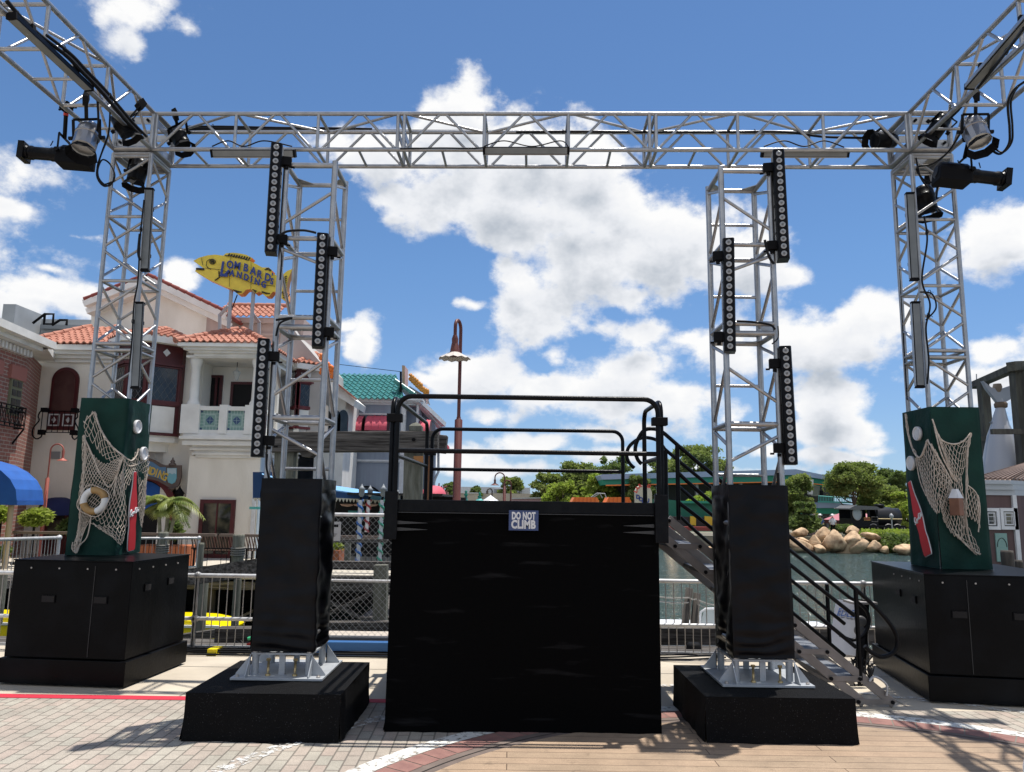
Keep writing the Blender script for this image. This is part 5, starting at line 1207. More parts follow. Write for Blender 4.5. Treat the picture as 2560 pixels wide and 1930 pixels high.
for s in (-1, 1):
    xc = xm+s*.235; z_ = zb_+.33; w_ = .18
    for q in ((xc-w_, z_-.2, xc+w_, z_-.16), (xc-w_, z_+.16, xc+w_, z_+.2), (xc-w_, z_-.16, xc-w_+.04, z_+.16), (xc+w_-.04, z_-.16, xc+w_, z_+.16)): b.box((q[0], 24.915, q[1]), (q[2], 24.94, q[3]))
    b.prism([V((xc-.07, 24.915, z_)), V((xc, 24.915, z_+.1)), V((xc+.07, 24.915, z_)), V((xc, 24.915, z_-.1))], (0, .02, 0))
obj('white_squares', b, WHITEP, AW)
def guard(px0, px1, py0, py1, Yv, label):
    x0, x1, z0, z1 = span(px0, py0, px1, py1, Yv); g = thing('window_guard', label, 'iron railing', V(((x0+x1)/2, Yv, z0)))
    for s, xx in ((1, x0), (-1, x1)):
        b = MB()
        p = [V((xx+s*.25, Yv+.35, z1)), V((xx+s*.16, Yv-.0, z1-.02)), V((xx+s*.10, Yv-.05, z1-.2)), V((xx+s*.16, Yv-.08, z1-.35)), V((xx+s*.02, Yv-.1, z0+.35)), V((xx+s*.0, Yv-.08, z0+.12)), V((xx+s*.12, Yv-.05, z0)), V((xx+s*.24, Yv, z0+.08)), V((xx+s*.22, Yv, z0+.2)), V((xx+s*.12, Yv, z0+.2))]
        b.path(cat(p, 5), .022, 6); b.box((xx+s*.25-.1, Yv-.05, z1-.06), (xx+s*.25+.1, Yv+.1, z1+.08)); b.box((xx+s*.22-.09, Yv-.05, z0+.14), (xx+s*.22+.09, Yv+.1, z0+.3)); b.tube((xx+s*.2, Yv, z0+.2), (xx+s*.2, Yv, z1), .014, 5)
        obj('scroll_bracket', b, BLKM, g)
    b = MB(); b.tube((x0+.2, Yv, z0+.22), (x1-.2, Yv, z0+.22), .014, 6); b.tube((x0+.2, Yv, z1-.02), (x1-.2, Yv, z1-.02), .014, 6)
    for k in range(1, 6): xx = x0+.2+(x1-x0-.4)*k/6; b.tube((xx, Yv, z0+.22), (xx, Yv, z1-.02), .012, 5)
    obj('bars', b, BLKM, g)
guard(88, 202, 1026, 1098, 24.6, 'black scrolled iron guard below the arched maroon window')
obj('vent', MB().box((W(129, 1138, 25).x, 24.96, W(140, 1147, 25).z), (W(151, 1138, 25).x, 25.01, W(140, 1129, 25).z)), mat('vent_grey', (.28, .28, .28), .7), R)
x0, x1, z0, z1 = span(112, 1275, 180, 1360, 24.97); obj('door', MB().box((x0, 24.93, 0), (x1, 25.0, z1)), REDD, R); obj('door_glass', MB().box((x0+.12, 24.91, .5), (x1-.25, 24.94, z1-.1)), GLASSR, R)
def dome_awning(px0, px1, py0, py1, Yv, proj, m, label, nseg=1, stripes=None, sq=1.0):
    x0, x1, z0, z1 = span(px0, py0, px1, py1, Yv); xm = (x0+x1)/2; a = (x1-x0)/2; H = z1-z0; b = MB()
    def fn(u, v):
        t = math.pi*u; ph = math.pi/2*v; return V((xm-a*math.cos(t)*(math.cos(ph)**.7 if v < 1 else 0)*1.0 if True else 0, Yv-proj*math.sin(t)*math.cos(ph)**.7 if v < 1 else Yv, z0+H*math.sin(ph)))
    b.grid(fn, 20, 10); b.grid(lambda u, v: V((xm-a*math.cos(math.pi*u), Yv-proj*math.sin(math.pi*u), z0-.16*v)), 20, 1)
    return obj('awning', b, m, None, label, 'awning')
dome_awning(112, 188, 1243, 1275, 24.95, .8, NAVY, 'navy blue domed awning over the door at the left of the cream building')
# small leaded sill vases, roof pads
for (x, y) in ((545, 832), (573, 828)): p = W(x, y, 25.6); obj('planter_block', MB().box((p.x-.15, 25.45, p.z-.35), (p.x+.15, 25.8, p.z+.02)), mat('terracotta_block', (.50, .24, .18), .9) if 'terracotta_block' not in bpy.data.materials else bpy.data.materials['terracotta_block'], R)
# grey flat roofs with dark rails behind the wing
GB = thing('flat_roof_building', 'grey flat roofed block behind the left tile roof', 'building', W(150, 850, 36))
b = MB(); pbox(b, 40, 798, 232, 1100, 36, 42); obj('wall', b, GREYW, GB); b = MB(); pbox(b, 100, 812, 235, 822, 35.6, 36); obj('roof_edge', b, mat('roof_edge_grey', (.30, .32, .33), .7), GB)
b = MB(); pbox(b, 0, 760, 32, 900, 34, 36); obj('plant_box', b, GREYW, GB)
def roof_rail(pts, label):
    g = obj('roof_rail', MB().path([W(x, y, 35) for x, y in pts[0]], .06, 6), BLKM, None, label, 'roof railing', 'dark rails on the flat roof'); return g
for pts, label in (([(82, 808), (112, 785), (134, 785), (132, 810), (110, 810), (112, 785)], 'taller dark rail frame on the flat roof at the left'), ([(130, 813), (150, 800), (168, 800), (166, 813)], 'shorter dark rail frame on the flat roof at the left')):
    roof_rail([pts], label)

# fish sign
FS = thing('fish_sign', 'yellow fish shaped rooftop sign with blue lettering on two posts', 'sign', W(615, 870, 25.5))
fx = [(615,310),(700,262),(830,227),(940,217),(1060,232),(1100,197),(1200,187),(1300,198),(1400,218),(1490,265),(1450,310),(1560,362),(1640,408),(1740,408),(1790,455),(1775,480),(1880,545),(1925,540),(1965,500),(2010,460),(2092,428),(2060,500),(2025,580),(2005,680),(2010,790),(2040,910),(2018,925),(1960,890),(1905,850),(1860,775),(1800,768),(1745,835),(1690,838),(1600,765),(1540,797),(1470,730),(1400,738),(1340,803),(1280,808),(1190,735),(1100,703),(920,622),(830,582),(640,465),(660,428),(785,442),(775,425),(700,372)]
def fz(x, y): return (380+x/5.956, 600+y/5.956)
YF_ = 25.2
pts = [W(*fz(x, y), YF_) for x, y in fx]
obj('fish_body', MB().prism([p+V((0, .01, 0)) for p in pts], (0, .34, 0)), mat('fish_side_orange', (.60, .22, .03), .5), FS)
obj('fish_face', MB().prism([p for p in pts], (0, .012, 0)), YEL, FS)
b = MB()
def fl_(pl, r=.018, dy=-.03): b.path([W(*fz(x, y), YF_)+V((0, dy, 0)) for x, y in pl], r, 5)
for i in range(9): x = 1130+i*38; fl_([(x+30, 205+i*7), (x+5, 245+i*7)], .022)
fl_([(1090, 235), (1200, 240), (1300, 258), (1440, 305)], .018)
fl_([(1700, 430), (1740, 420), (1780, 450)]); fl_([(1680, 445), (1730, 440), (1770, 465)])
for i in range(11): fl_([(1975-i*2, 560+i*30), (2010-i*1, 540+i*33)], .018)
for i in range(5): fl_([(1930+i*25, 800+i*12), (1955+i*25, 770+i*10)], .018)
for i in range(5): fl_([(1215+i*22, 740+i*8), (1270+i*18, 790-i*3)], .018)
fl_([(1500, 740), (1560, 765)]); fl_([(1520, 750), (1545, 785)]); fl_([(1640, 775), (1720, 800)], .03); fl_([(1700, 795), (1760, 800)], .02)
fl_([(665, 432), (780, 440)], .04); fl_([(1000, 470), (1005, 560), (940, 605)], .022)
fl_([(905+42*math.cos(t), 325+38*math.sin(t)) for t in [k*math.pi/8 for k in range(17)]], .014); fl_([(905+24*math.cos(t), 325+22*math.sin(t)) for t in [k*math.pi/8 for k in range(17)]], .014); fl_([(905, 318), (905, 332)], .035)
fl_([(870, 285), (820, 320), (810, 380), (850, 430), (880, 440)], .012); fl_([(740, 270), (760, 380)], .008); fl_([(1180, 245), (1160, 420), (1155, 700)], .006); fl_([(1480, 330), (1475, 730)], .006); fl_([(800, 420), (1050, 450), (1500, 650), (1830, 690)], .008)
obj('drawn_lines', b, INKK, FS)
b = MB(); ang = math.radians(-14.5); tx = V((math.cos(ang), 0, math.sin(ang))); tz = V((.08, 0, 1)).normalized()
def fch(s, x, y, size, rot, ws=.8): a = math.radians(-rot); text_mb(s, size, W(*fz(x, y), YF_)+V((0, -.07, 0)), V((math.cos(a), 0, math.sin(a))), V((math.sin(math.radians(5)), 0, 1)), .02, bold=.013, wscale=ws, mb=b)
fch('L', 1010, 540, .74, 6, .8)
for ch, x, y in zip("OMBARD", (1115, 1225, 1365, 1470, 1565, 1680), (415, 430, 465, 510, 560, 605)): fch(ch, x, y, .37, 15, .82)
fch("'", 1785, 590, .3, 20); fch('S', 1770, 660, .30, 20, .75)
for ch, x, y in zip('ANDING', (1165, 1265, 1370, 1475, 1530, 1630), (535, 560, 595, 625, 660, 700)): fch(ch, x, y, .30, 16, .84)
b.path([W(*fz(x, y), YF_)+V((0, -.05, 0)) for x, y in ((1030, 535), (1100, 525), (1160, 460))], .05, 6)
obj('fish_lettering', b, INK, FS)
MET = mat('post_grey', (.36, .36, .37), .5, .2)
for (xt, yt, xb, yb_) in ((1165, 740, 1140, 1320), (1485, 780, 1470, 1390)):
    p, q = W(*fz(xt, yt), 25.4), W(*fz(xb, yb_), 25.4); obj('sign_post', MB().box((q.x-.05, 25.35, q.z), (q.x+.05, 25.45, p.z+.3)), MET, FS)
for (x_, y_, u_, v_) in ((1140, 980, 1010, 1120), (1490, 1080, 1600, 1230)): obj('sign_brace', MB().bar(W(*fz(x_, y_), 25.6), W(*fz(u_, v_), 25.9), .09, .09, Y), MET, FS)
for (x_, y_, v_) in ((1008, 1110, 1350), (1595, 1220, 1440)): obj('sign_post', MB().bar(W(*fz(x_, y_), 25.9), W(*fz(x_, v_), 25.9), .09, .09, Y), MET, FS)
obj('stay_wire', MB().tube(W(*fz(1270, 815), 25.3), W(*fz(1180, 1050), 25.5), .02, 5), BLKM, FS)

# brick building on the left
BRK = bricks('red_brick', (.34, .13, .10), (.27, .11, .085), (.40, .33, .28), .30, .11, ms=.13, plane='XZ', bump=.3)
BRK2 = bricks('red_brick_side', (.34, .13, .10), (.27, .11, .085), (.40, .33, .28), .30, .11, ms=.13, plane='YZ', bump=.3)
BB = thing('brick_building', 'red brick building with white cornice at the far left', 'building', V((-16, 23, 0)))
ca = W(65, 850, 22.5); cbp = W(0, 785, 19.5); A_ = V((-14.75, 22.5, 0)); zt = ca.z
A_.x = W(56, 1000, 22.5).x; dirl = (V((W(0, 1000, 19.6).x, 19.6, 0))-A_).normalized()
dirl = V((.12, -.99, 0)).normalized()
def bw_(p, q, z0, z1, m, th=.3):
    p = V(p); q = V(q); d = (q-p).normalized(); n_ = V((d.y, -d.x, 0)); L_ = (q-p).length
    me = MB().box((0, 0, z0), (L_, th, z1)); o = obj('wall', me, m, None, origin=V((0, 0, 0))); o.parent = BB
    o.matrix_parent_inverse = Matrix.Identity(4); o.location = p-BB.location; o.rotation_euler = (0, 0, math.atan2(d.y, d.x)); return o
E_ = A_+dirl*9; bw_(E_, A_, -.05, zt-.35, BRK); Q_ = V((W(95, 1000, 25).x, 25.0, 0)); bw_(A_, Q_, -.05, zt-.35, BRK)
nl = V((-dirl.y, dirl.x, 0))
b = MB(); b.bar(A_+Z*(zt-.1)+nl*.2-dirl*.3, E_+Z*(zt-.1)+nl*.25, .9, .22); b.bar(A_+Z*(zt-.28)+nl*.12, E_+Z*(zt-.28)+nl*.12, .6, .12); b.bar(A_+Z*(zt-.1)+V((.15, -.1, 0)), Q_+Z*(zt-.1), .8, .22); obj('cornice', b, STUCCOW, BB)
b = MB()
for k in range(44): p = A_+dirl*(.12+k*.2)+nl*.08+Z*(zt-.46); b.obox(p, dirl, nl, Z, .05, .1, .09)
obj('dentils', b, STUCCOW, BB)
def bwin(t, w, z0, z1, arch_=True):
    o = A_+dirl*t+nl*.02; f = obj('window', MB().obox(o+Z*(z0+z1)/2, dirl, nl, Z, w/2, .05, (z1-z0)/2), mat('olive_frame', (.20, .20, .12), .6) if 'olive_frame' not in bpy.data.materials else bpy.data.materials['olive_frame'], BB)
    b = MB()
    for i in (-1, 1):
        for k in range(4): b.obox(o+dirl*i*w*.22+Z*(z0+(z1-z0)*(k+.5)/4)+nl*.055, dirl, nl, Z, w*.18, .01, (z1-z0)/8-.04)
    obj('pane', b, GLASS, f); obj('lintel', MB().obox(o+Z*(z1+.2)+nl*.02, dirl, nl, Z, w/2+.12, .06, .2), mat('brick_lintel', (.38, .15, .12), .8) if 'brick_lintel' not in bpy.data.materials else bpy.data.materials['brick_lintel'], BB)
p0 = W(50, 940, 22.3); bwin(.52, .62, W(50, 1035, 21.6).z, W(50, 945, 21.6).z); bwin(1.9, .8, W(50, 1035, 21.6).z, W(50, 945, 21.6).z)
b = MB(); b.obox(V((A_.x+.6, 23.4, 1.2)), X, Y, Z, .25, .05, 1.25); 
obj('green_door', MB().obox(A_+dirl*3.2+nl*.03+Z*1.1, dirl, nl, Z, 1.0, .04, 1.15), mat('green_door_paint', (.05, .10, .03), .6), BB)
g = thing('iron_balcony', 'small black iron balcony on the brick building', 'iron railing', A_+dirl*2.2+nl*.8+Z*W(30, 1060, 21).z)
zb0, zb1 = W(30, 1062, 21).z, W(30, 1008, 21).z; b = MB(); c0_, c1_ = A_+dirl*.3+nl*.28, A_+dirl*3.0+nl*.28
for z in (zb0, zb0+.1, zb1-.12, zb1): b.tube(c0_+Z*z, c1_+Z*z, .02, 6); b.tube(c0_+Z*z, c0_-nl*.28+Z*z, .02, 6)
for k in range(11):
    p = c0_.lerp(c1_, k/10); b.tube(p+Z*zb0, p+Z*zb1, .014, 5)
    if k < 10: q = c0_.lerp(c1_, (k+1)/10); b.tube(p+Z*zb0, q+Z*zb1, .01, 5); b.tube(q+Z*zb0, p+Z*zb1, .01, 5)
for k in range(4): p = c0_-nl*.28*k/3; b.tube(p+Z*zb0, p+Z*zb1, .014, 5)
b.tube(c0_+Z*zb0, c0_-nl*.28-Z*.45+Z*zb0, .025, 6); obj('balcony_bars', b, BLKM, g)
# blue quarter-dome awning in front of it
Bp = lambda q: A_+dirl*q
za0, za1 = W(40, 1251, 19.6).z, W(0, 1150, 19.6).z+.06; b = MB()
b.grid(lambda u, v: Bp(1.6+1.4*u)+nl*(1.62*math.sin(math.pi/2*v))+Z*(za0+(za1-za0)*math.cos(math.pi/2*v)), 5, 6, False)
b.prism([Bp(3.0)+Z*za0]+[Bp(3.0)+nl*(1.62*math.sin(math.pi/2*k/6))+Z*(za0+(za1-za0)*math.cos(math.pi/2*k/6)) for k in range(7)], dirl*.015)
b.prism([Bp(3.0)+Z*za0, Bp(3.0)+nl*1.62+Z*za0, Bp(3.0)+nl*1.62+Z*(za0-.12), Bp(3.0)+Z*(za0-.12)], dirl*.012); b.prism([Bp(3.0)+nl*1.62+Z*za0, Bp(1.6)+nl*1.62+Z*za0, Bp(1.6)+nl*1.62+Z*(za0-.12), Bp(3.0)+nl*1.62+Z*(za0-.12)], nl*.012)
obj('awning', b, BLUEC, None, 'bright blue rounded awning at the left edge of the photo', 'awning')
pq = Bp(2.8)+nl*1.4; b = MB().tube((pq.x, pq.y, 0), (pq.x, pq.y, za0), .07, 10); obj('awning_post', b, mat('tan_post', (.38, .31, .22), .7), None, 'tan post under the blue rounded awning', 'post')

# ------------------------------------------------------------------ lamps
def gooseneck(bx, by, Yv, ztop, r0, r1, zst, rad, side, label, m, ribs=False, sh=.25, group=None, hang=.3):
    """pole with sleeve, arc and shade; side = direction the arc bends"""
    g = thing('street_lamp', label, 'street lamp', V((bx, Yv, by)), group)
    dz = V((.0, 0, 0)); ax = V((side, 0, 0)) if not isinstance(side, tuple) else V(side).normalized()
    obj('pole', MB().lathe((bx, Yv, by), Z, [(r0*1.25, 0), (r0*1.25, .1), (r0, .14), (r0, zst-by), (r1*1.25, zst-by+.02), (r1*1.2, zst-by+.05)], 16), m, g)
    pts = [V((bx, Yv, zst)), V((bx, Yv, ztop-rad))]+[V((bx, Yv, ztop-rad))+ax*(rad*(1-math.cos(t)))+Z*(rad*math.sin(t)) for t in [math.pi*k/14 for k in range(1, 15)]]
    e = pts[-1]; pts.append(e-Z*hang); obj('arm', MB().path(pts, r1, 10), m, g); e = pts[-1]
    b = MB()
    if ribs:
        obj('shade_cone', MB().lathe(e-Z*.14, Z, [(.09, 0), (.085, .02), (.055, .2), (.035, .24)], 16), m, g); e = e-Z*.06
        n = 24
        b.add([e+Z*.02]+[e+V((sh*(1+.03*(k % 2))*math.cos(2*math.pi*k/n), sh*(1+.03*(k % 2))*math.sin(2*math.pi*k/n), -.11-.02*(k % 2))) for k in range(n)]+[e+V((.06*math.cos(2*math.pi*k/n), .06*math.sin(2*math.pi*k/n), -.01)) for k in range(n)],
              [(1+k, 1+(k+1) % n, 1+n+(k+1) % n, 1+n+k) for k in range(n)]+[(0, 1+n+k, 1+n+(k+1) % n) for k in range(n)])
        obj('shade', b, mat('faded_shade', (.52, .47, .42), .7), g)
    else: obj('shade', MB().lathe(e-Z*.14*sh/.25, Z, [(sh, 0), (sh*.55, sh*.25), (sh*.2, sh*.5), (r1*1.2, sh*.6), (r1*1.2, sh*.9)], 18), m, g)
    obj('neck', MB().lathe(e-Z*.0, Z, [(r1*2.2, -.02), (r1*1.6, .03), (r1*1.9, .2), (r1*1.2, .26)], 12), m, g)
    return g
p = W(1149, 950, 12); zt_ = W(1148, 806, 12).z; zs = W(1147, 1050, 12).z
gooseneck(p.x, 0, 12, zt_, .062, .028, zs, .13, (-.28, -1, 0), 'tall maroon lamp post with scalloped shade behind the platform', POLE, True, .25, hang=.34)
p = W(118, 1300, 23.5); gooseneck(W(108, 1300, 23.5).x, 0, 23.5, W(130, 1110, 23.5).z, .055, .022, W(108, 1196, 23.5).z, .20, 1, 'salmon painted gooseneck lamp before the cream wall', COPPER, False, .17, hang=.22)
# ------------------------------------------------------------------ boardwalk, rail, benches, piles
obj('boardwalk', MB().box((-40, 19.6, -.22), (-1.6, 26, -.02)), mat('boardwalk_planks', (.55, .50, .42), .9, 0, (.44, .40, .33), 3, stretch=(6, .5, 1)), kind='structure')
def trestle(x0, x1, Yv, label):
    g = thing('boardwalk_trestle', label, 'trestle', V(((x0+x1)/2, Yv, WZ))); n = int((x1-x0)/2.4)
    for k in range(n+1):
        x = x0+k*2.4; obj('piling', MB().tube((x, Yv, WZ-.5), (x, Yv, -.2), .15, 10), PILE, g)
        if k < n: obj('cross_brace', MB().bar((x, Yv-.18, -.35) if k % 2 else (x, Yv-.18, WZ+.1), (x+2.4, Yv-.18, WZ+.1) if k % 2 else (x+2.4, Yv-.18, -.35), .06, .2, Y), WOOD, g)
    obj('cap_beam', MB().box((x0-.3, Yv-.2, -.42), (x1+.3, Yv+.1, -.16)), WOOD, g)
trestle(-22, -2.5, 19.8, 'dark pilings and crossed timbers under the boardwalk')
def bwrail(x0, x1, Yv, label):
    g = thing('boardwalk_railing', label, 'railing', V(((x0+x1)/2, Yv, 0)), 'railings along the boardwalk')
    obj('top_rail', MB().box((x0, Yv-.07, .86), (x1, Yv+.07, .93)), mat('brown_rail', (.16, .12, .10), .8) if 'brown_rail' not in bpy.data.materials else bpy.data.materials['brown_rail'], g)
    obj('bottom_rail', MB().box((x0, Yv-.02, .06), (x1, Yv+.02, .1)), BLKM, g); n = int((x1-x0)/.14); b = MB()
    for k in range(n): obj('baluster', MB().tube((x0+.07+k*.14, Yv, .1), (x0+.07+k*.14, Yv, .86), .008, 4), BLKM, g) if n <= 60 else None
zr = -.02
bwrail(-13.0, -7.7, 20.2, 'brown topped boardwalk railing before the benches'); bwrail(-7.6, -2.2, 20.2, 'brown topped boardwalk railing right of the benches')
def pile(px, pyt, pyb, Yv, w, label, m=WOODV, rope=False):
    x = W(px, pyt, Yv).x; zt = W(px, pyt, Yv).z; zb = W(px, pyb, Yv).z; r = w/2
    g = thing('mooring_post', label, 'post', V((x, Yv, zb)), 'timber posts along the water')
    obj('post', MB().lathe((x, Yv, zb), Z, [(r, 0), (r, zt-zb-.04), (r*.92, zt-zb), (0, zt-zb)], 14), m, g)
    if rope:
        b = MB(); 
        for k in range(4): b.path([V((x+(r+.015)*math.cos(t), Yv+(r+.015)*math.sin(t), zt-.30-k*.05+.01*math.sin(t))) for t in [2*math.pi*i/16 for i in range(16)]], .022, 5, True)
        obj('rope_wrap', b, mat('grey_rope', (.18, .17, .15), .9) if 'grey_rope' not in bpy.data.materials else bpy.data.materials['grey_rope'], g)
pile(598, 1336, 1440, 17.5, .26, 'thick round post with rope wrapping before the benches', rope=True)
pile(504, 1357, 1440, 15.5, .11, 'thin weathered post left of the thick round post')
pile(409, 1330, 1420, 18.0, .24, 'round post with rope wrapping below the palm', rope=True)
def bench(px0, px1, Yv, label):
    x0 = W(px0, 1400, Yv).x; x1 = W(px1, 1400, Yv).x; g = thing('slatted_bench', label, 'bench', V(((x0+x1)/2, Yv, 0)), 'slatted benches facing the cream building')
    n = int((x1-x0)/.075); bb = MB(); bs = MB()
    for k in range(n):
        x = x0+.04+k*.075; bb.path([V((x-.05, Yv-.06, .86)), V((x, Yv, .62)), V((x+.02, Yv+.05, .45))], .017, 4); bs.tube((x, Yv+.05, .45), (x, Yv+.5, .43), .014, 4)
    obj('backrest', bb, BENCH, g); obj('seat', bs, BENCH, g); obj('back_rail', MB().tube((x0, Yv-.06, .87), (x1, Yv-.06, .87), .02, 6), BLKM, g); obj('back_rail', MB().tube((x0, Yv+.03, .5), (x1, Yv+.03, .5), .02, 6), BLKM, g)
    for x in (x0+.1, x1-.1): obj('leg', MB().bar((x, Yv, 0), (x, Yv, .5), .04, .04), BLKM, g); obj('leg', MB().bar((x, Yv+.45, 0), (x, Yv+.45, .44), .04, .04), BLKM, g)
bench(475, 586, 21.0, 'dark slatted bench left of the thick round post'); bench(606, 650, 21.0, 'dark slatted bench right of the thick round post')
# grey handrail of the ramp at the left, closer
def rail_section(p, q, ht, nm_label, n=None, group='galvanised railings at the water edge', mid=.39, post=True, r=.026, caps=True, step=.1):
    p = V(p); q = V(q); d = (q-p); L_ = d.length; d.normalize(); g = thing('steel_railing', nm_label, 'railing', (p+q)/2, group)
    obj('top_rail', MB().tube(p+Z*ht, q+Z*ht, r, 12), GALV, g)
    if mid: obj('mid_rail', MB().tube(p+Z*mid, q+Z*mid, r*.9, 12), GALV, g)
    obj('bottom_rail', MB().box((0, 0, 0), (0, 0, 0)) if False else MB().bar(p+Z*.06, q+Z*.06, .02, .035), GALV, g)
    for e in ((p, q) if post else ()):
        obj('post', MB().tube(e, e+Z*ht, r*1.1, 12), GALV, g); b = MB().ball(e+Z*ht, r*1.75, 12)
        if mid: b.lathe(e+Z*(mid-.04), Z, [(r*1.3, 0), (r*1.6, .02), (r*1.6, .06), (r*1.3, .08)], 12)
        obj('rail_fitting', b, GALV, g)
    k = int((L_-.1)/step)
    for i in range(k):
        o = p+d*(.08+step*i)
        if mid: obj('baluster', MB().tube(o+Z*mid, o+Z*ht, .0062, 6), ALUD, g); obj('baluster', MB().tube(o+d*.03+Z*.07, o+d*.03+Z*mid, .0062, 6), ALUD, g)
        else: obj('baluster', MB().tube(o+Z*.07, o+Z*ht, .008, 5), ALUD, g)
    return g
YR = 9.6
xp = W(2158, 1470, YR).x
rail_section((-3.85, YR, 0), (-2.45, YR, 0), .905, 'steel railing between the left ballast box and the left middle tower')
rail_section((-8.4, YR, 0), (-6.33, YR, 0), .905, 'steel railing left of the left ballast box')
rail_section((-6.33, YR, 0), (-3.85, YR, 0), .905, 'steel railing behind the left ballast box')
rail_section((1.35, YR, 0), (2.9, YR, 0), .915, 'steel railing just right of the platform')
rail_section((2.9, YR, 0), (xp, YR, 0), .915, 'steel railing behind the stairs'); rail_section((xp, YR, 0), (xp+2.0, YR, 0), .915, 'steel railing behind the right ballast box')
rp, rq = W(-40, 1350, 14.5), W(148, 1344, 17.0); zz_ = min(rp.z, rq.z)
b0 = rp-Z*.75; b1 = rq-Z*.75
rail_section(b0, b1, .75, 'grey ramp railing at the left edge', mid=None, r=.035, step=.12)
rail_section(b1+V((.3, .3, 0)), b1+V((2.6, 1.2, 0)), .72, 'grey ramp railing behind the left ballast box', mid=None, r=.03, step=.14)
obj('ramp_deck', MB().prism([b0+V((0, .0, -.05)), b1+V((.2, 0, -.05)), b1+V((2.7, 1.2, -.05)), b1+V((1.5, 3, -.05)), b0+V((-1, 3, -.05))], (0, 0, -.15)), WOOD, None, 'weathered timber ramp deck at the left', 'deck')
pile(509, 1443, 1615, 14.2, .19, 'square grey piling rising before the yellow boat'); pile(595, 1443, 1606, 14.6, .14, 'round grey piling right of the square one before the yellow boat')
pile(8, 1430, 1560, 10.6, .12, 'thin dark post at the left edge behind the railing')
# dock timbers just behind the near railing
def timber(p, q, w, h, label, m=WOOD, nm='dock_timber', catg='timber', grp='dock timbers at the water edge'): return obj(nm, MB().bar(p, q, w, h), m, None, label, catg, grp)
timber((-9.5, 9.93, -.05), (-1.0, 9.93, -.05), .2, .16, 'long edge timber on the left below the steel railing')
timber((-9.5, 10.35, -.09), (-2.4, 10.35, -.09), .55, .12, 'wide weathered plank beyond the left steel railing')
timber(W(545, 1590, 10.4), W(690, 1590, 10.4), .25, .22, 'short thick timber end left of the left middle tower')
timber(W(440, 1598, 11.6), W(560, 1580, 11.6), .16, .12, 'sloping narrow timber across the yellow boat')
timber(W(480, 1442, 13.0), W(690, 1412, 12.0), .3, .26, 'dark sloping beam above the steel railing')
timber((1.3, 9.93, -.05), (9, 9.93, -.05), .2, .16, 'long edge timber on the right below the steel railing')
timber((1.3, 10.4, -.10), (7.5, 10.4, -.10), .6, .10, 'wide weathered plank beyond the right steel railing')
timber(W(1640, 1588, 10.9), W(2300, 1588, 10.9), .25, .22, 'heavy timber beam beyond the right steel railing')
b = MB().lathe(W(1735, 1640, 10.45)-Z*.02, (0, 0, 1), [(.10, 0), (.10, .16), (.07, .19), (0, .19)], 12); obj('bollard', b, BLKM, None, 'black rubber bollard beyond the right steel railing', 'bollard')
b = MB().lathe(W(578, 1612, 10.45), (0, -1, 0), [(.11, -.3), (.11, .1), (0, .1)], 14); obj('fender', b, BLKM, None, 'black round fender end beyond the left steel railing', 'fender')
for (xt, yt, xb, yb_, lab) in ((1724, 1470, 1712, 1565, 'taller leaning post standing in the water'), (1743, 1483, 1735, 1565, 'shorter leaning post standing in the water')):
    p, q = W(xt, yt, 12.5), W(xb, yb_, 12.5); d = (q-p); q = p+d*2.2
    obj('water_post', MB().lathe(q, p-q, [(.062, 0), (.062, (p-q).length), (.0, (p-q).length+.005)], 10), PILE, None, lab, 'post', 'timber posts along the water')
b = MB()
for (a_, c_) in (((1640, 1491), (1722, 1494)), ((1640, 1502), (1722, 1506)), ((1722, 1494), (1742, 1498)), ((1744, 1510), (1800, 1530)), ((1744, 1500), (1800, 1515))): b.path([W(*a_, 12.4), W((a_[0]+c_[0])/2, (a_[1]+c_[1])/2+3, 12.4), W(*c_, 12.4)], .011, 5)
obj('mooring_rope', b, mat('rope_grey', (.30, .28, .25), .9), None, 'ropes strung between the two leaning water posts', 'rope')
# small white boat
b = MB(); P_ = [W(1630, 1570, 12.0), W(1800, 1568, 12.0)]
wb = thing('white_boat', 'white boat partly seen behind the right middle tower', 'boat', (P_[0]+P_[1])/2-Z*.4)
hull = [V((P_[0].x-.2, 11.6, P_[0].z-.45)), V((P_[1].x+1.6, 11.6, P_[0].z-.45)), V((P_[1].x+1.9, 11.6, P_[0].z)), V((P_[0].x-.4, 11.6, P_[0].z))]
obj('hull', MB().prism(hull, (0, 1.3, 0)), mat('boat_white', (.75, .75, .75), .3), wb, bevel=.06)
obj('windscreen', MB().prism([W(1750, 1560, 12.2), W(1762, 1525, 12.2), W(1830, 1520, 12.2), W(1840, 1560, 12.2)], (0, .02, 0)), mat('clear_screen', (.45, .5, .5), .15), wb)
obj('screen_frame', MB().path([W(1748, 1562, 12.18), W(1752, 1530, 12.18), W(1764, 1522, 12.18), W(1835, 1520, 12.18)], .018, 6), WHITEP, wb)
# yellow boat
yz = W(500, 1552, 18.0).z; x_ = W(566, 1552, 18.0).x
YB = thing('yellow_boat', 'bright yellow flat boat moored under the boardwalk', 'boat', V((x_-3, 18.5, WZ)))
pr = [V((x_, 18, yz-.22)), V((x_-.25, 18, yz-.10)), V((x_-.7, 18, yz-.02)), V((x_-1.2, 18, yz)), V((x_-9.5, 18, yz)), V((x_-9.5, 18, WZ-.05)), V((x_-.3, 18, WZ-.05))]
obj('hull', MB().prism(pr, (0, 1.3, 0)), YELB, YB, bevel=.05)
obj('rub_rail', MB().bar((x_-9.5, 17.96, yz-.12), (x_-.15, 17.96, yz-.12), .07, .05), mat('boat_white2', (.7, .7, .68), .4), YB)
b = MB()
for k in range(3): b.box((x_-1.35+k*.26, 18.3, yz), (x_-1.17+k*.26, 18.34, yz+.004))
obj('hull_marks', b, BLKM, YB)
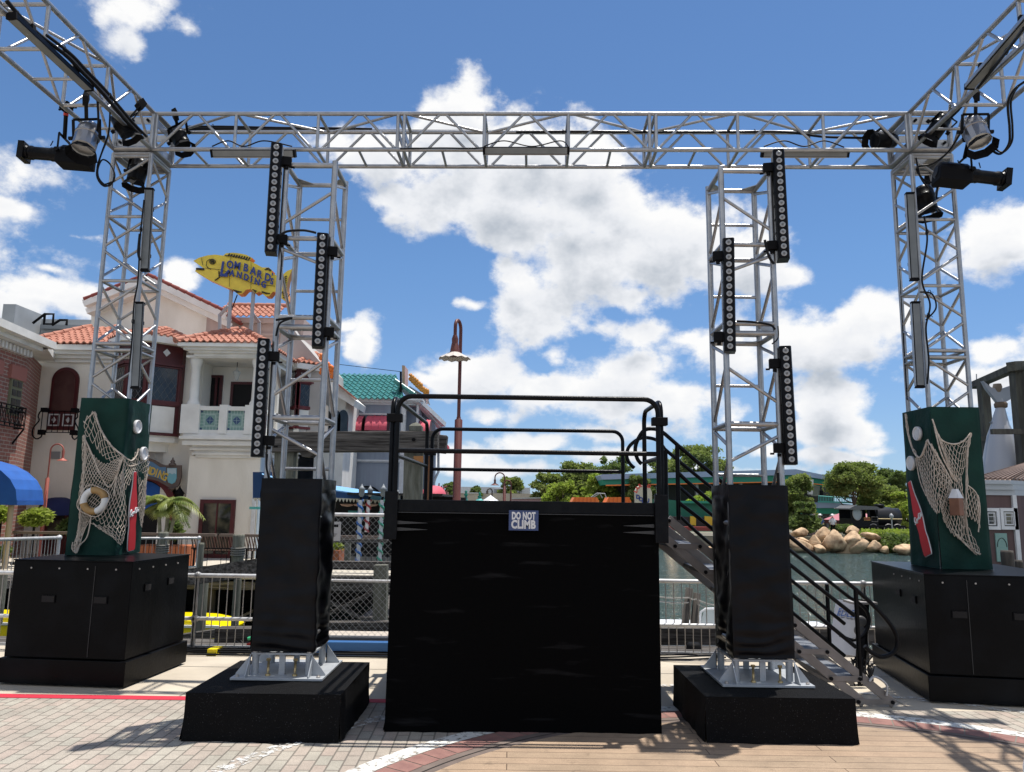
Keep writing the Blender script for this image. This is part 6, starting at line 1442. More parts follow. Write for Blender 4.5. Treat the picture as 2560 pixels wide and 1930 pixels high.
# cables on the pavement edge
b = MB(); rr = random.Random(3)
for k in range(9):
    y0 = 9.35+.04*k; b.path(cat([V((x, y0+.05*nz3((x, k, 0), 1.3), .02+.018*(k % 3))) for x in [-4.1+.35*i for i in range(9)]], 5), .012, 6)
obj('cable_run', b, CAB, None, 'bundle of black cables lying along the left steel railing', 'cable'); b = MB()
obj('cable_tape', MB().box((W(520, 1645, 9.4).x-.0, 9.36, .0), (W(532, 1645, 9.4).x+.05, 9.58, .075)), YELB, None, 'yellow tape round the black cable bundle', 'tape')
b = MB()
for k in range(26):
    x = rr.uniform(575, 640); b.path(cat([W(x+rr.uniform(-25, 25), rr.uniform(1600, 1625), 10.2), W(x+rr.uniform(-15, 15), rr.uniform(1612, 1640), 10.0), W(x+rr.uniform(-30, 20), rr.uniform(1625, 1650), 9.75)], 5), .012, 5)
obj('cable_heap', b, CAB, None, 'heap of black cables behind the railing beside the left middle tower', 'cable'); 
b = MB(); b.tube(W(620, 1597, 9.9), W(632, 1594, 9.9), .022, 8); obj('green_plug', b, mat('plug_green', (.05, .45, .2), .5), None, 'green cable plug on the heap of black cables', 'plug')
b = MB(); b.tube(W(618, 1612, 9.9), W(640, 1606, 9.9), .02, 8); obj('red_plug', b, REDT, None, 'red cable plug on the heap of black cables', 'plug')
for (x0_, x1_) in ((1.4, 2.5),):
    b = MB()
    for k in range(3): b.path(cat([V((x, 9.4+.08*k+.05*math.sin(x*5+k), .015+.02*(1+math.sin(x*3+k)))) for x in [1.4+.2*i for i in range(7)]], 5), .011, 6)
    obj('cable_run', b, CAB, None, 'few black cables lying along the right steel railing', 'cable')

# chain link gate
YC = 9.75; gx0, gx1 = -2.42, -.85; zt = W(890, 1287, YC).z
CG = thing('chain_link_gate', 'chain link fence panel between the left middle tower and the platform', 'fence', V(((gx0+gx1)/2, YC, 0)))
for x in (gx0, gx1): obj('post', MB().tube((x, YC, 0), (x, YC, zt+.02), .026, 10), GALV, CG)
obj('top_tube', MB().tube((gx0, YC, zt), (gx1, YC, zt), .024, 10), GALV, CG); obj('lower_tube', MB().tube((gx0, YC, .16), (gx1, YC, .16), .03, 10), mat('grey_tube', (.20, .20, .20), .5, .2), CG)
obj('mid_rail', MB().tube((gx0, YC+.01, W(890, 1452, YC).z), (gx1, YC+.01, W(890, 1452, YC).z), .018, 8), GALV, CG)
b = MB(); s = .04; n = int((gx1-gx0)/s); m_ = int((zt-.1)/s)
for i in range(n):
    for sg_ in (0,):
        pts = []
        for j in range(m_+2):
            xx = gx0+s*i+(s if (j+i) % 2 else 0); 
            if xx > gx1: xx = gx1
            pts.append(V((xx, YC-.008+.006*((j+sg_) % 2), .08+j*s)))
        b.path(pts, .0028, 4)
obj('mesh', b, LINK, CG)
sp = W(840, 1340, YC-.03); g = thing('fence_notice', 'white notice board wired to the chain link fence', 'sign', sp)
x0, x1, z0, z1 = span(800, 1304, 852, 1352, YC-.03); obj('notice_board', MB().box((x0, YC-.04, z0), (x1, YC-.03, z1)), mat('notice_white', (.45, .45, .45), .6), g)
b, w_ = text_mb('ess', .062, W(832, 1317, YC-.042), X, Z, .001, bold=.003, wscale=.9); b.tube(W(848, 1311, YC-.042), W(848, 1311, YC-.045), .004, 8)
b.bar(W(832, 1338, YC-.042), W(840, 1338, YC-.042), .004, .004); b.bar(W(834, 1335, YC-.042), W(843, 1335, YC-.042), .004, .004); b.bar(W(830, 1341, YC-.042), W(838, 1341, YC-.042), .004, .004)
obj('notice_lettering', b, BLKM, g)
obj('blue_board', MB().box((-2.35, 9.42, 0.0), (-.9, 9.55, .17)), BLUEP, None, 'blue plank at the foot of the chain link fence', 'plank', bevel=.01)
obj('pale_plank', MB().box((-2.6, 10.0, .02), (-.8, 10.5, .12)), mat('pale_plank_wood', (.52, .46, .38), .9, 0, (.42, .36, .3), 6, stretch=(1, 6, 1)), None, 'pale sunlit plank behind the chain link fence', 'plank')
# pier timbers seen through the gate
PG = thing('timber_pier', 'weathered timber pier frame behind the chain link fence', 'pier', V((-2.2, 12, WZ)))
for (a_, c_, w_, h_, Yq) in (((812, 1410), (968, 1412), .16, .10, 12.5), ((812, 1448), (962, 1444), .14, .07, 12.3), ((812, 1568), (958, 1562), .2, .12, 11.8)): obj('pier_beam', MB().bar(W(*a_, Yq)-X*.8, W(*c_, Yq)+X*.3, w_, h_), WOOD, PG)
obj('pier_brace', MB().bar(W(800, 1545, 12.6), W(960, 1468, 12.6), .06, .16, Y), WOOD, PG); obj('pier_post', MB().bar(W(953, 1412, 12), W(950, 1590, 12), .2, .2, Y), WOODV, PG)
obj('pier_post', MB().bar(W(820, 1350, 14), W(818, 1420, 14), .12, .12, Y), WOODV, PG); obj('pier_post', MB().bar(W(870, 1352, 14), W(868, 1412, 14), .1, .1, Y), WOODV, PG)
obj('pier_rail', MB().bar(W(800, 1352, 13.5), W(968, 1352, 13.5), .1, .06), WOOD, PG); obj('pier_deck', MB().box((-2.5, 13.2, -.22), (-.5, 19, -.10)), WOOD, PG)

# gantry of heavy beams
GT = thing('timber_gantry', 'heavy dark timber gantry crossing behind the left middle tower', 'gantry', V((-2.8, 14, 0)))
obj('beam', MB().bar(W(676, 1106, 14), W(1096, 1104, 14), .32, W(900, 1080, 14).z-W(900, 1130, 14).z), WOOD, GT, bevel=.015)
obj('beam', MB().bar(W(1000, 1100, 14.5), W(1117, 1112, 14.5), .3, .34), WOOD, GT, bevel=.015)
obj('post', MB().bar(W(1035, 1130, 14.1), V((W(1035, 1250, 14.1).x, 14.1, -.3)), .33, .33, Y), WOODV, GT, bevel=.02); obj('post', MB().bar(W(717, 1120, 14.1), V((W(717, 1250, 14.1).x, 14.1, -.3)), .36, .33, Y), WOODV, GT, bevel=.02)
obj('post', MB().bar(W(1072, 1140, 14.6), V((W(1072, 1250, 14.6).x, 14.6, -.3)), .1, .12, Y), mat('orange_timber', (.34, .15, .07), .8), GT)
obj('post_top', MB().lathe(W(1040, 1078, 14.4), Z, [(.17, 0), (.17, .09), (.1, .14), (0, .17)], 4, True), WOODV, GT)
for (x, y) in ((1034, 1099), (1034, 1126)): obj('bolt', MB().tube(W(x, y, 13.83), W(x, y, 13.8), .035, 10), BLKM, GT)
obj('knee_block', MB().prism([W(748, 1130, 13.9), W(790, 1130, 13.9), W(775, 1142, 13.9), W(755, 1142, 13.9)], (0, .3, 0)), WOOD, GT)
obj('timber_cap', MB().prism([W(1034, 1140, 13.8), W(1058, 1140, 13.8), W(1058, 1160, 13.8), W(1034, 1160, 13.8)], (0, .05, 0)), mat('orange_board', (.40, .18, .06), .8), GT)
# ------------------------------------------------------------------ blue grey building with teal tiles
TBL = thing('teal_roof_building', 'blue grey building with shiny teal tile roof and red awnings behind the gantry', 'building', V((-6, 33, 0)))
YT = 32.0
x0 = W(835, 1100, YT).x; x1 = W(1003, 1100, YT).x; zt = W(930, 1000, YT).z
obj('wall', MB().box((x0-6, YT, -.3), (x1, YT+9, zt)), GREYB, TBL)
xg = W(1098, 1160, YT+6).x
obj('wall', MB().prism([V((x1, YT+.6, -.3)), V((x1+.75, YT+.6, -.3)), V((x1+.75, YT+.6, zt-.2)), V((x1, YT+.6, zt))], (0, 7, 0)), GREYB, TBL)
sg_ = [(1003, 1000), (1040, 1000), (1100, 1062), (1100, 1070), (1085, 1068), (1083, 1250), (1003, 1250)]
obj('wall', outline(MB(), [(1003, 1000), (1040, 1006), (1088, 1062), (1083, 1250), (1003, 1250)], YT+1.2, .3), GREYB, TBL)
for (a_, c_, w_) in ((1000, 1011, 0), (1038, 1043, 0)): pbox_ = MB(); pbox(pbox_, a_, 1000, c_, 1250, YT-.1+.9*(a_ > 1020)*.0, YT+.2); obj('corner_board', pbox_, WHITEP, TBL)
for q_ in ((862, 1033, 1005, 1037, YT-.08, YT), (845, 1149, 1005, 1153, YT-.12, YT), (845, 1153, 1005, 1156, YT-.06, YT), (842, 1160, 850, 1250, YT-.06, YT)): b = MB(); pbox(b, *q_); obj('trim', b, WHITEP, TBL)
b = MB(); cornice(b, x0+.2, x1+.5, YT, W(930, 1012, YT).z, W(930, 998, YT).z, [(1, .06), (1, .22), (1, .4)]); obj('cornice', b, WHITEP, TBL)
e0, e1 = W(845, 997, YT-.5), W(1012, 997, YT-.5); r0, r1 = W(845, 952, YT+3.0), W(985, 982, YT+3)
b = MB(); U = V((0, 3.5, 1.75)); tile_roof(b, e0-X*2, V((e1.x, e1.y, e0.z)), U, U.length*.9, 0, .9, .24, .40, .05); obj('roof', b, TEALT, TBL)
q0, q1 = W(800, 938, YT+3.3), W(1003, 976, YT+2.9)
obj('roof_beam', MB().bar(q0, q1, .25, .36), mat('weathered_pink_beam', (.34, .26, .25), .8, 0, (.25, .2, .19), 2), TBL)
b = MB(); b.bar(W(1040, 1000, YT-.3), W(1106, 1062, YT+2.0), .35, .2); b.bar(W(1042, 1004, YT-.3), W(1100, 1070, YT+2.0), .2, .1); obj('cornice', b, WHITEP, TBL)
b = MB(); 
for k in range(16): t = k/15; p = W(1036+t*62, 985+t*72, YT-.1+2.1*t); b.tube(p, p+V((-.9, .3, .62)), .1, 7)
obj('roof', b, TEALT, TBL)
obj('downpipe', MB().path([W(1100, 1066, YT+2), W(1096, 1100, YT+2), W(1096, 1180, YT+2), W(1088, 1196, YT+2), W(1083, 1215, YT+2), W(1083, 1250, YT+2)], .06, 6), WHITEP, TBL)
b = MB(); p = W(872, 1018, YT-.3); b.path(cat([W(880, 1016, YT-.2), W(868, 1020, YT-.25), W(860, 1030, YT-.2), W(860, 1040, YT-.1)], 4), .1, 8); obj('downpipe', b, WHITEP, TBL)
ax_, az_ = W(918, 1250, YT).x, W(918, 1250, YT).z; rr_ = (W(960, 1240, YT).x-W(878, 1240, YT).x)/2
obj('arch_window', MB().prism([V((ax_+rr_*math.cos(t), YT-.06, az_-.1+rr_*.85*math.sin(t))) for t in [math.pi*k/16 for k in range(17)]], (0, .05, 0)), GLASS, TBL); obj('arch_frame', arch(MB(), ax_, az_-.1, rr_*.9, rr_, YT-.1, YT-.05, leg=.0), BLKM, TBL)
# wedge eave of the neighbouring roof
obj('eave', MB().prism([W(842, 960, 28.6), W(888, 1000, 28.6), W(884, 1016, 28.6), W(842, 990, 28.6)], (0, 2.2, 0)), STUCCOW, TBL); obj('eave_tiles', MB().bar(W(838, 955, 28.5), W(890, 998, 28.5), .3, .06), TILE, TBL)
x_0, x_1 = W(790, 1050, 29.2).x, W(862, 1050, 29.2).x
obj('wall', MB().box((x_0, 29.2, 0), (x_1, 31.8, W(820, 985, 29.2).z)), STUCCOW, TBL)
for cx in (815, 838, 857):
    xx = W(cx, 1060, 29.15).x; zz_ = W(cx, 1045, 29.15).z; obj('arch_window', MB().prism([V((xx+.2*math.cos(t), 29.14, zz_+.2*math.sin(t)*1.6)) for t in [math.pi*k/12 for k in range(13)]]+[V((xx-.2, 29.14, zz_-.75)), V((xx+.2, 29.14, zz_-.75))], (0, .05, 0)), GLASS, TBL)
def barrel(px0, px1, py0, py1, Yv, proj, m, label, mdark=REDD):
    x0, x1, z0, z1 = span(px0, py0, px1, py1, Yv); g = thing('window_awning', label, 'awning', V(((x0+x1)/2, Yv, z0)), 'red barrel awnings of the blue grey building')
    b = MB(); H = z1-z0; b.grid(lambda u, v: V((x0+(x1-x0)*u, Yv-proj*math.sin(math.pi/2*v), z0+H*.12+H*.88*math.cos(math.pi/2*v))), 6, 10); b.box((x0, Yv-proj-.01, z0), (x1, Yv-proj+.01, z0+H*.13)); obj('awning_cloth', b, m, g)
    b = MB()
    for x in (x0, x1): b.prism([V((x, Yv, z0))]+[V((x, Yv-proj*math.sin(math.pi/2*k/10), z0+H*.12+H*.88*math.cos(math.pi/2*k/10))) for k in range(11)]+[V((x, Yv-proj, z0))], (.012, 0, 0))
    obj('awning_side', b, mdark, g)
    b = MB()
    for t in (.33, .66): b.path([V((x0+(x1-x0)*t, Yv-(proj+.01)*math.sin(math.pi/2*k/10), z0+H*.12+(H*.88+.01)*math.cos(math.pi/2*k/10))) for k in range(11)], .02, 4)
    obj('awning_rib', b, m, g)
barrel(866, 912, 1040, 1080, YT, .75, CORAL, 'coral barrel awning nearest the left middle tower'); barrel(920, 974, 1040, 1080, YT, .75, CORAL, 'coral barrel awning next to the platform railing'); barrel(1052, 1078, 1050, 1092, YT+.6, .8, CORAL, 'coral awning on the angled side near the maroon lamp post')
p = W(1104, 1112, YT+1); b = MB().prism([W(1085, 1122, YT+1), W(1083, 1102, YT+1), W(1110, 1103, YT+1), W(1118, 1112, YT+1), W(1119, 1121, YT+1)], (0, 1.2, 0)); obj('small_awning', b, PINKC, None, 'small dark red awning poking out beyond the gantry end', 'awning')
dome_awning(1050, 1118, 1214, 1253, 30.0, 1.0, CORAL, 'large coral domed awning beside the maroon lamp post')
# orange script lettering signs
def squig(mb, px0, py0, px1, py1, Yv, n, r, seed):
    rr = random.Random(seed)
    for k in range(n):
        t = k/(n-1) if n > 1 else .5; cx = px0+(px1-px0)*t; cy = py0+(py1-py0)*t; h = rr.uniform(6, 11)
        pts = [(cx-3, cy-h*.6), (cx+1, cy-h), (cx+2, cy-h*.2), (cx-2, cy+h*.2), (cx+1, cy+h*.6), (cx+4, cy+h*.2)]
        mb.path(cat([W(x, y, Yv) for x, y in pts], 4), r, 6)
LS = thing('script_sign', 'orange script rooftop lettering seen behind the left middle tower', 'sign', W(815, 960, 27)); b = MB(); squig(b, 803, 893, 815, 905, 27, 2, .06, 1); squig(b, 812, 915, 835, 925, 27, 4, .06, 2); squig(b, 803, 930, 829, 940, 27, 4, .06, 3); obj('script_letters', b, ORNG, LS); obj('sign_frame', MB().bar(W(800, 946, 27.1), W(835, 948, 27.1), .05, .06), MET, LS)
RS = thing('rooftop_sign', 'slanting orange rooftop lettering ending in a pink panel above the teal roof', 'sign', W(1050, 990, 32)); b = MB(); squig(b, 1026, 945, 1068, 985, YT+.5, 9, .06, 5); obj('script_letters', b, mat('amber_letters', (.60, .25, .03), .5), RS)
b = MB(); b.bar(W(1022, 968, YT+.6), W(1072, 1000, YT+.9), .06, .12); b.bar(W(1018, 978, YT+.6), W(1072, 1008, YT+.9), .06, .08)
for k in range(7): t = k/6; b.tube(W(1020+50*t, 970+30*t, YT+.6), W(1024+50*t, 986+27*t, YT+.6), .03, 5)
obj('sign_frame', b, MET, RS); 
b = MB(); b.m = 0; b.prism([W(1005, 913, YT+.3), W(1012, 914, YT+.3), W(1012, 975, YT+.3), W(1005, 970, YT+.3)], (0, .5, 0)); obj('sign_panel_edge', b, mat('tan_edge', (.42, .30, .20), .7), RS)
obj('sign_panel', MB().prism([W(1012, 914, YT+.3), W(1018, 922, YT+.8), W(1018, 978, YT+.8), W(1012, 976, YT+.3)], (0, .3, 0)), mat('pale_pink_panel', (.55, .35, .32), .6), RS)
obj('sign_panel', MB().prism([W(1058, 971, YT+.6), W(1067, 974, YT+.6), W(1067, 1018, YT+.6), W(1058, 1012, YT+.6)], (0, .3, 0)), bpy.data.materials['pale_pink_panel'], RS)
obj('mast', MB().tube(W(1002, 980, YT), W(1002, 929, YT), .05, 6), BLKM, RS); obj('wire', MB().tube(W(1001, 929, YT), W(848, 911, YT), .015, 4), BLKM, None, 'thin wire strung to the rooftop sign', 'wire')
# blue awning with scalloped edge on striped posts
BA = thing('terrace_awning', 'long blue awning with scalloped pale edge over the terrace', 'awning', W(900, 1240, 21)); YA = 21.0
def band(p, q, r_, s, m, nm):
    obj(nm, MB().prism([W(*p, YA+1.5), W(*q, YA+3.0), W(*r_, YA+.0+1.0), W(*s, YA)], (0, .03, 0)), m, BA)
a0_, a1_ = W(832, 1213, YA+1.6), W(1130, 1258, YA+4.5); f0_, f1_ = W(830, 1224, YA), W(1130, 1266, YA+2.6)
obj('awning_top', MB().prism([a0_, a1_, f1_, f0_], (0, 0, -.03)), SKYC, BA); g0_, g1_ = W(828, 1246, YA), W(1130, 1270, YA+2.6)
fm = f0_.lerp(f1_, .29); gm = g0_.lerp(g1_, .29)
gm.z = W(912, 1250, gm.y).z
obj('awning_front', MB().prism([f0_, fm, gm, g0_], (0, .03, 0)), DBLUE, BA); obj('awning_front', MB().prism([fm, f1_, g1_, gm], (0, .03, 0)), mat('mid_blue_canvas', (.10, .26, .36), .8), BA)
obj('awning_front', MB().prism([W(632, 1180, 22), W(690, 1180, 22), W(690, 1247, 22), W(632, 1247, 22)], (0, .05, 0)), DBLUE, BA); obj('awning_top', MB().prism([W(655, 1183, 22), W(720, 1200, 22), W(720, 1206, 21.8), W(655, 1186, 21.8)], (0, .05, 0)), SKYC, BA)
CRM = mat('cream_edge', (.50, .47, .36), .8); b = MB()
for (p, q, n) in ((g0_, gm, 11), (gm, g1_, 22)):
    for k in range(n): a = p.lerp(q, k/n); c = p.lerp(q, (k+1)/n); b.prism([a+V((0, -.02, .02)), c+V((0, -.02, .02)), (a+c)/2+V((0, -.02, -.09))], (0, .02, 0))
for k in range(5): a = W(632+12*k, 1245, 21.9); c = W(644+12*k, 1245, 21.9); b.prism([a, c, (a+c)/2-Z*.09], (0, .02, 0))
obj('scalloped_edge', b, CRM, BA)
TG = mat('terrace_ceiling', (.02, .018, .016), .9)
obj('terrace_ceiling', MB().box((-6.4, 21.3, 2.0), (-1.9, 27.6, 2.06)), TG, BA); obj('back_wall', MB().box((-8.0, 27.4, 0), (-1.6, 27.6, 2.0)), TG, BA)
for (x, c) in ((868, 0), (900, 0), (928, 0)): p = W(x, 1262, 23); obj('ceiling_lamp', MB().lathe(p-Z*.06, Z, [(0, 0), (.16, .03), (.22, .08), (.1, .1)], 12), mat('lamp_glow', (.55, .35, .25), .6) if 'lamp_glow' not in bpy.data.materials else bpy.data.materials['lamp_glow'], BA)
b = MB()
rr = random.Random(6)
def striped(px, yt, yb_, Yv, w, m, label, lan=True):
    t = W(px, yt, Yv); zb = W(px-6, yb_, Yv); g = thing('striped_post', label, 'post', V((t.x, Yv, zb.z)), 'striped mooring posts with lanterns')
    d = V((zb.x-t.x, 0, zb.z-t.z))
    obj('pole', MB().tube(t, t+d, w/2, 12), WHITEP, g); b = MB(); n = int(-d.z/.2)
    for k in range(n): b.path([t+d*((k+s/10*.95)/n)+V((w*.53*math.cos(2*math.pi*s/10), w*.53*math.sin(2*math.pi*s/10), 0)) for s in range(0, 11)], .034, 5)
    obj('spiral_stripe', b, m, g)
    if lan:
        q = W(px+3, 1238, Yv)
        obj('lantern', MB().lathe(q-Z*.02, Z, [(.04, -.02), (.05, .0), (.075, .03), (.085, .16), (.1, .17), (.04, .23), (.02, .27), (0, .31)], 6), mat('lantern_metal', (.30, .32, .33), .5) if 'lantern_metal' not in bpy.data.materials else bpy.data.materials['lantern_metal'], g); obj('lantern_bracket', MB().tube(q-Z*.02, t, .03, 6), BLKM, g)
SB = mat('stripe_blue', (.03, .13, .38), .5); SR = mat('stripe_red', (.30, .02, .03), .5); SG = mat('stripe_green', (.06, .30, .20), .5)
striped(901, 1250, 1410, 19.0, .10, SB, 'blue and white striped post with lantern'); striped(922, 1250, 1330, 21.5, .10, SR, 'red and white striped post with lantern'); striped(955, 1250, 1405, 19.0, .09, SG, 'green and white striped post with lantern'); 
p = W(994, 1250, 22); g = thing('post_lantern', 'lone lantern above the terrace awning by the platform rail', 'lantern', p); obj('lantern', MB().lathe(p-Z*.3, Z, [(.04, 0), (.04, .3), (.08, .33), (.09, .45), (.1, .46), (.04, .52), (0, .6)], 6), bpy.data.materials['lantern_metal'], g)
# terrace furniture bits: turquoise menu lights
for (x, y) in ((883, 1280), (910, 1280), (636, 1270)): p = W(x, y, 24); obj('turquoise_shade', MB().box((p.x-.16, 24, p.z-.04), (p.x+.16, 24.1, p.z+.04)), TURQ, BA)

# ------------------------------------------------------------------ plants
def leafmesh(rng, cs, n, size, name, m, parent, norm_up=.3, stretch=1.6):
    """n small pointed leaf faces spread through clumps cs = [(centre, radius vec)]"""
    vs = []; fs = []
    wts = [c[1].x*c[1].y*c[1].z for c in cs]; tot = sum(wts); big = size > .2; n = int(n*2.8) if big else n; size *= .6 if big else 1
    for (c, r), w in zip(cs, wts):
        for _ in range(max(3, int(n*w/tot))):
            while True:
                q = V((rng.uniform(-1, 1), rng.uniform(-1, 1), rng.uniform(-1, 1)))
                if q.length <= 1: break
            l = q.length
            q *= rng.choice((1, 1, 1, 1.35))
            if l < .3: q *= 1.6
            p = c+V((q.x*r.x, q.y*r.y, q.z*r.z)); 
            a = V((rng.gauss(0, 1), rng.gauss(0, 1), rng.gauss(0, .7))).normalized(); bb = a.cross(V((rng.gauss(0, 1), rng.gauss(0, 1), rng.gauss(0, 1)))).normalized()
            s = size*rng.uniform(.6, 1.3); o = len(vs); vs += [p-a*s*stretch*.5, p+bb*s*.5, p+a*s*stretch*.5, p-bb*s*.5]; fs.append((o, o+1, o+2, o+3))
    b = MB(); b.v = [tuple(v) for v in vs]; b.f = fs; b.mi = [0]*len(fs); b.sm = [False]*len(fs)
    return obj(name, b, m, parent)
def tree(x, y, zb, h, w, label, m=LEAFA, n=3800, leaf=.28, trunk=.35, seed=1, crown0=.25, nc=16, group='trees on the far shore', pal=False, flat=1.0):
    rng = random.Random(seed); g = thing('tree', label, 'tree', V((x, y, zb)), group); b = MB(); base = V((x, y, zb))
    th = h*crown0; b.path(cat([base, base+V((rng.uniform(-.2, .2), 0, th*.6)), base+V((rng.uniform(-.4, .4), 0, h*.55)), base+V((rng.uniform(-.4, .4), 0, h*.85))], 4), lambda t: trunk*(1-.8*t)*.5+.02, 8)
    cs = []
    nc = int(nc*2.6)
    for i in range(nc):
        a = rng.uniform(0, 2*math.pi); t = rng.random(); rad = w/2*(.25+.62*math.sqrt(rng.random()))*(1-.45*max(0, t-.5)*1.6); hz = zb+h*(crown0+.08+(.84-crown0)*t)
        c = V((x+rad*math.cos(a), y+rad*math.sin(a), hz)); r = w*rng.choice((.06, .09, .12, .16)); cs.append((c, V((r*rng.uniform(.8, 1.5), r*1.1, r*rng.uniform(.5, .95)*flat))))
        if i < 11: s = base+Z*(th*.7+rng.random()*h*.25); b.path(cat([s, s.lerp(c, .5)+V((0, 0, -.1*h*rng.random())), c], 4), lambda t: trunk*.2*(1-.7*t)+.012, 5)
    obj('trunk', b, BARK, g); leafmesh(rng, cs, n, leaf, 'crown', m, g); return g
# far shore, read from the photograph: px centre, py top, py base, px width, distance
def tr(px, pyt, pyb, pw, Yv, label, **k):
    t = W(px, pyt, Yv); zb = -.5; h = t.z-zb; w = W(px+pw/2, pyt, Yv).x-W(px-pw/2, pyt, Yv).x; tree(t.x, Yv, zb, h, w, label, **k)
Y1 = 84
tr(1370, 1176, 0, 95, 96, 'tree at the left end of the grove beyond the platform', n=5000, leaf=.36, seed=3, m=LEAFA)
tr(1440, 1152, 0, 120, 95, 'taller tree behind the middle of the platform railings', n=6500, leaf=.38, seed=4, m=LEAFA)
tr(1405, 1205, 0, 90, 88, 'bright yellowish tree low in front of the grove', n=4200, leaf=.34, seed=5, m=LEAFC)
tr(1500, 1190, 0, 100, 88, 'yellow green tree right of the bright one in the grove', n=4200, leaf=.34, seed=6, m=LEAFC)
tr(1530, 1130, 0, 120, 100, 'dark tree at the right of the grove behind the rails', n=6000, leaf=.38, seed=7, m=LEAFB)
tr(1600, 1180, 0, 70, 82, 'drooping tree beside the donut building', n=3500, leaf=.32, seed=8, m=LEAFB)
tr(1735, 1103, 0, 145, 100, 'large round tree behind the stair handrails', n=8500, leaf=.40, seed=9, m=LEAFA, nc=22)
tr(1660, 1145, 0, 100, 104, 'smaller tree left of the large round tree', n=4500, leaf=.38, seed=10, m=LEAFA)
tr(1780, 1228, 0, 110, 74, 'bright bush in front of the green building near the stairs', n=3500, leaf=.28, seed=11, m=LEAFC)
tr(1278, 1188, 0, 60, 120, 'small tree above the distant white building', n=2400, leaf=.42, seed=12, m=LEAFA)
tr(1128, 1196, 0, 40, 110, 'small dark tree left of the maroon lamp post', n=1500, leaf=.4, seed=13, m=LEAFB); tr(1190, 1206, 0, 34, 112, 'small dark tree right of the maroon lamp post', n=1200, leaf=.4, seed=14, m=LEAFB)
tr(1992, 1180, 0, 88, 68, 'olive tree just right of the right middle tower', n=9000, leaf=.24, seed=15, m=LEAFA, nc=24, crown0=.12)
tr(2130, 1152, 0, 125, 76, 'tall spreading tree behind the locomotive cab', n=10000, leaf=.25, seed=16, m=LEAFA, nc=30, crown0=.45)
tr(2200, 1212, 0, 120, 80, 'tree behind the locomotive boiler', n=8000, leaf=.26, seed=17, m=LEAFA, nc=22)
tr(2235, 1166, 0, 90, 90, 'tall dark tree next to the right green sleeve', n=6000, leaf=.30, seed=18, m=LEAFB, nc=18)
tr(2262, 1222, 0, 75, 71, 'bright green tree next to the right green sleeve', n=5000, leaf=.26, seed=19, m=LEAFC, nc=16, crown0=.1)
tr(2448, 1165, 0, 50, 90, 'tree peeping out between the right green sleeve and the shark frame', n=2500, leaf=.36, seed=20, m=LEAFA)
tr(2010, 1245, 0, 60, 62, 'low leafy shrub under the olive tree', n=3500, leaf=.22, seed=21, m=LEAFB, crown0=.02)
# hedge above the rocks
def shrub(px0, px1, pyt, pyb, Yv, label, seed, m=LEAFB, n=4500, leaf=.16):
    rng = random.Random(seed); x0, x1, z0, z1 = span(px0, pyt, px1, pyb, Yv); g = thing('bush', label, 'bush', V(((x0+x1)/2, Yv, z0)), 'bushes above the rocks'); cs = []
    k = max(4, int((x1-x0)/.9))
    for i in range(k):
        for j in range(2): cs.append((V((x0+(x1-x0)*(i+.5)/k, Yv+j*.5, z0+(z1-z0)*(.3+.4*rng.random()))), V(((x1-x0)/k*1.1, .8, (z1-z0)*.34))))
    b = MB()
    for i in range(5): b.tube((x0+(x1-x0)*(i+.5)/5, Yv, z0), (x0+(x1-x0)*(i+.5)/5, Yv, z0+(z1-z0)*.6), .04, 5)
    obj('stems', b, BARK, g); leafmesh(rng, cs, n, leaf, 'foliage', m, g)
shrub(2148, 2290, 1322, 1345, 61.5, 'clipped bright hedge in front of the locomotive', 31, LEAFC, 6000, .15)
shrub(2196, 2292, 1335, 1380, 59.6, 'dark bush hanging down the bank right of the rocks', 32, LEAFB, 7000, .17)
shrub(1978, 2040, 1290, 1330, 62, 'green shrubs under the olive tree', 33, LEAFB, 4500, .17); shrub(2090, 2125, 1312, 1332, 62.5, 'small shrub behind the rocks', 34, LEAFB, 1800, .15)

# rocks
def rock(px0, px1, pyt, pyb, Yv, tilt, seed, label):
    c = W((px0+px1)/2, (pyt+pyb)/2, Yv); wx = W(px1, pyt, Yv).x-W(px0, pyt, Yv).x; hz = W(px0, pyt, Yv).z-W(px0, pyb, Yv).z
    rg = random.Random(seed*3+1); PLN = [(V((rg.gauss(0, 1), rg.gauss(0, 1), rg.gauss(0, 1))).normalized(), rg.uniform(.58, .95)) for _ in range(10)]
    b = MB(); n = 30; m_ = 20; vs = []; ct, s_ = math.cos(tilt), math.sin(tilt)
    for j in range(m_+1):
        ph = math.pi*j/m_
        for i in range(n):
            t = 2*math.pi*i/n; q = V((math.sin(ph)*math.cos(t), math.sin(ph)*math.sin(t), math.cos(ph)))
            k = min([dd_/max(q.dot(nn), .08) for nn, dd_ in PLN]); k = min(k, 1.2)+.04*nz3(q, 4, seed)+.03*nz3(q, 9, seed); q = q*k
            x, z = q.x*wx*.5, q.z*hz*.5; vs.append(c+V((x*ct-z*s_, q.y*wx*.42, x*s_+z*ct)))
    b.add(vs, [(j*n+i, (j+1)*n+i, (j+1)*n+(i+1) % n, j*n+(i+1) % n) for j in range(m_) for i in range(n)], True)
    return obj('boulder', b, ROCK, None, label, 'rock', 'boulders along the far bank')
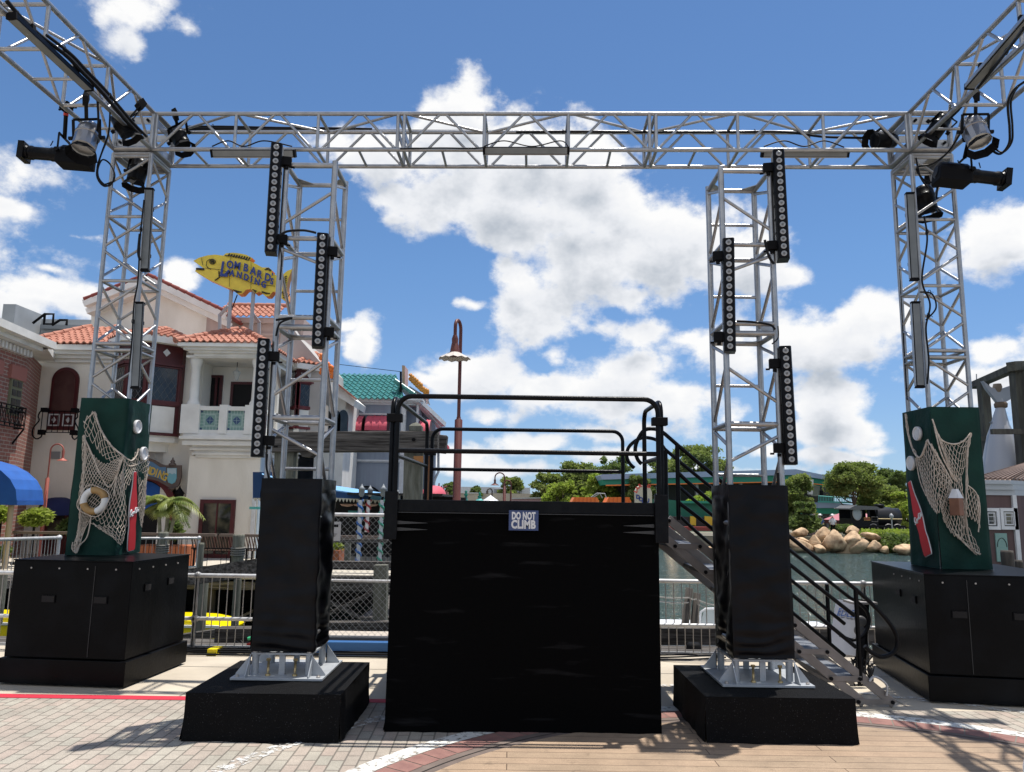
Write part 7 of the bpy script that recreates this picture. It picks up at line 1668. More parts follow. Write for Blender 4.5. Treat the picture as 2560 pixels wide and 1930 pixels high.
rk = [(1976,2018,1320,1346,60.2,0,'rounded boulder at the left top of the bank'),(2040,2080,1320,1352,59.8,.3,'blocky boulder above the middle of the bank'),(2056,2120,1330,1380,58.6,.75,'long tilted boulder left of the middle'),(2114,2150,1316,1338,60.4,-.25,'boulder perched on top of the pile'),
      (2090,2158,1338,1382,58.3,.7,'long slanting boulder in the middle of the bank'),(2122,2172,1345,1382,58.0,.45,'big boulder right of the slanting one'),(2156,2198,1328,1350,59.6,-.12,'flat boulder under the hedge'),(2168,2200,1348,1384,58.2,.2,'upright boulder at the right of the pile'),
      (2020,2056,1340,1372,58.8,-.25,'squarish boulder left of the long tilted one'),(1970,2030,1345,1385,58.2,-.3,'low wide boulder at the left waterline'),(2030,2062,1362,1384,57.8,-.4,'wedge boulder at the waterline'),(2200,2226,1366,1386,58.0,.1,'small boulder right of the pile'),
      (2232,2290,1358,1392,57.2,.25,'large pale boulder beside the right green sleeve'),(1990,2026,1345,1364,58.9,-.1,'small boulder under the rounded one'),(1940,1980,1335,1385,58.5,0,'boulder hidden at the left end of the bank'),(2085,2112,1346,1366,58.8,.3,'small boulder wedged between the long ones'),(2285,2330,1360,1392,57.6,.1,'boulder behind the right green sleeve')]
for i, r in enumerate(rk): rock(*r[:5], r[5], i+1, r[6])
for i, (a_, c_, t_, b__, yy) in enumerate(((1650, 1700, 1366, 1380, 60), (1700, 1760, 1368, 1382, 60), (1760, 1830, 1366, 1382, 60), (1830, 1900, 1364, 1382, 60), (1895, 1950, 1360, 1384, 59))): rock(a_, c_, t_, b__, yy, 0, 40+i, 'low boulder behind the stairs, number %s from the platform' % ('one', 'two', 'three', 'four', 'five')[i])
obj('bank_wall', MB().prism([V((1, 60.4, -2.2)), V((50, 60.4, -2.2)), V((50, 61.8, -.4)), V((1, 61.8, -.4))], (0, .5, 0)), LAND, kind='structure')

# locomotive
def loco():
    Yl = 66; s = Yl/F; o = V((W(2124, 1330, Yl).x, Yl, -.5))
    zc = lambda py: W(2180, py, Yl).z
    xp = lambda px: W(px, 1300, Yl).x
    g = thing('locomotive', 'small black steam locomotive on the far bank', 'locomotive', o)
    BL = mat('loco_black', (.006, .006, .007), .45, spec=.2)
    cab = MB(); x0, x1 = xp(2128), xp(2196); z0, z1 = zc(1316), zc(1270)
    cab.box((x0, Yl, z0), (x1, Yl+2.4, zc(1297))); cab.box((x0, Yl, zc(1275)), (x1, Yl+.1, z1)); cab.box((x0, Yl, zc(1297)), (xp(2158), Yl+.1, zc(1275))); cab.box((xp(2170), Yl, zc(1297)), (xp(2176), Yl+.1, zc(1275))); cab.box((xp(2192), Yl, zc(1297)), (x1, Yl+.1, zc(1275))); cab.box((x0, Yl+2.3, zc(1297)), (x1, Yl+2.4, z1)); obj('cab', cab, BL, g)
    rf = MB().prism([V((xp(2122), Yl-.3, zc(1272))), V((xp(2136), Yl-.3, zc(1264))), V((xp(2190), Yl-.3, zc(1266))), V((xp(2198), Yl-.3, zc(1271))), V((xp(2198), Yl-.3, zc(1274))), V((xp(2122), Yl-.3, zc(1275)))], (0, 3, 0)); obj('cab_roof', rf, mat('roof_grey', (.12, .12, .12), .5), g)
    ov = MB(); cx, cz = xp(2143), zc(1284); ov.prism([V((cx+.36*math.cos(t), Yl-.03, cz+.55*math.sin(t))) for t in [2*math.pi*k/20 for k in range(20)]], (0, .02, 0)); obj('oval_window', ov, mat('oval_pane', (.30, .34, .36), .2), g)
    fr = MB().path([V((cx+.38*math.cos(t), Yl-.05, cz+.57*math.sin(t))) for t in [2*math.pi*k/24 for k in range(24)]], .03, 5, True); obj('oval_frame', fr, ALUD, g)
    obj('boiler', MB().lathe((xp(2196), Yl+1.2, zc(1292)), X, [(.85, 0), (.85, (xp(2240)-xp(2196))), (.78, xp(2246)-xp(2196)), (.78, xp(2262)-xp(2196)), (.0, xp(2262)-xp(2196)+.05)], 20), mat('boiler_black', (.015, .015, .017), .4, spec=.3), g)
    obj('chimney', MB().lathe((xp(2217), Yl+1.2, zc(1283)), Z, [(.38, 0), (.3, .1), (.3, .55), (.42, .6), (.42, .75), (.2, .8)], 14), BL, g); obj('dome', MB().lathe((xp(2240), Yl+1.2, zc(1282)), Z, [(.3, 0), (.3, .25), (.2, .4), (0, .45)], 12), BL, g)
    obj('running_board', MB().box((x0, Yl-.1, zc(1318)), (xp(2262), Yl+2.4, zc(1313))), BL, g); obj('hand_pipe', MB().tube((xp(2197), Yl+.15, zc(1297)), (xp(2258), Yl+.15, zc(1297)), .045, 6), mat('brass_pipe', (.45, .36, .2), .4, .5), g)
    for px in (2182, 2220, 2242): w_ = obj('wheel', MB().lathe((xp(px), Yl+.1, zc(1321)), -Y, [(.40, 0), (.40, .12), (.36, .14), (0, .14)], 20), BL, g); obj('tyre', MB().path([V((xp(px)+.38*math.cos(t), Yl-.05, zc(1321)+.38*math.sin(t))) for t in [2*math.pi*k/24 for k in range(24)]], .035, 5, True), ALUD, w_)
    obj('name_plate', MB().box((xp(2160), Yl-.03, zc(1301)), (xp(2175), Yl, zc(1294))), mat('plate_red', (.25, .06, .03), .5), g); obj('plate_edge', MB().path([V((xp(a), Yl-.04, zc(c_))) for a, c_ in ((2160, 1301), (2175, 1301), (2175, 1294), (2160, 1294))], .02, 4, True), GOLD, g)
    obj('panel_edge', MB().path([V((xp(a), Yl-.04, zc(c_))) for a, c_ in ((2179, 1304), (2194, 1304), (2194, 1292), (2179, 1292))], .02, 4, True), ALUD, g)
    obj('tender_side', MB().box((x0+.1, Yl+.2, -.5), (xp(2262), Yl+2, zc(1318))), BL, g)
loco()
p = W(2231, 1330, 63); zt_ = W(2231, 1286, 63).z; g = thing('globe_lamp', 'thin lamp standard before the locomotive', 'street lamp', V((p.x, 63, -.5))); obj('pole', MB().tube((p.x, 63, -.5), (p.x, 63, zt_-.3), .05, 6), MET, g); obj('head', MB().lathe((p.x, 63, zt_-.4), Z, [(.06, 0), (.2, .25), (.12, .4), (0, .5)], 8), MET, g)
# pink roofed kiosk
kx0, kx1 = W(2103, 1300, 70).x, W(2150, 1300, 70).x; KS = thing('pink_roof_kiosk', 'kiosk with pink pyramid roof left of the locomotive', 'kiosk', V(((kx0+kx1)/2, 71, -.5)))
zr0, zr1 = W(2110, 1301, 70).z, W(2128, 1282, 70).z; xm = kx1+.2; b = MB(); b.add([(kx0, 70, zr0), (xm+2.2, 70, zr0), (xm+2.2, 74, zr0), (kx0, 74, zr0), (xm, 72, zr1+.4)], [(0, 1, 4), (1, 2, 4), (2, 3, 4), (3, 0, 4)]); obj('roof', b, mat('pink_roof', (.52, .20, .23), .7), KS)
obj('eave', MB().box((kx0+.1, 70.05, zr0-.35), (xm+2, 73.9, zr0)), REDD, KS); obj('body', MB().box((kx0+.5, 70.6, -.5), (xm+1.6, 73.4, zr0-.35)), BEIGE, KS)
b = MB()
for k in range(7): b.tube((kx0+.3+k*.3, 70.2, -.5), (kx0+.3+k*.3, 70.2, zr0-.3), .05, 5)
obj('bars', b, WHITEP, KS)

# green and blue modern building
GBd = thing('green_fascia_building', 'long low building with blue grey roof edge and green fascias across the lagoon', 'building', V((22, 84, -.5)))
def fb(pts, Yv, th, m, nm): return obj(nm, MB().prism([W(x, y, Yv) for x, y in pts], (0, th, 0)), m, GBd)
Yg = 82
fb([(1500, 1188), (1505, 1186), (1990, 1173), (2088, 1193), (2088, 1203), (1990, 1187), (1506, 1199)], Yg, 14, PALEB, 'roof_edge')
fb([(1506, 1199), (1990, 1187), (2088, 1203), (2088, 1216), (1990, 1204), (1510, 1212)], Yg+.3, 13, GRN, 'fascia')
fb([(1515, 1212), (1985, 1203), (2088, 1214), (2088, 1216), (1985, 1205), (1515, 1215)], Yg-.1, .3, ORNG, 'trim')
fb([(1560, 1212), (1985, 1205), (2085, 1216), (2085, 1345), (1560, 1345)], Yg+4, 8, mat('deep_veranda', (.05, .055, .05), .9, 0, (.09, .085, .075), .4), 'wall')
fb([(2028, 1208), (2050, 1208), (2050, 1240), (2028, 1240)], Yg+2.5, 1, BEIGE, 'wall'); fb([(2050, 1226), (2058, 1226), (2058, 1238), (2050, 1238)], Yg+2.4, .2, DARK, 'window')
fb([(2020, 1198), (2034, 1199), (2034, 1201), (2032, 1236), (2024, 1236)], Yg-.5, .6, WHITEP, 'column')
fb([(2046, 1256), (2098, 1258), (2135, 1262), (2135, 1270), (2098, 1270), (2044, 1270)], Yg-1.2, 3, PALEB, 'balcony_edge')
fb([(2044, 1270), (2135, 1272), (2135, 1286), (2040, 1284)], Yg-1.0, 3, GRN, 'fascia'); fb([(1560, 1275), (2044, 1270), (2040, 1284), (1560, 1288)], Yg+.5, 2, GRN, 'fascia')
b = MB()
for k in range(22): x = 2047+k*4; b.tube(W(x, 1257, Yg-1.1), W(x, 1240, Yg-1.1), .035, 4)
b.tube(W(2046, 1240, Yg-1.1), W(2135, 1246, Yg-1.1), .06, 5); obj('balcony_railing', b, TURQ, GBd)
fb([(2046, 1252), (2135, 1255), (2135, 1259), (2046, 1256)], Yg-1.3, .2, TURQ, 'balcony_beam')
b = MB()
for k in range(5):
    cx = 2062+k*14; pts = [(cx-6, 1318), (cx-6, 1296)]+[(cx-6*math.cos(t), 1296-6*math.sin(t)) for t in [math.pi*j/8 for j in range(9)]]+[(cx+6, 1318)]; b.path([W(x, y, Yg+.6) for x, y in pts], .08, 4)
b.bar(W(2056, 1304, Yg+.6), W(2124, 1304, Yg+.6), .06, .06); obj('arch_glazing', b, MET, GBd); fb([(2044, 1286), (2047, 1286), (2047, 1320), (2044, 1320)], Yg-.9, .4, MET, 'column')
for x in (1640, 1740, 1850, 1945): fb([(x, 1208), (x+6, 1208), (x+6, 1280), (x, 1280)], Yg+1, .6, MET, 'column')
# green boat like pavilion low behind the stairs
GP = thing('green_pavilion', 'low green and red boathouse with yellow panels behind the stairs', 'building', V((14, 70, -.5)))
def gp_(pts, Yv, th, m, nm): return obj(nm, MB().prism([W(x, y, Yv) for x, y in pts], (0, th, 0)), m, GP)
gp_([(1650, 1247), (1700, 1252), (1800, 1256), (1960, 1258), (1960, 1300), (1650, 1290)], 72, 4, mat('deep_green', (.01, .13, .08), .6), 'wall'); gp_([(1700, 1252), (1960, 1254), (1960, 1260), (1700, 1258)], 71.5, 5, GRN, 'fascia')
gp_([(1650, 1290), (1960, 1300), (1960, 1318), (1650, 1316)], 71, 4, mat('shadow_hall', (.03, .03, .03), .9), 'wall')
for (a_, c_) in ((1726, 1740), (1762, 1785), (1800, 1815)): gp_([(a_, 1290), (c_, 1292), (c_, 1314), (a_, 1312)], 70.8, .2, mat('yellow_panel', (.55, .42, .03), .6) if 'yellow_panel' not in bpy.data.materials else bpy.data.materials['yellow_panel'], 'panel')
gp_([(1650, 1316), (1960, 1320), (1960, 1332), (1650, 1326)], 69.5, 1, mat('deck_red', (.25, .035, .03), .7), 'deck_edge'); gp_([(1650, 1326), (1960, 1332), (1960, 1348), (1650, 1344)], 69, 1, mat('deep_green2', (.01, .11, .07), .6), 'wall')
gp_([(1640, 1348), (1960, 1350), (1960, 1368), (1640, 1364)], 66, 1, mat('pale_quay', (.35, .32, .28), .8), 'quay')
# donut building front: leaning ring shaped roof piece
DN = thing('round_topped_sign', 'cream round topped sign board with red and blue letters behind the platform rail', 'sign', W(1608, 1260, 70))
cx, cy = 1609, 1232; pts = [(1590, 1262), (1589, 1230)]+[(cx-20*math.cos(t), 1231-19*math.sin(t)) for t in [math.pi*k/14 for k in range(1, 14)]]+[(1630, 1232), (1630, 1262)]
obj('sign_board', MB().prism([W(x, y, 70) for x, y in pts], (0, .8, 0)), mat('cream_board', (.55, .50, .38), .7), DN, bevel=.1)
b = MB()
for ch, x, y, r_ in (('L', 1591, 1233, 60), ('A', 1593, 1226, 45), ('R', 1599, 1219, 30), ('D', 1617, 1217, -25)): a = math.radians(r_); text_mb(ch, .42, W(x, y, 69.95), V((math.cos(a), 0, math.sin(a))), V((-math.sin(a), 0, math.cos(a))), .02, bold=.02, mb=b)
obj('red_letters', b, REDT, DN); b = MB()
for ch, x, y in (('D', 1590, 1246), ('O', 1597, 1252), ('N', 1605, 1256), ('U', 1614, 1255)): text_mb(ch, .50, W(x, y, 69.95), V((1, 0, -.15)), Z, .02, bold=.025, mb=b)
obj('blue_letters', b, INK, DN)
# distant buildings beyond the platform deck
FB = thing('distant_hall', 'long white flat roofed hall far beyond the platform', 'building', V((2, 125, -.5))); b = MB(); pbox(b, 1150, 1218, 1325, 1275, 125, 150); obj('wall', b, mat('far_white', (.62, .63, .64), .8), FB); b = MB(); pbox(b, 1235, 1222, 1262, 1238, 124.5, 125); pbox(b, 1283, 1224, 1305, 1238, 124.6, 125); obj('louvre', b, MET, FB)
for k in range(3): b = MB(); pbox(b, 1242+k*14, 1225, 1246+k*14, 1232, 124, 124.4); obj('unit', b, BLKM, FB)
FC = thing('beige_block', 'low beige building far beyond the platform', 'building', V((-4, 112, -.5))); b = MB(); pbox(b, 1105, 1232, 1196, 1275, 110, 118); obj('wall', b, BEIGE, FC); b = MB(); pbox(b, 1196, 1234, 1400, 1275, 112, 118); obj('wall', b, BEIGE, FC); b = MB(); pbox(b, 1105, 1231, 1196, 1233, 109.8, 110.2); obj('roof_edge', b, WHITEP, FC)
FD = thing('pink_low_shed', 'long low dusty pink shed beyond the platform deck', 'building', V((6, 95, -.5))); b = MB(); b.prism([W(x, y, 92) for x, y in ((1280, 1246), (1440, 1243), (1495, 1247), (1495, 1270), (1280, 1270))], (0, 6, 0)); obj('wall', b, mat('dusty_pink', (.36, .23, .25), .8), FD); b = MB().bar(W(1280, 1246, 91.9), W(1440, 1243, 91.9), .3, .15); obj('roof_edge', b, GREYW, FD)
for (x0_, x1_, lab) in ((1426, 1498, 'orange slatted canopy left of the platform corner'), (1512, 1578, 'orange slatted canopy right of the other one')):
    g = thing('orange_canopy', lab, 'canopy', W((x0_+x1_)/2, 1262, 75), 'orange canopies beyond the platform'); obj('canopy_body', MB().prism([W(x, y, 75) for x, y in ((x0_, 1262), (x0_+10, 1243), (x1_-6, 1243), (x1_, 1252), (x1_, 1262))], (0, 3, 0)), ORNG, g)
    b = MB()
    for k in range(6): x = x0_+12+k*10; b.bar(W(x, 1243, 74.9), W(x-1, 1262, 74.9), .08, .08)
    obj('ribs', b, mat('orange_rib', (.60, .13, .02), .5) if 'orange_rib' not in bpy.data.materials else bpy.data.materials['orange_rib'], g)
b = MB()
for (a_, c_) in (((1478, 1243), (1492, 1233)), ((1492, 1233), (1512, 1234)), ((1484, 1243), (1498, 1234)), ((1500, 1234), (1506, 1245)), ((1512, 1234), (1516, 1246))): b.tube(W(*a_, 75), W(*c_, 75), .06, 4)
obj('pale_framework', b, MET, None, 'thin pale metal frame between the two orange canopies', 'frame')
for (px, yt, rad_, side, sh, lab, zs, m_) in ((1260, 1182, 12, -1, .35, 'tallest distant gooseneck lamp beyond the platform', 1215, POLE), (1276, 1201, 8, -1, .01, 'thin distant gooseneck lamp right of the tallest one', 1230, POLE), (1229, 1222, 6, -1, .01, 'small distant gooseneck lamp left of the tallest one', 1240, BARK)):
    Yv = 60; p = W(px, 1300, Yv); gooseneck(p.x, WZ+1.1, Yv, W(px, yt, Yv).z, .12 if sh > .1 else .07, .05, W(px, zs, Yv).z, rad_*Yv/F, side, lab, m_, False, sh+.02, hang=.4 if sh > .1 else .2)
def umb(px, yt, yb_, w, label, m):
    Yv = 50; t = W(px, yt, Yv); bz = W(px, yb_, Yv).z; g = thing('sunshade', label, 'parasol', V((t.x, Yv, -.4)), 'teal sunshades beyond the platform'); n = 16; h = t.z-bz
    obj('canopy', MB().lathe((t.x, Yv, bz), Z, [(w*Yv/F*.5, 0), (w*Yv/F*.45, h*.25), (w*Yv/F*.26, h*.6), (.06, h*.95), (0, h)], n, True), m, g); obj('finial', MB().lathe((t.x, Yv, t.z-.05), Z, [(.1, 0), (.14, .1), (.05, .18), (.1, .26), (0, .4)], 8), GRN, g); obj('pole', MB().tube((t.x, Yv, -1.6), (t.x, Yv, bz), .05, 6), MET, g)
umb(1165, 1238, 1262, 16, 'closed teal sunshade right of the maroon lamp post', mat('deep_teal', (.03, .20, .17), .7)); umb(1199, 1243, 1262, 34, 'open turquoise sunshade beyond the platform', TURQ)
b = MB(); b.lathe(W(1226, 1262, 55), Z, [(1.0, 0), (.75, .2), (.35, .45), (0, .7)], 10, True); obj('white_tent', b, WHITEP, None, 'white peaked tent top beyond the platform', 'tent')
b = MB().bar(W(1085, 1238, 60), W(1120, 1238, 60), 1, .5); obj('reddish_shed', b, mat('brick_far', (.30, .12, .10), .8), None, 'low reddish shed left of the maroon lamp post', 'shed')
b = MB()
for k in range(4): b.tube(W(1094+k*6, 1250, 62), W(1098+k*6, 1208+k*6, 62), .06, 5)
b.tube(W(1094, 1225, 62), W(1118, 1215, 62), .05, 5); obj('red_framework', b, mat('faded_red', (.35, .10, .10), .6), None, 'faded red ride framework left of the maroon lamp post', 'ride')

# people on the far bank, tiny
def person(px, pyf, Yv, shirt, label, hgt=1.68):
    c = W(px, pyf, Yv); c.z = -.5; s = hgt/1.7; me = bpy.data.meshes.new('body')
    J = [(0, 0, .95), (0, 0, 1.15), (0, 0, 1.38), (0, 0, 1.5), (0, -.01, 1.62), (.1, 0, .9), (.11, .02, .5), (.11, 0, .06), (.12, -.1, .03), (-.1, 0, .9), (-.12, -.02, .5), (-.11, .03, .06), (-.12, -.07, .03), (.19, 0, 1.36), (.25, .02, 1.1), (.24, -.1, .88), (-.19, 0, 1.36), (-.25, .02, 1.1), (-.22, -.12, .9)]
    E_ = [(0, 1), (1, 2), (2, 3), (3, 4), (0, 5), (5, 6), (6, 7), (7, 8), (0, 9), (9, 10), (10, 11), (11, 12), (2, 13), (13, 14), (14, 15), (2, 16), (16, 17), (17, 18)]
    Rr = [.15, .13, .15, .055, .10, .09, .06, .045, .04, .09, .06, .045, .04, .06, .045, .035, .06, .045, .035]
    me.from_pydata([(c.x*0+x*s, y*s, z*s) for x, y, z in J], E_, []); o = bpy.data.objects.new('person', me); COL.objects.link(o); o.location = c
    o.modifiers.new('skin', 'SKIN'); 
    for v, r in zip(me.skin_vertices[0].data, Rr): v.radius = (r*s, r*s*.85)
    me.skin_vertices[0].data[0].use_root = True
    sb = o.modifiers.new('sub', 'SUBSURF'); sb.levels = 1; sb.render_levels = 1; me.materials.append(SKIN); tagp(o, label, 'person', 'people on the far bank')
    b = MB(); b.lathe(c+Z*.93*s, Z, [(.17*s, 0), (.165*s, .2*s), (.2*s, .42*s), (.1*s, .5*s), (.06*s, .52*s)], 12); b.tube(c+V((.17, 0, 1.38))*s, c+V((.25, .02, 1.12))*s, .07*s, 8); b.tube(c+V((-.17, 0, 1.38))*s, c+V((-.25, .02, 1.12))*s, .07*s, 8); obj('shirt', b, shirt, o)
    b = MB(); b.tube(c+V((.09, 0, .95))*s, c+V((.12, .02, .5))*s, .105*s, 8, .08*s); b.tube(c+V((-.09, 0, .95))*s, c+V((-.12, -.02, .5))*s, .105*s, 8, .08*s); obj('shorts', b, BLKM, o)
    b = MB(); b.lathe(c+V((0, 0, 1.68))*s, Z, [(.2*s, 0), (.2*s, .02), (.11*s, .03), (.1*s, .12), (0, .14)], 12); obj('hat', b, WHITEP if shirt != SHIRT[1] else BARK, o)
for (px, sh_, lab) in ((2030, SHIRT[0], 'person in white with a white hat standing behind the rocks'), (2038, SHIRT[1], 'person in dark red standing behind the rocks'), (2052, SHIRT[2], 'person in blue with a white hat right of the one in dark red'), (2083, SHIRT[0], 'person in white near the arched glazing')): person(px, 1335, 62.5, sh_, lab)
b = MB(); pbox(b, 2022, 1328, 2048, 1345, 61.8, 62); obj('low_barrier', b, mat('mauve_barrier', (.30, .22, .22), .8), None, 'low mauve barrier in front of the people behind the rocks', 'barrier')

# ------------------------------------------------------------------ plum kiosk, timber frame and hanging shark at the right
KK = thing('plum_kiosk', 'plum coloured kiosk with white windows and copper seamed roof at the right edge', 'kiosk', V((9.6, 15, 0))); YK = 14.0
xa, xb = W(2452, 1300, YK).x, W(2546, 1300, YK).x; zt, ztop = W(2500, 1238, YK).z, W(2500, 1196, YK).z
foot = [V((xa+.8, YK+1.25, 0)), V((xa, YK, 0)), V((xb, YK, 0)), V((xb+1.0, YK+.7, 0)), V((xb+2.2, YK+3, 0)), V((xa+2.3, YK+3.4, 0))]
obj('wall', MB().prism(foot, (0, 0, zt)), PLUM, KK)
ctr = V((xa+2.9, YK+1.9, 0))
def ringp(k): return [ctr+(p-ctr)*k for p in foot]
b = MB()
for z0, z1, k in ((zt, zt+.10, 1.02), (zt+.10, zt+.2, 1.05), (zt+.2, zt+.27, 1.08)): b.prism([p+Z*z0 for p in ringp(k)], (0, 0, z1-z0))
obj('cornice', b, mat('kiosk_trim', (.42, .45, .48), .7), KK)
zr = zt+.27; ap = ctr+Z*(zr+.62); b = MB(); rp_ = ringp(1.06); b.add([p+Z*zr for p in rp_]+[ap], [(i, (i+1) % 6, 6) for i in range(6)]); obj('roof', b, CROOF, KK); b = MB()
for i in range(6):
    p, q = rp_[i]+Z*zr, rp_[(i+1) % 6]+Z*zr
    for k in range(9): t = k/8; o = p.lerp(q, t); b.bar(o+Z*.02, ap+(o-ap)*.03+Z*.02, .025, .035)
obj('roof_seams', b, CROOF, KK)
for (a_, c_) in ((2457, 2500), (2500, 2545)):
    x0, x1, z0, z1 = span(a_+1, 1270, c_-1, 1324, YK-.03); f = obj('window', MB().box((x0, YK-.05, z0), (x1, YK, z0+.06)).box((x0, YK-.05, z1-.06), (x1, YK, z1)).box((x0, YK-.05, z0+.06), (x0+.055, YK, z1-.06)).box((x1-.055, YK-.05, z0+.06), (x1, YK, z1-.06)), WHITEP, KK)
    obj('pane', MB().box((x0+.055, YK-.02, z0+.06), (x1-.055, YK-.01, z1-.06)), GLASSR, f); b = MB(); xm, zm = (x0+x1)/2, (z0+z1)/2
    b.box((x0+.075, YK-.035, z0+.08), (x1-.075, YK-.025, z0+.1)); b.box((x0+.075, YK-.035, z1-.1), (x1-.075, YK-.025, z1-.08)); b.box((x0+.075, YK-.035, z0+.1), (x0+.09, YK-.025, z1-.1)); b.box((x1-.09, YK-.035, z0+.1), (x1-.075, YK-.025, z1-.1))
    for t in (.33, .66): xx = x0+(x1-x0)*t; b.box((xx-.004, YK-.03, z0+.1), (xx+.004, YK-.022, z1-.1))
    for t in (.4, .6): z_ = z0+(z1-z0)*t; b.box((x0+.09, YK-.033, z_-.004), (x1-.09, YK-.031, z_+.004))
    obj('glazing_bars', b, WHITEP, f)
x0, x1, z0, z1 = span(2490, 1333, 2519, 1404, YK-.02); pp = thing('green_poster', 'pale green poster with a jaw outline on the plum kiosk wall', 'poster', V(((x0+x1)/2, YK, z0))); obj('poster_board', MB().box((x0, YK-.03, z0), (x1, YK-.005, z1)), mat('poster_green', (.22, .36, .32), .7), pp)
obj('jaw_drawing', MB().path([V(((x0+x1)/2+.085*math.cos(t), YK-.035, z0+.26+.16*max(0, math.sin(t))-.1*(math.sin(t) < 0))) for t in [math.pi*k/14 for k in range(15)]], .005, 4), BLKM, pp)
b = MB(); pbox(b, 2539, 1238, 2549, 1420, YK-.05, YK+.05); pbox(b, 2450, 1238, 2455, 1420, YK-.04, YK); obj('corner_board', b, WHITEP, KK)
pile(2517, 1376, 1430, 12.5, .19, 'black stump before the plum kiosk', PILE); pile(2545, 1400, 1432, 12.8, .14, 'shorter black stump right of the other one', PILE)
SF = thing('shark_gallows', 'tall dark timber frame behind the plum kiosk', 'timber frame', V((11.5, 17, 0))); YS = 17.0; DT = mat('dark_frame_timber', (.055, .052, .045), .9, 0, (.10, .10, .08), 3, .5, 15, stretch=(4, 4, .7))
def ps(px, y0, y1, w, Yv): p, q = W(px, y0, Yv), W(px+4, y1, Yv); obj('post', MB().bar(p, V((p.x, p.y, 0)), w, w, Y), DT, SF)
ps(2457, 960, 1190, .19, YS+.7); ps(2541, 925, 1165, .22, YS-.6); ps(2580, 915, 1165, .22, YS-1)
obj('beam', MB().bar(W(2432, 965, YS+1.2), W(2545, 916, YS-.8), .2, .15), DT, SF); obj('beam', MB().bar(W(2528, 916, YS-.8), W(2620, 912, YS-.2), .2, .2), DT, SF)
for (a_, c_, yq) in (((2438, 1097), (2470, 1097), YS+.6), ((2479, 1079), (2575, 1079), YS-.9), ((2530, 1097), (2580, 1097), YS+.4)): obj('cross_beam', MB().bar(W(*a_, yq), W(*c_, yq), .1, .11), DT, SF)
obj('rope_lashing', MB().lathe(W(2494, 975, YS), Z, [(.05, -.05), (.08, .0), (.10, .06), (.08, .14)], 12), mat('lashing', (.22, .18, .14), .9), SF); obj('lightning_rod', MB().tube(W(2442, 965, YS+1), W(2441, 935, YS+1), .012, 4), MET, SF)
SHK = thing('hanging_shark', 'grey shark hung by its tail in the timber frame', 'shark model', W(2497, 1180, YS))
def sp_(x, y, dy=0): return W(x, y, YS+dy)
axp = [(2502, 990, 3), (2502, 1000, 5), (2501, 1012, 8), (2500, 1040, 15), (2500, 1062, 20), (2502, 1090, 30), (2504, 1120, 36), (2505, 1150, 41), (2505, 1180, 45), (2504, 1230, 46), (2504, 1300, 38), (2504, 1360, 16)]
b = MB(); n = 20; vs = []; k_ = YS/F
for (x, y, r_) in axp:
    c = sp_(x, y); r_ *= k_
    for i in range(n): t = 2*math.pi*i/n; vs.append(c+V((r_*math.cos(t), r_*1.1*math.sin(t), 0)))
for j in range(len(axp)-1):
    for i in range(n):
        b.m = 1 if (i+.5)/n*360 > 175 and (i+.5)/n*360 < 282 else 0; b.f.append((j*n+i, j*n+(i+1) % n, (j+1)*n+(i+1) % n, (j+1)*n+i)); b.mi.append(b.m); b.sm.append(True)
b.v = [tuple(v) for v in vs]; obj('body', b, [SHARK, SHARKW], SHK)
b = MB(); fin = [(2457, 951), (2478, 968), (2498, 974), (2520, 966), (2540, 960), (2566, 944), (2560, 972), (2540, 990), (2520, 1002), (2508, 1008), (2496, 1008), (2484, 992), (2468, 972)]
b.prism([sp_(x, y, -.04) for x, y in fin], (0, .1, 0)); obj('tail_fin', b, SHARK, SHK, bevel=.03); obj('fin', MB().prism([sp_(x, y) for x, y in ((2488, 1052), (2476, 1055), (2484, 1062), (2484, 1070), (2492, 1062))], (0, .06, 0)), SHARK, SHK); obj('fin', MB().prism([sp_(x, y) for x, y in ((2512, 1050), (2526, 1064), (2514, 1066))], (0, .06, 0)), SHARK, SHK)
obj('rope', MB().lathe(sp_(2502, 1012), Z, [(.09, -.08), (.13, -.06), (.14, .02), (.11, .06)], 12), mat('shark_rope', (.15, .11, .08), .9), SHK)

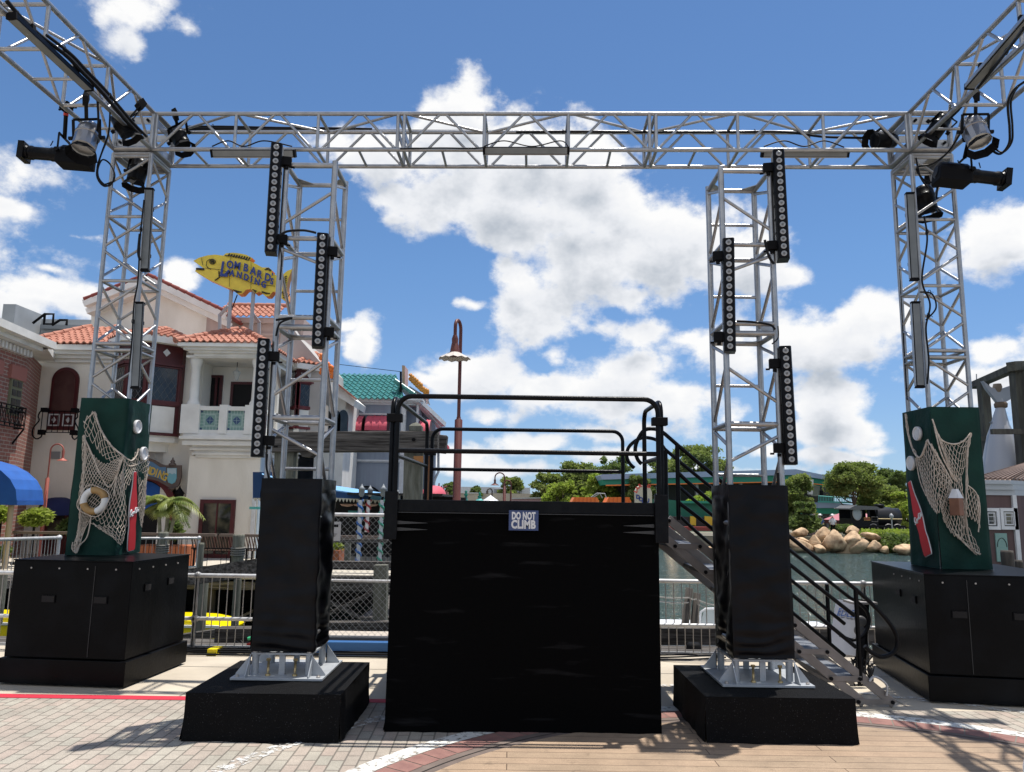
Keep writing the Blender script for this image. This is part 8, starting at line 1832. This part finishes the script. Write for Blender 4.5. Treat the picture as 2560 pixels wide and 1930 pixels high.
# ------------------------------------------------------------------ palm and pots before the entrance
def palm(px, py_base, py_crown, Yv, label):
    c = W(px, py_crown, Yv); g = thing('potted_palm', label, 'palm', V((c.x, Yv, 0))); rng = random.Random(5); b = MB()
    for dx in (-.22, .05, .25): b.path(cat([V((c.x+dx*.4, Yv, .5)), V((c.x+dx*.7, Yv, 1.0)), V((c.x+dx, Yv, c.z-.1))], 4), .05, 7)
    obj('trunk', b, mat('palm_trunk', (.30, .31, .22), .8, 0, (.2, .2, .14), 8), g)
    fr = MB()
    specs = [(a, rng.uniform(.6, .95), rng.uniform(.4, 1.2)) for a in [2*math.pi*k/17+rng.uniform(-.15, .15) for k in range(17)]]+[(-.15, 1.2, .62), (math.pi+.1, 1.0, .55), (-.45, 1.1, .4)]
    for a, L_, el in specs:
        d = V((math.cos(a), math.sin(a)*.8, 0)); o = c+V((rng.uniform(-.2, .25), rng.uniform(-.1, .1), rng.uniform(-.15, .1))); P = []
        for i in range(13): t = i/12; P.append(o+d*(L_*t)+Z*(L_*(el*t-1.05*t*t*(.6+.5*el))))
        fr.path(P, .012, 4)
        for i in range(2, 13):
            t = i/12; tg = (P[i]-P[i-1]).normalized(); sd = tg.cross(Z).normalized(); ll = .30*math.sin(math.pi*min(1, .15+t*.8))+.08
            for s in (-1, 1):
                for h in (0, .5):
                    q = P[i-1].lerp(P[i], h); e = q+sd*s*ll*.75+tg*ll*.55-Z*ll*.42; m_ = (q+e)/2+Z*.03; w_ = tg*.017; fr.add([q-w_, q+w_, m_+w_, e, m_-w_], [(0, 1, 2, 3, 4)])
    obj('fronds', fr, mat('palm_leaf', (.10, .15, .025), .5, 0, (.28, .30, .06), 2.5), g)
    obj('planter', MB().box((c.x-.65, Yv-.4, -.02), (c.x+.75, Yv+.4, .55)), TERRA, g, bevel=.02)
palm(418, 1400, 1262, 21.4, 'small palm with arching fronds in an orange planter at the entrance')
def bushball(px, py, rx, ry, Yv, label, m, seed, n=900, leaf=.09, pot=None, stand=True):
    c = W(px, py, Yv); k = Yv/F; g = thing('shrub', label, 'shrub', V((c.x, Yv, 0))); rng = random.Random(seed); cs = [(c+V((rng.uniform(-.5, .5)*rx*k, rng.uniform(-.2, .2), rng.uniform(-.35, .35)*ry*k)), V((rx*k*.62, rx*k*.5, ry*k*.62))) for _ in range(6)]
    leafmesh(rng, cs, n, leaf, 'foliage', m, g, stretch=3.2)
    if stand: obj('stem', MB().tube((c.x, Yv, 0), (c.x, Yv, c.z), .035, 6), BLKM, g)
bushball(88, 1292, 36, 22, 22.0, 'bright bushy fern basket before the cream wall', LEAFC, 41, 2600, .07); bushball(4, 1284, 26, 28, 21.4, 'round green shrub at the left edge of the photo', LEAFC, 42, 1500, .06)
bushball(436, 1325, 20, 22, 22.5, 'small dark shrub beside the palm', LEAFB, 43, 700, .09); bushball(175, 1315, 14, 20, 23.5, 'dark shrub by the navy awning door', LEAFB, 44, 500, .09); bushball(10, 1378, 20, 14, 22, 'low pale shrub behind the ramp railing', LEAFB, 45, 600, .07)
pl = thing('flower_box', 'wooden flower box with yellow green plants behind the chain link fence', 'planter', W(835, 1410, 15.5)); b = MB(); pbox(b, 822, 1376, 848, 1412, 15.5, 16.0); obj('box', b, TERRA, pl); rng = random.Random(8); c = W(836, 1365, 15.7); leafmesh(rng, [(c, V((.14, .14, .12))), (c+X*.08, V((.1, .1, .1)))], 350, .045, 'plants', LEAFC, pl)
# wall lanterns by the entrance
p = W(448, 1240, 24.6); g = thing('wall_lantern', 'dark wall lantern right of the entrance arch', 'lantern', p); obj('lantern', MB().lathe(p-Z*.25, Z, [(.03, 0), (.1, .08), (.14, .3), (.18, .33), (.04, .5), (0, .6)], 6), BLKM, g)
obj('house_number', MB().box((W(432, 1310, 24.85).x, 24.84, W(440, 1312, 24.85).z), (W(452, 1310, 24.85).x, 24.88, W(440, 1306, 24.85).z)), GOLD, None, 'small gold number plate beside the entrance', 'plate')
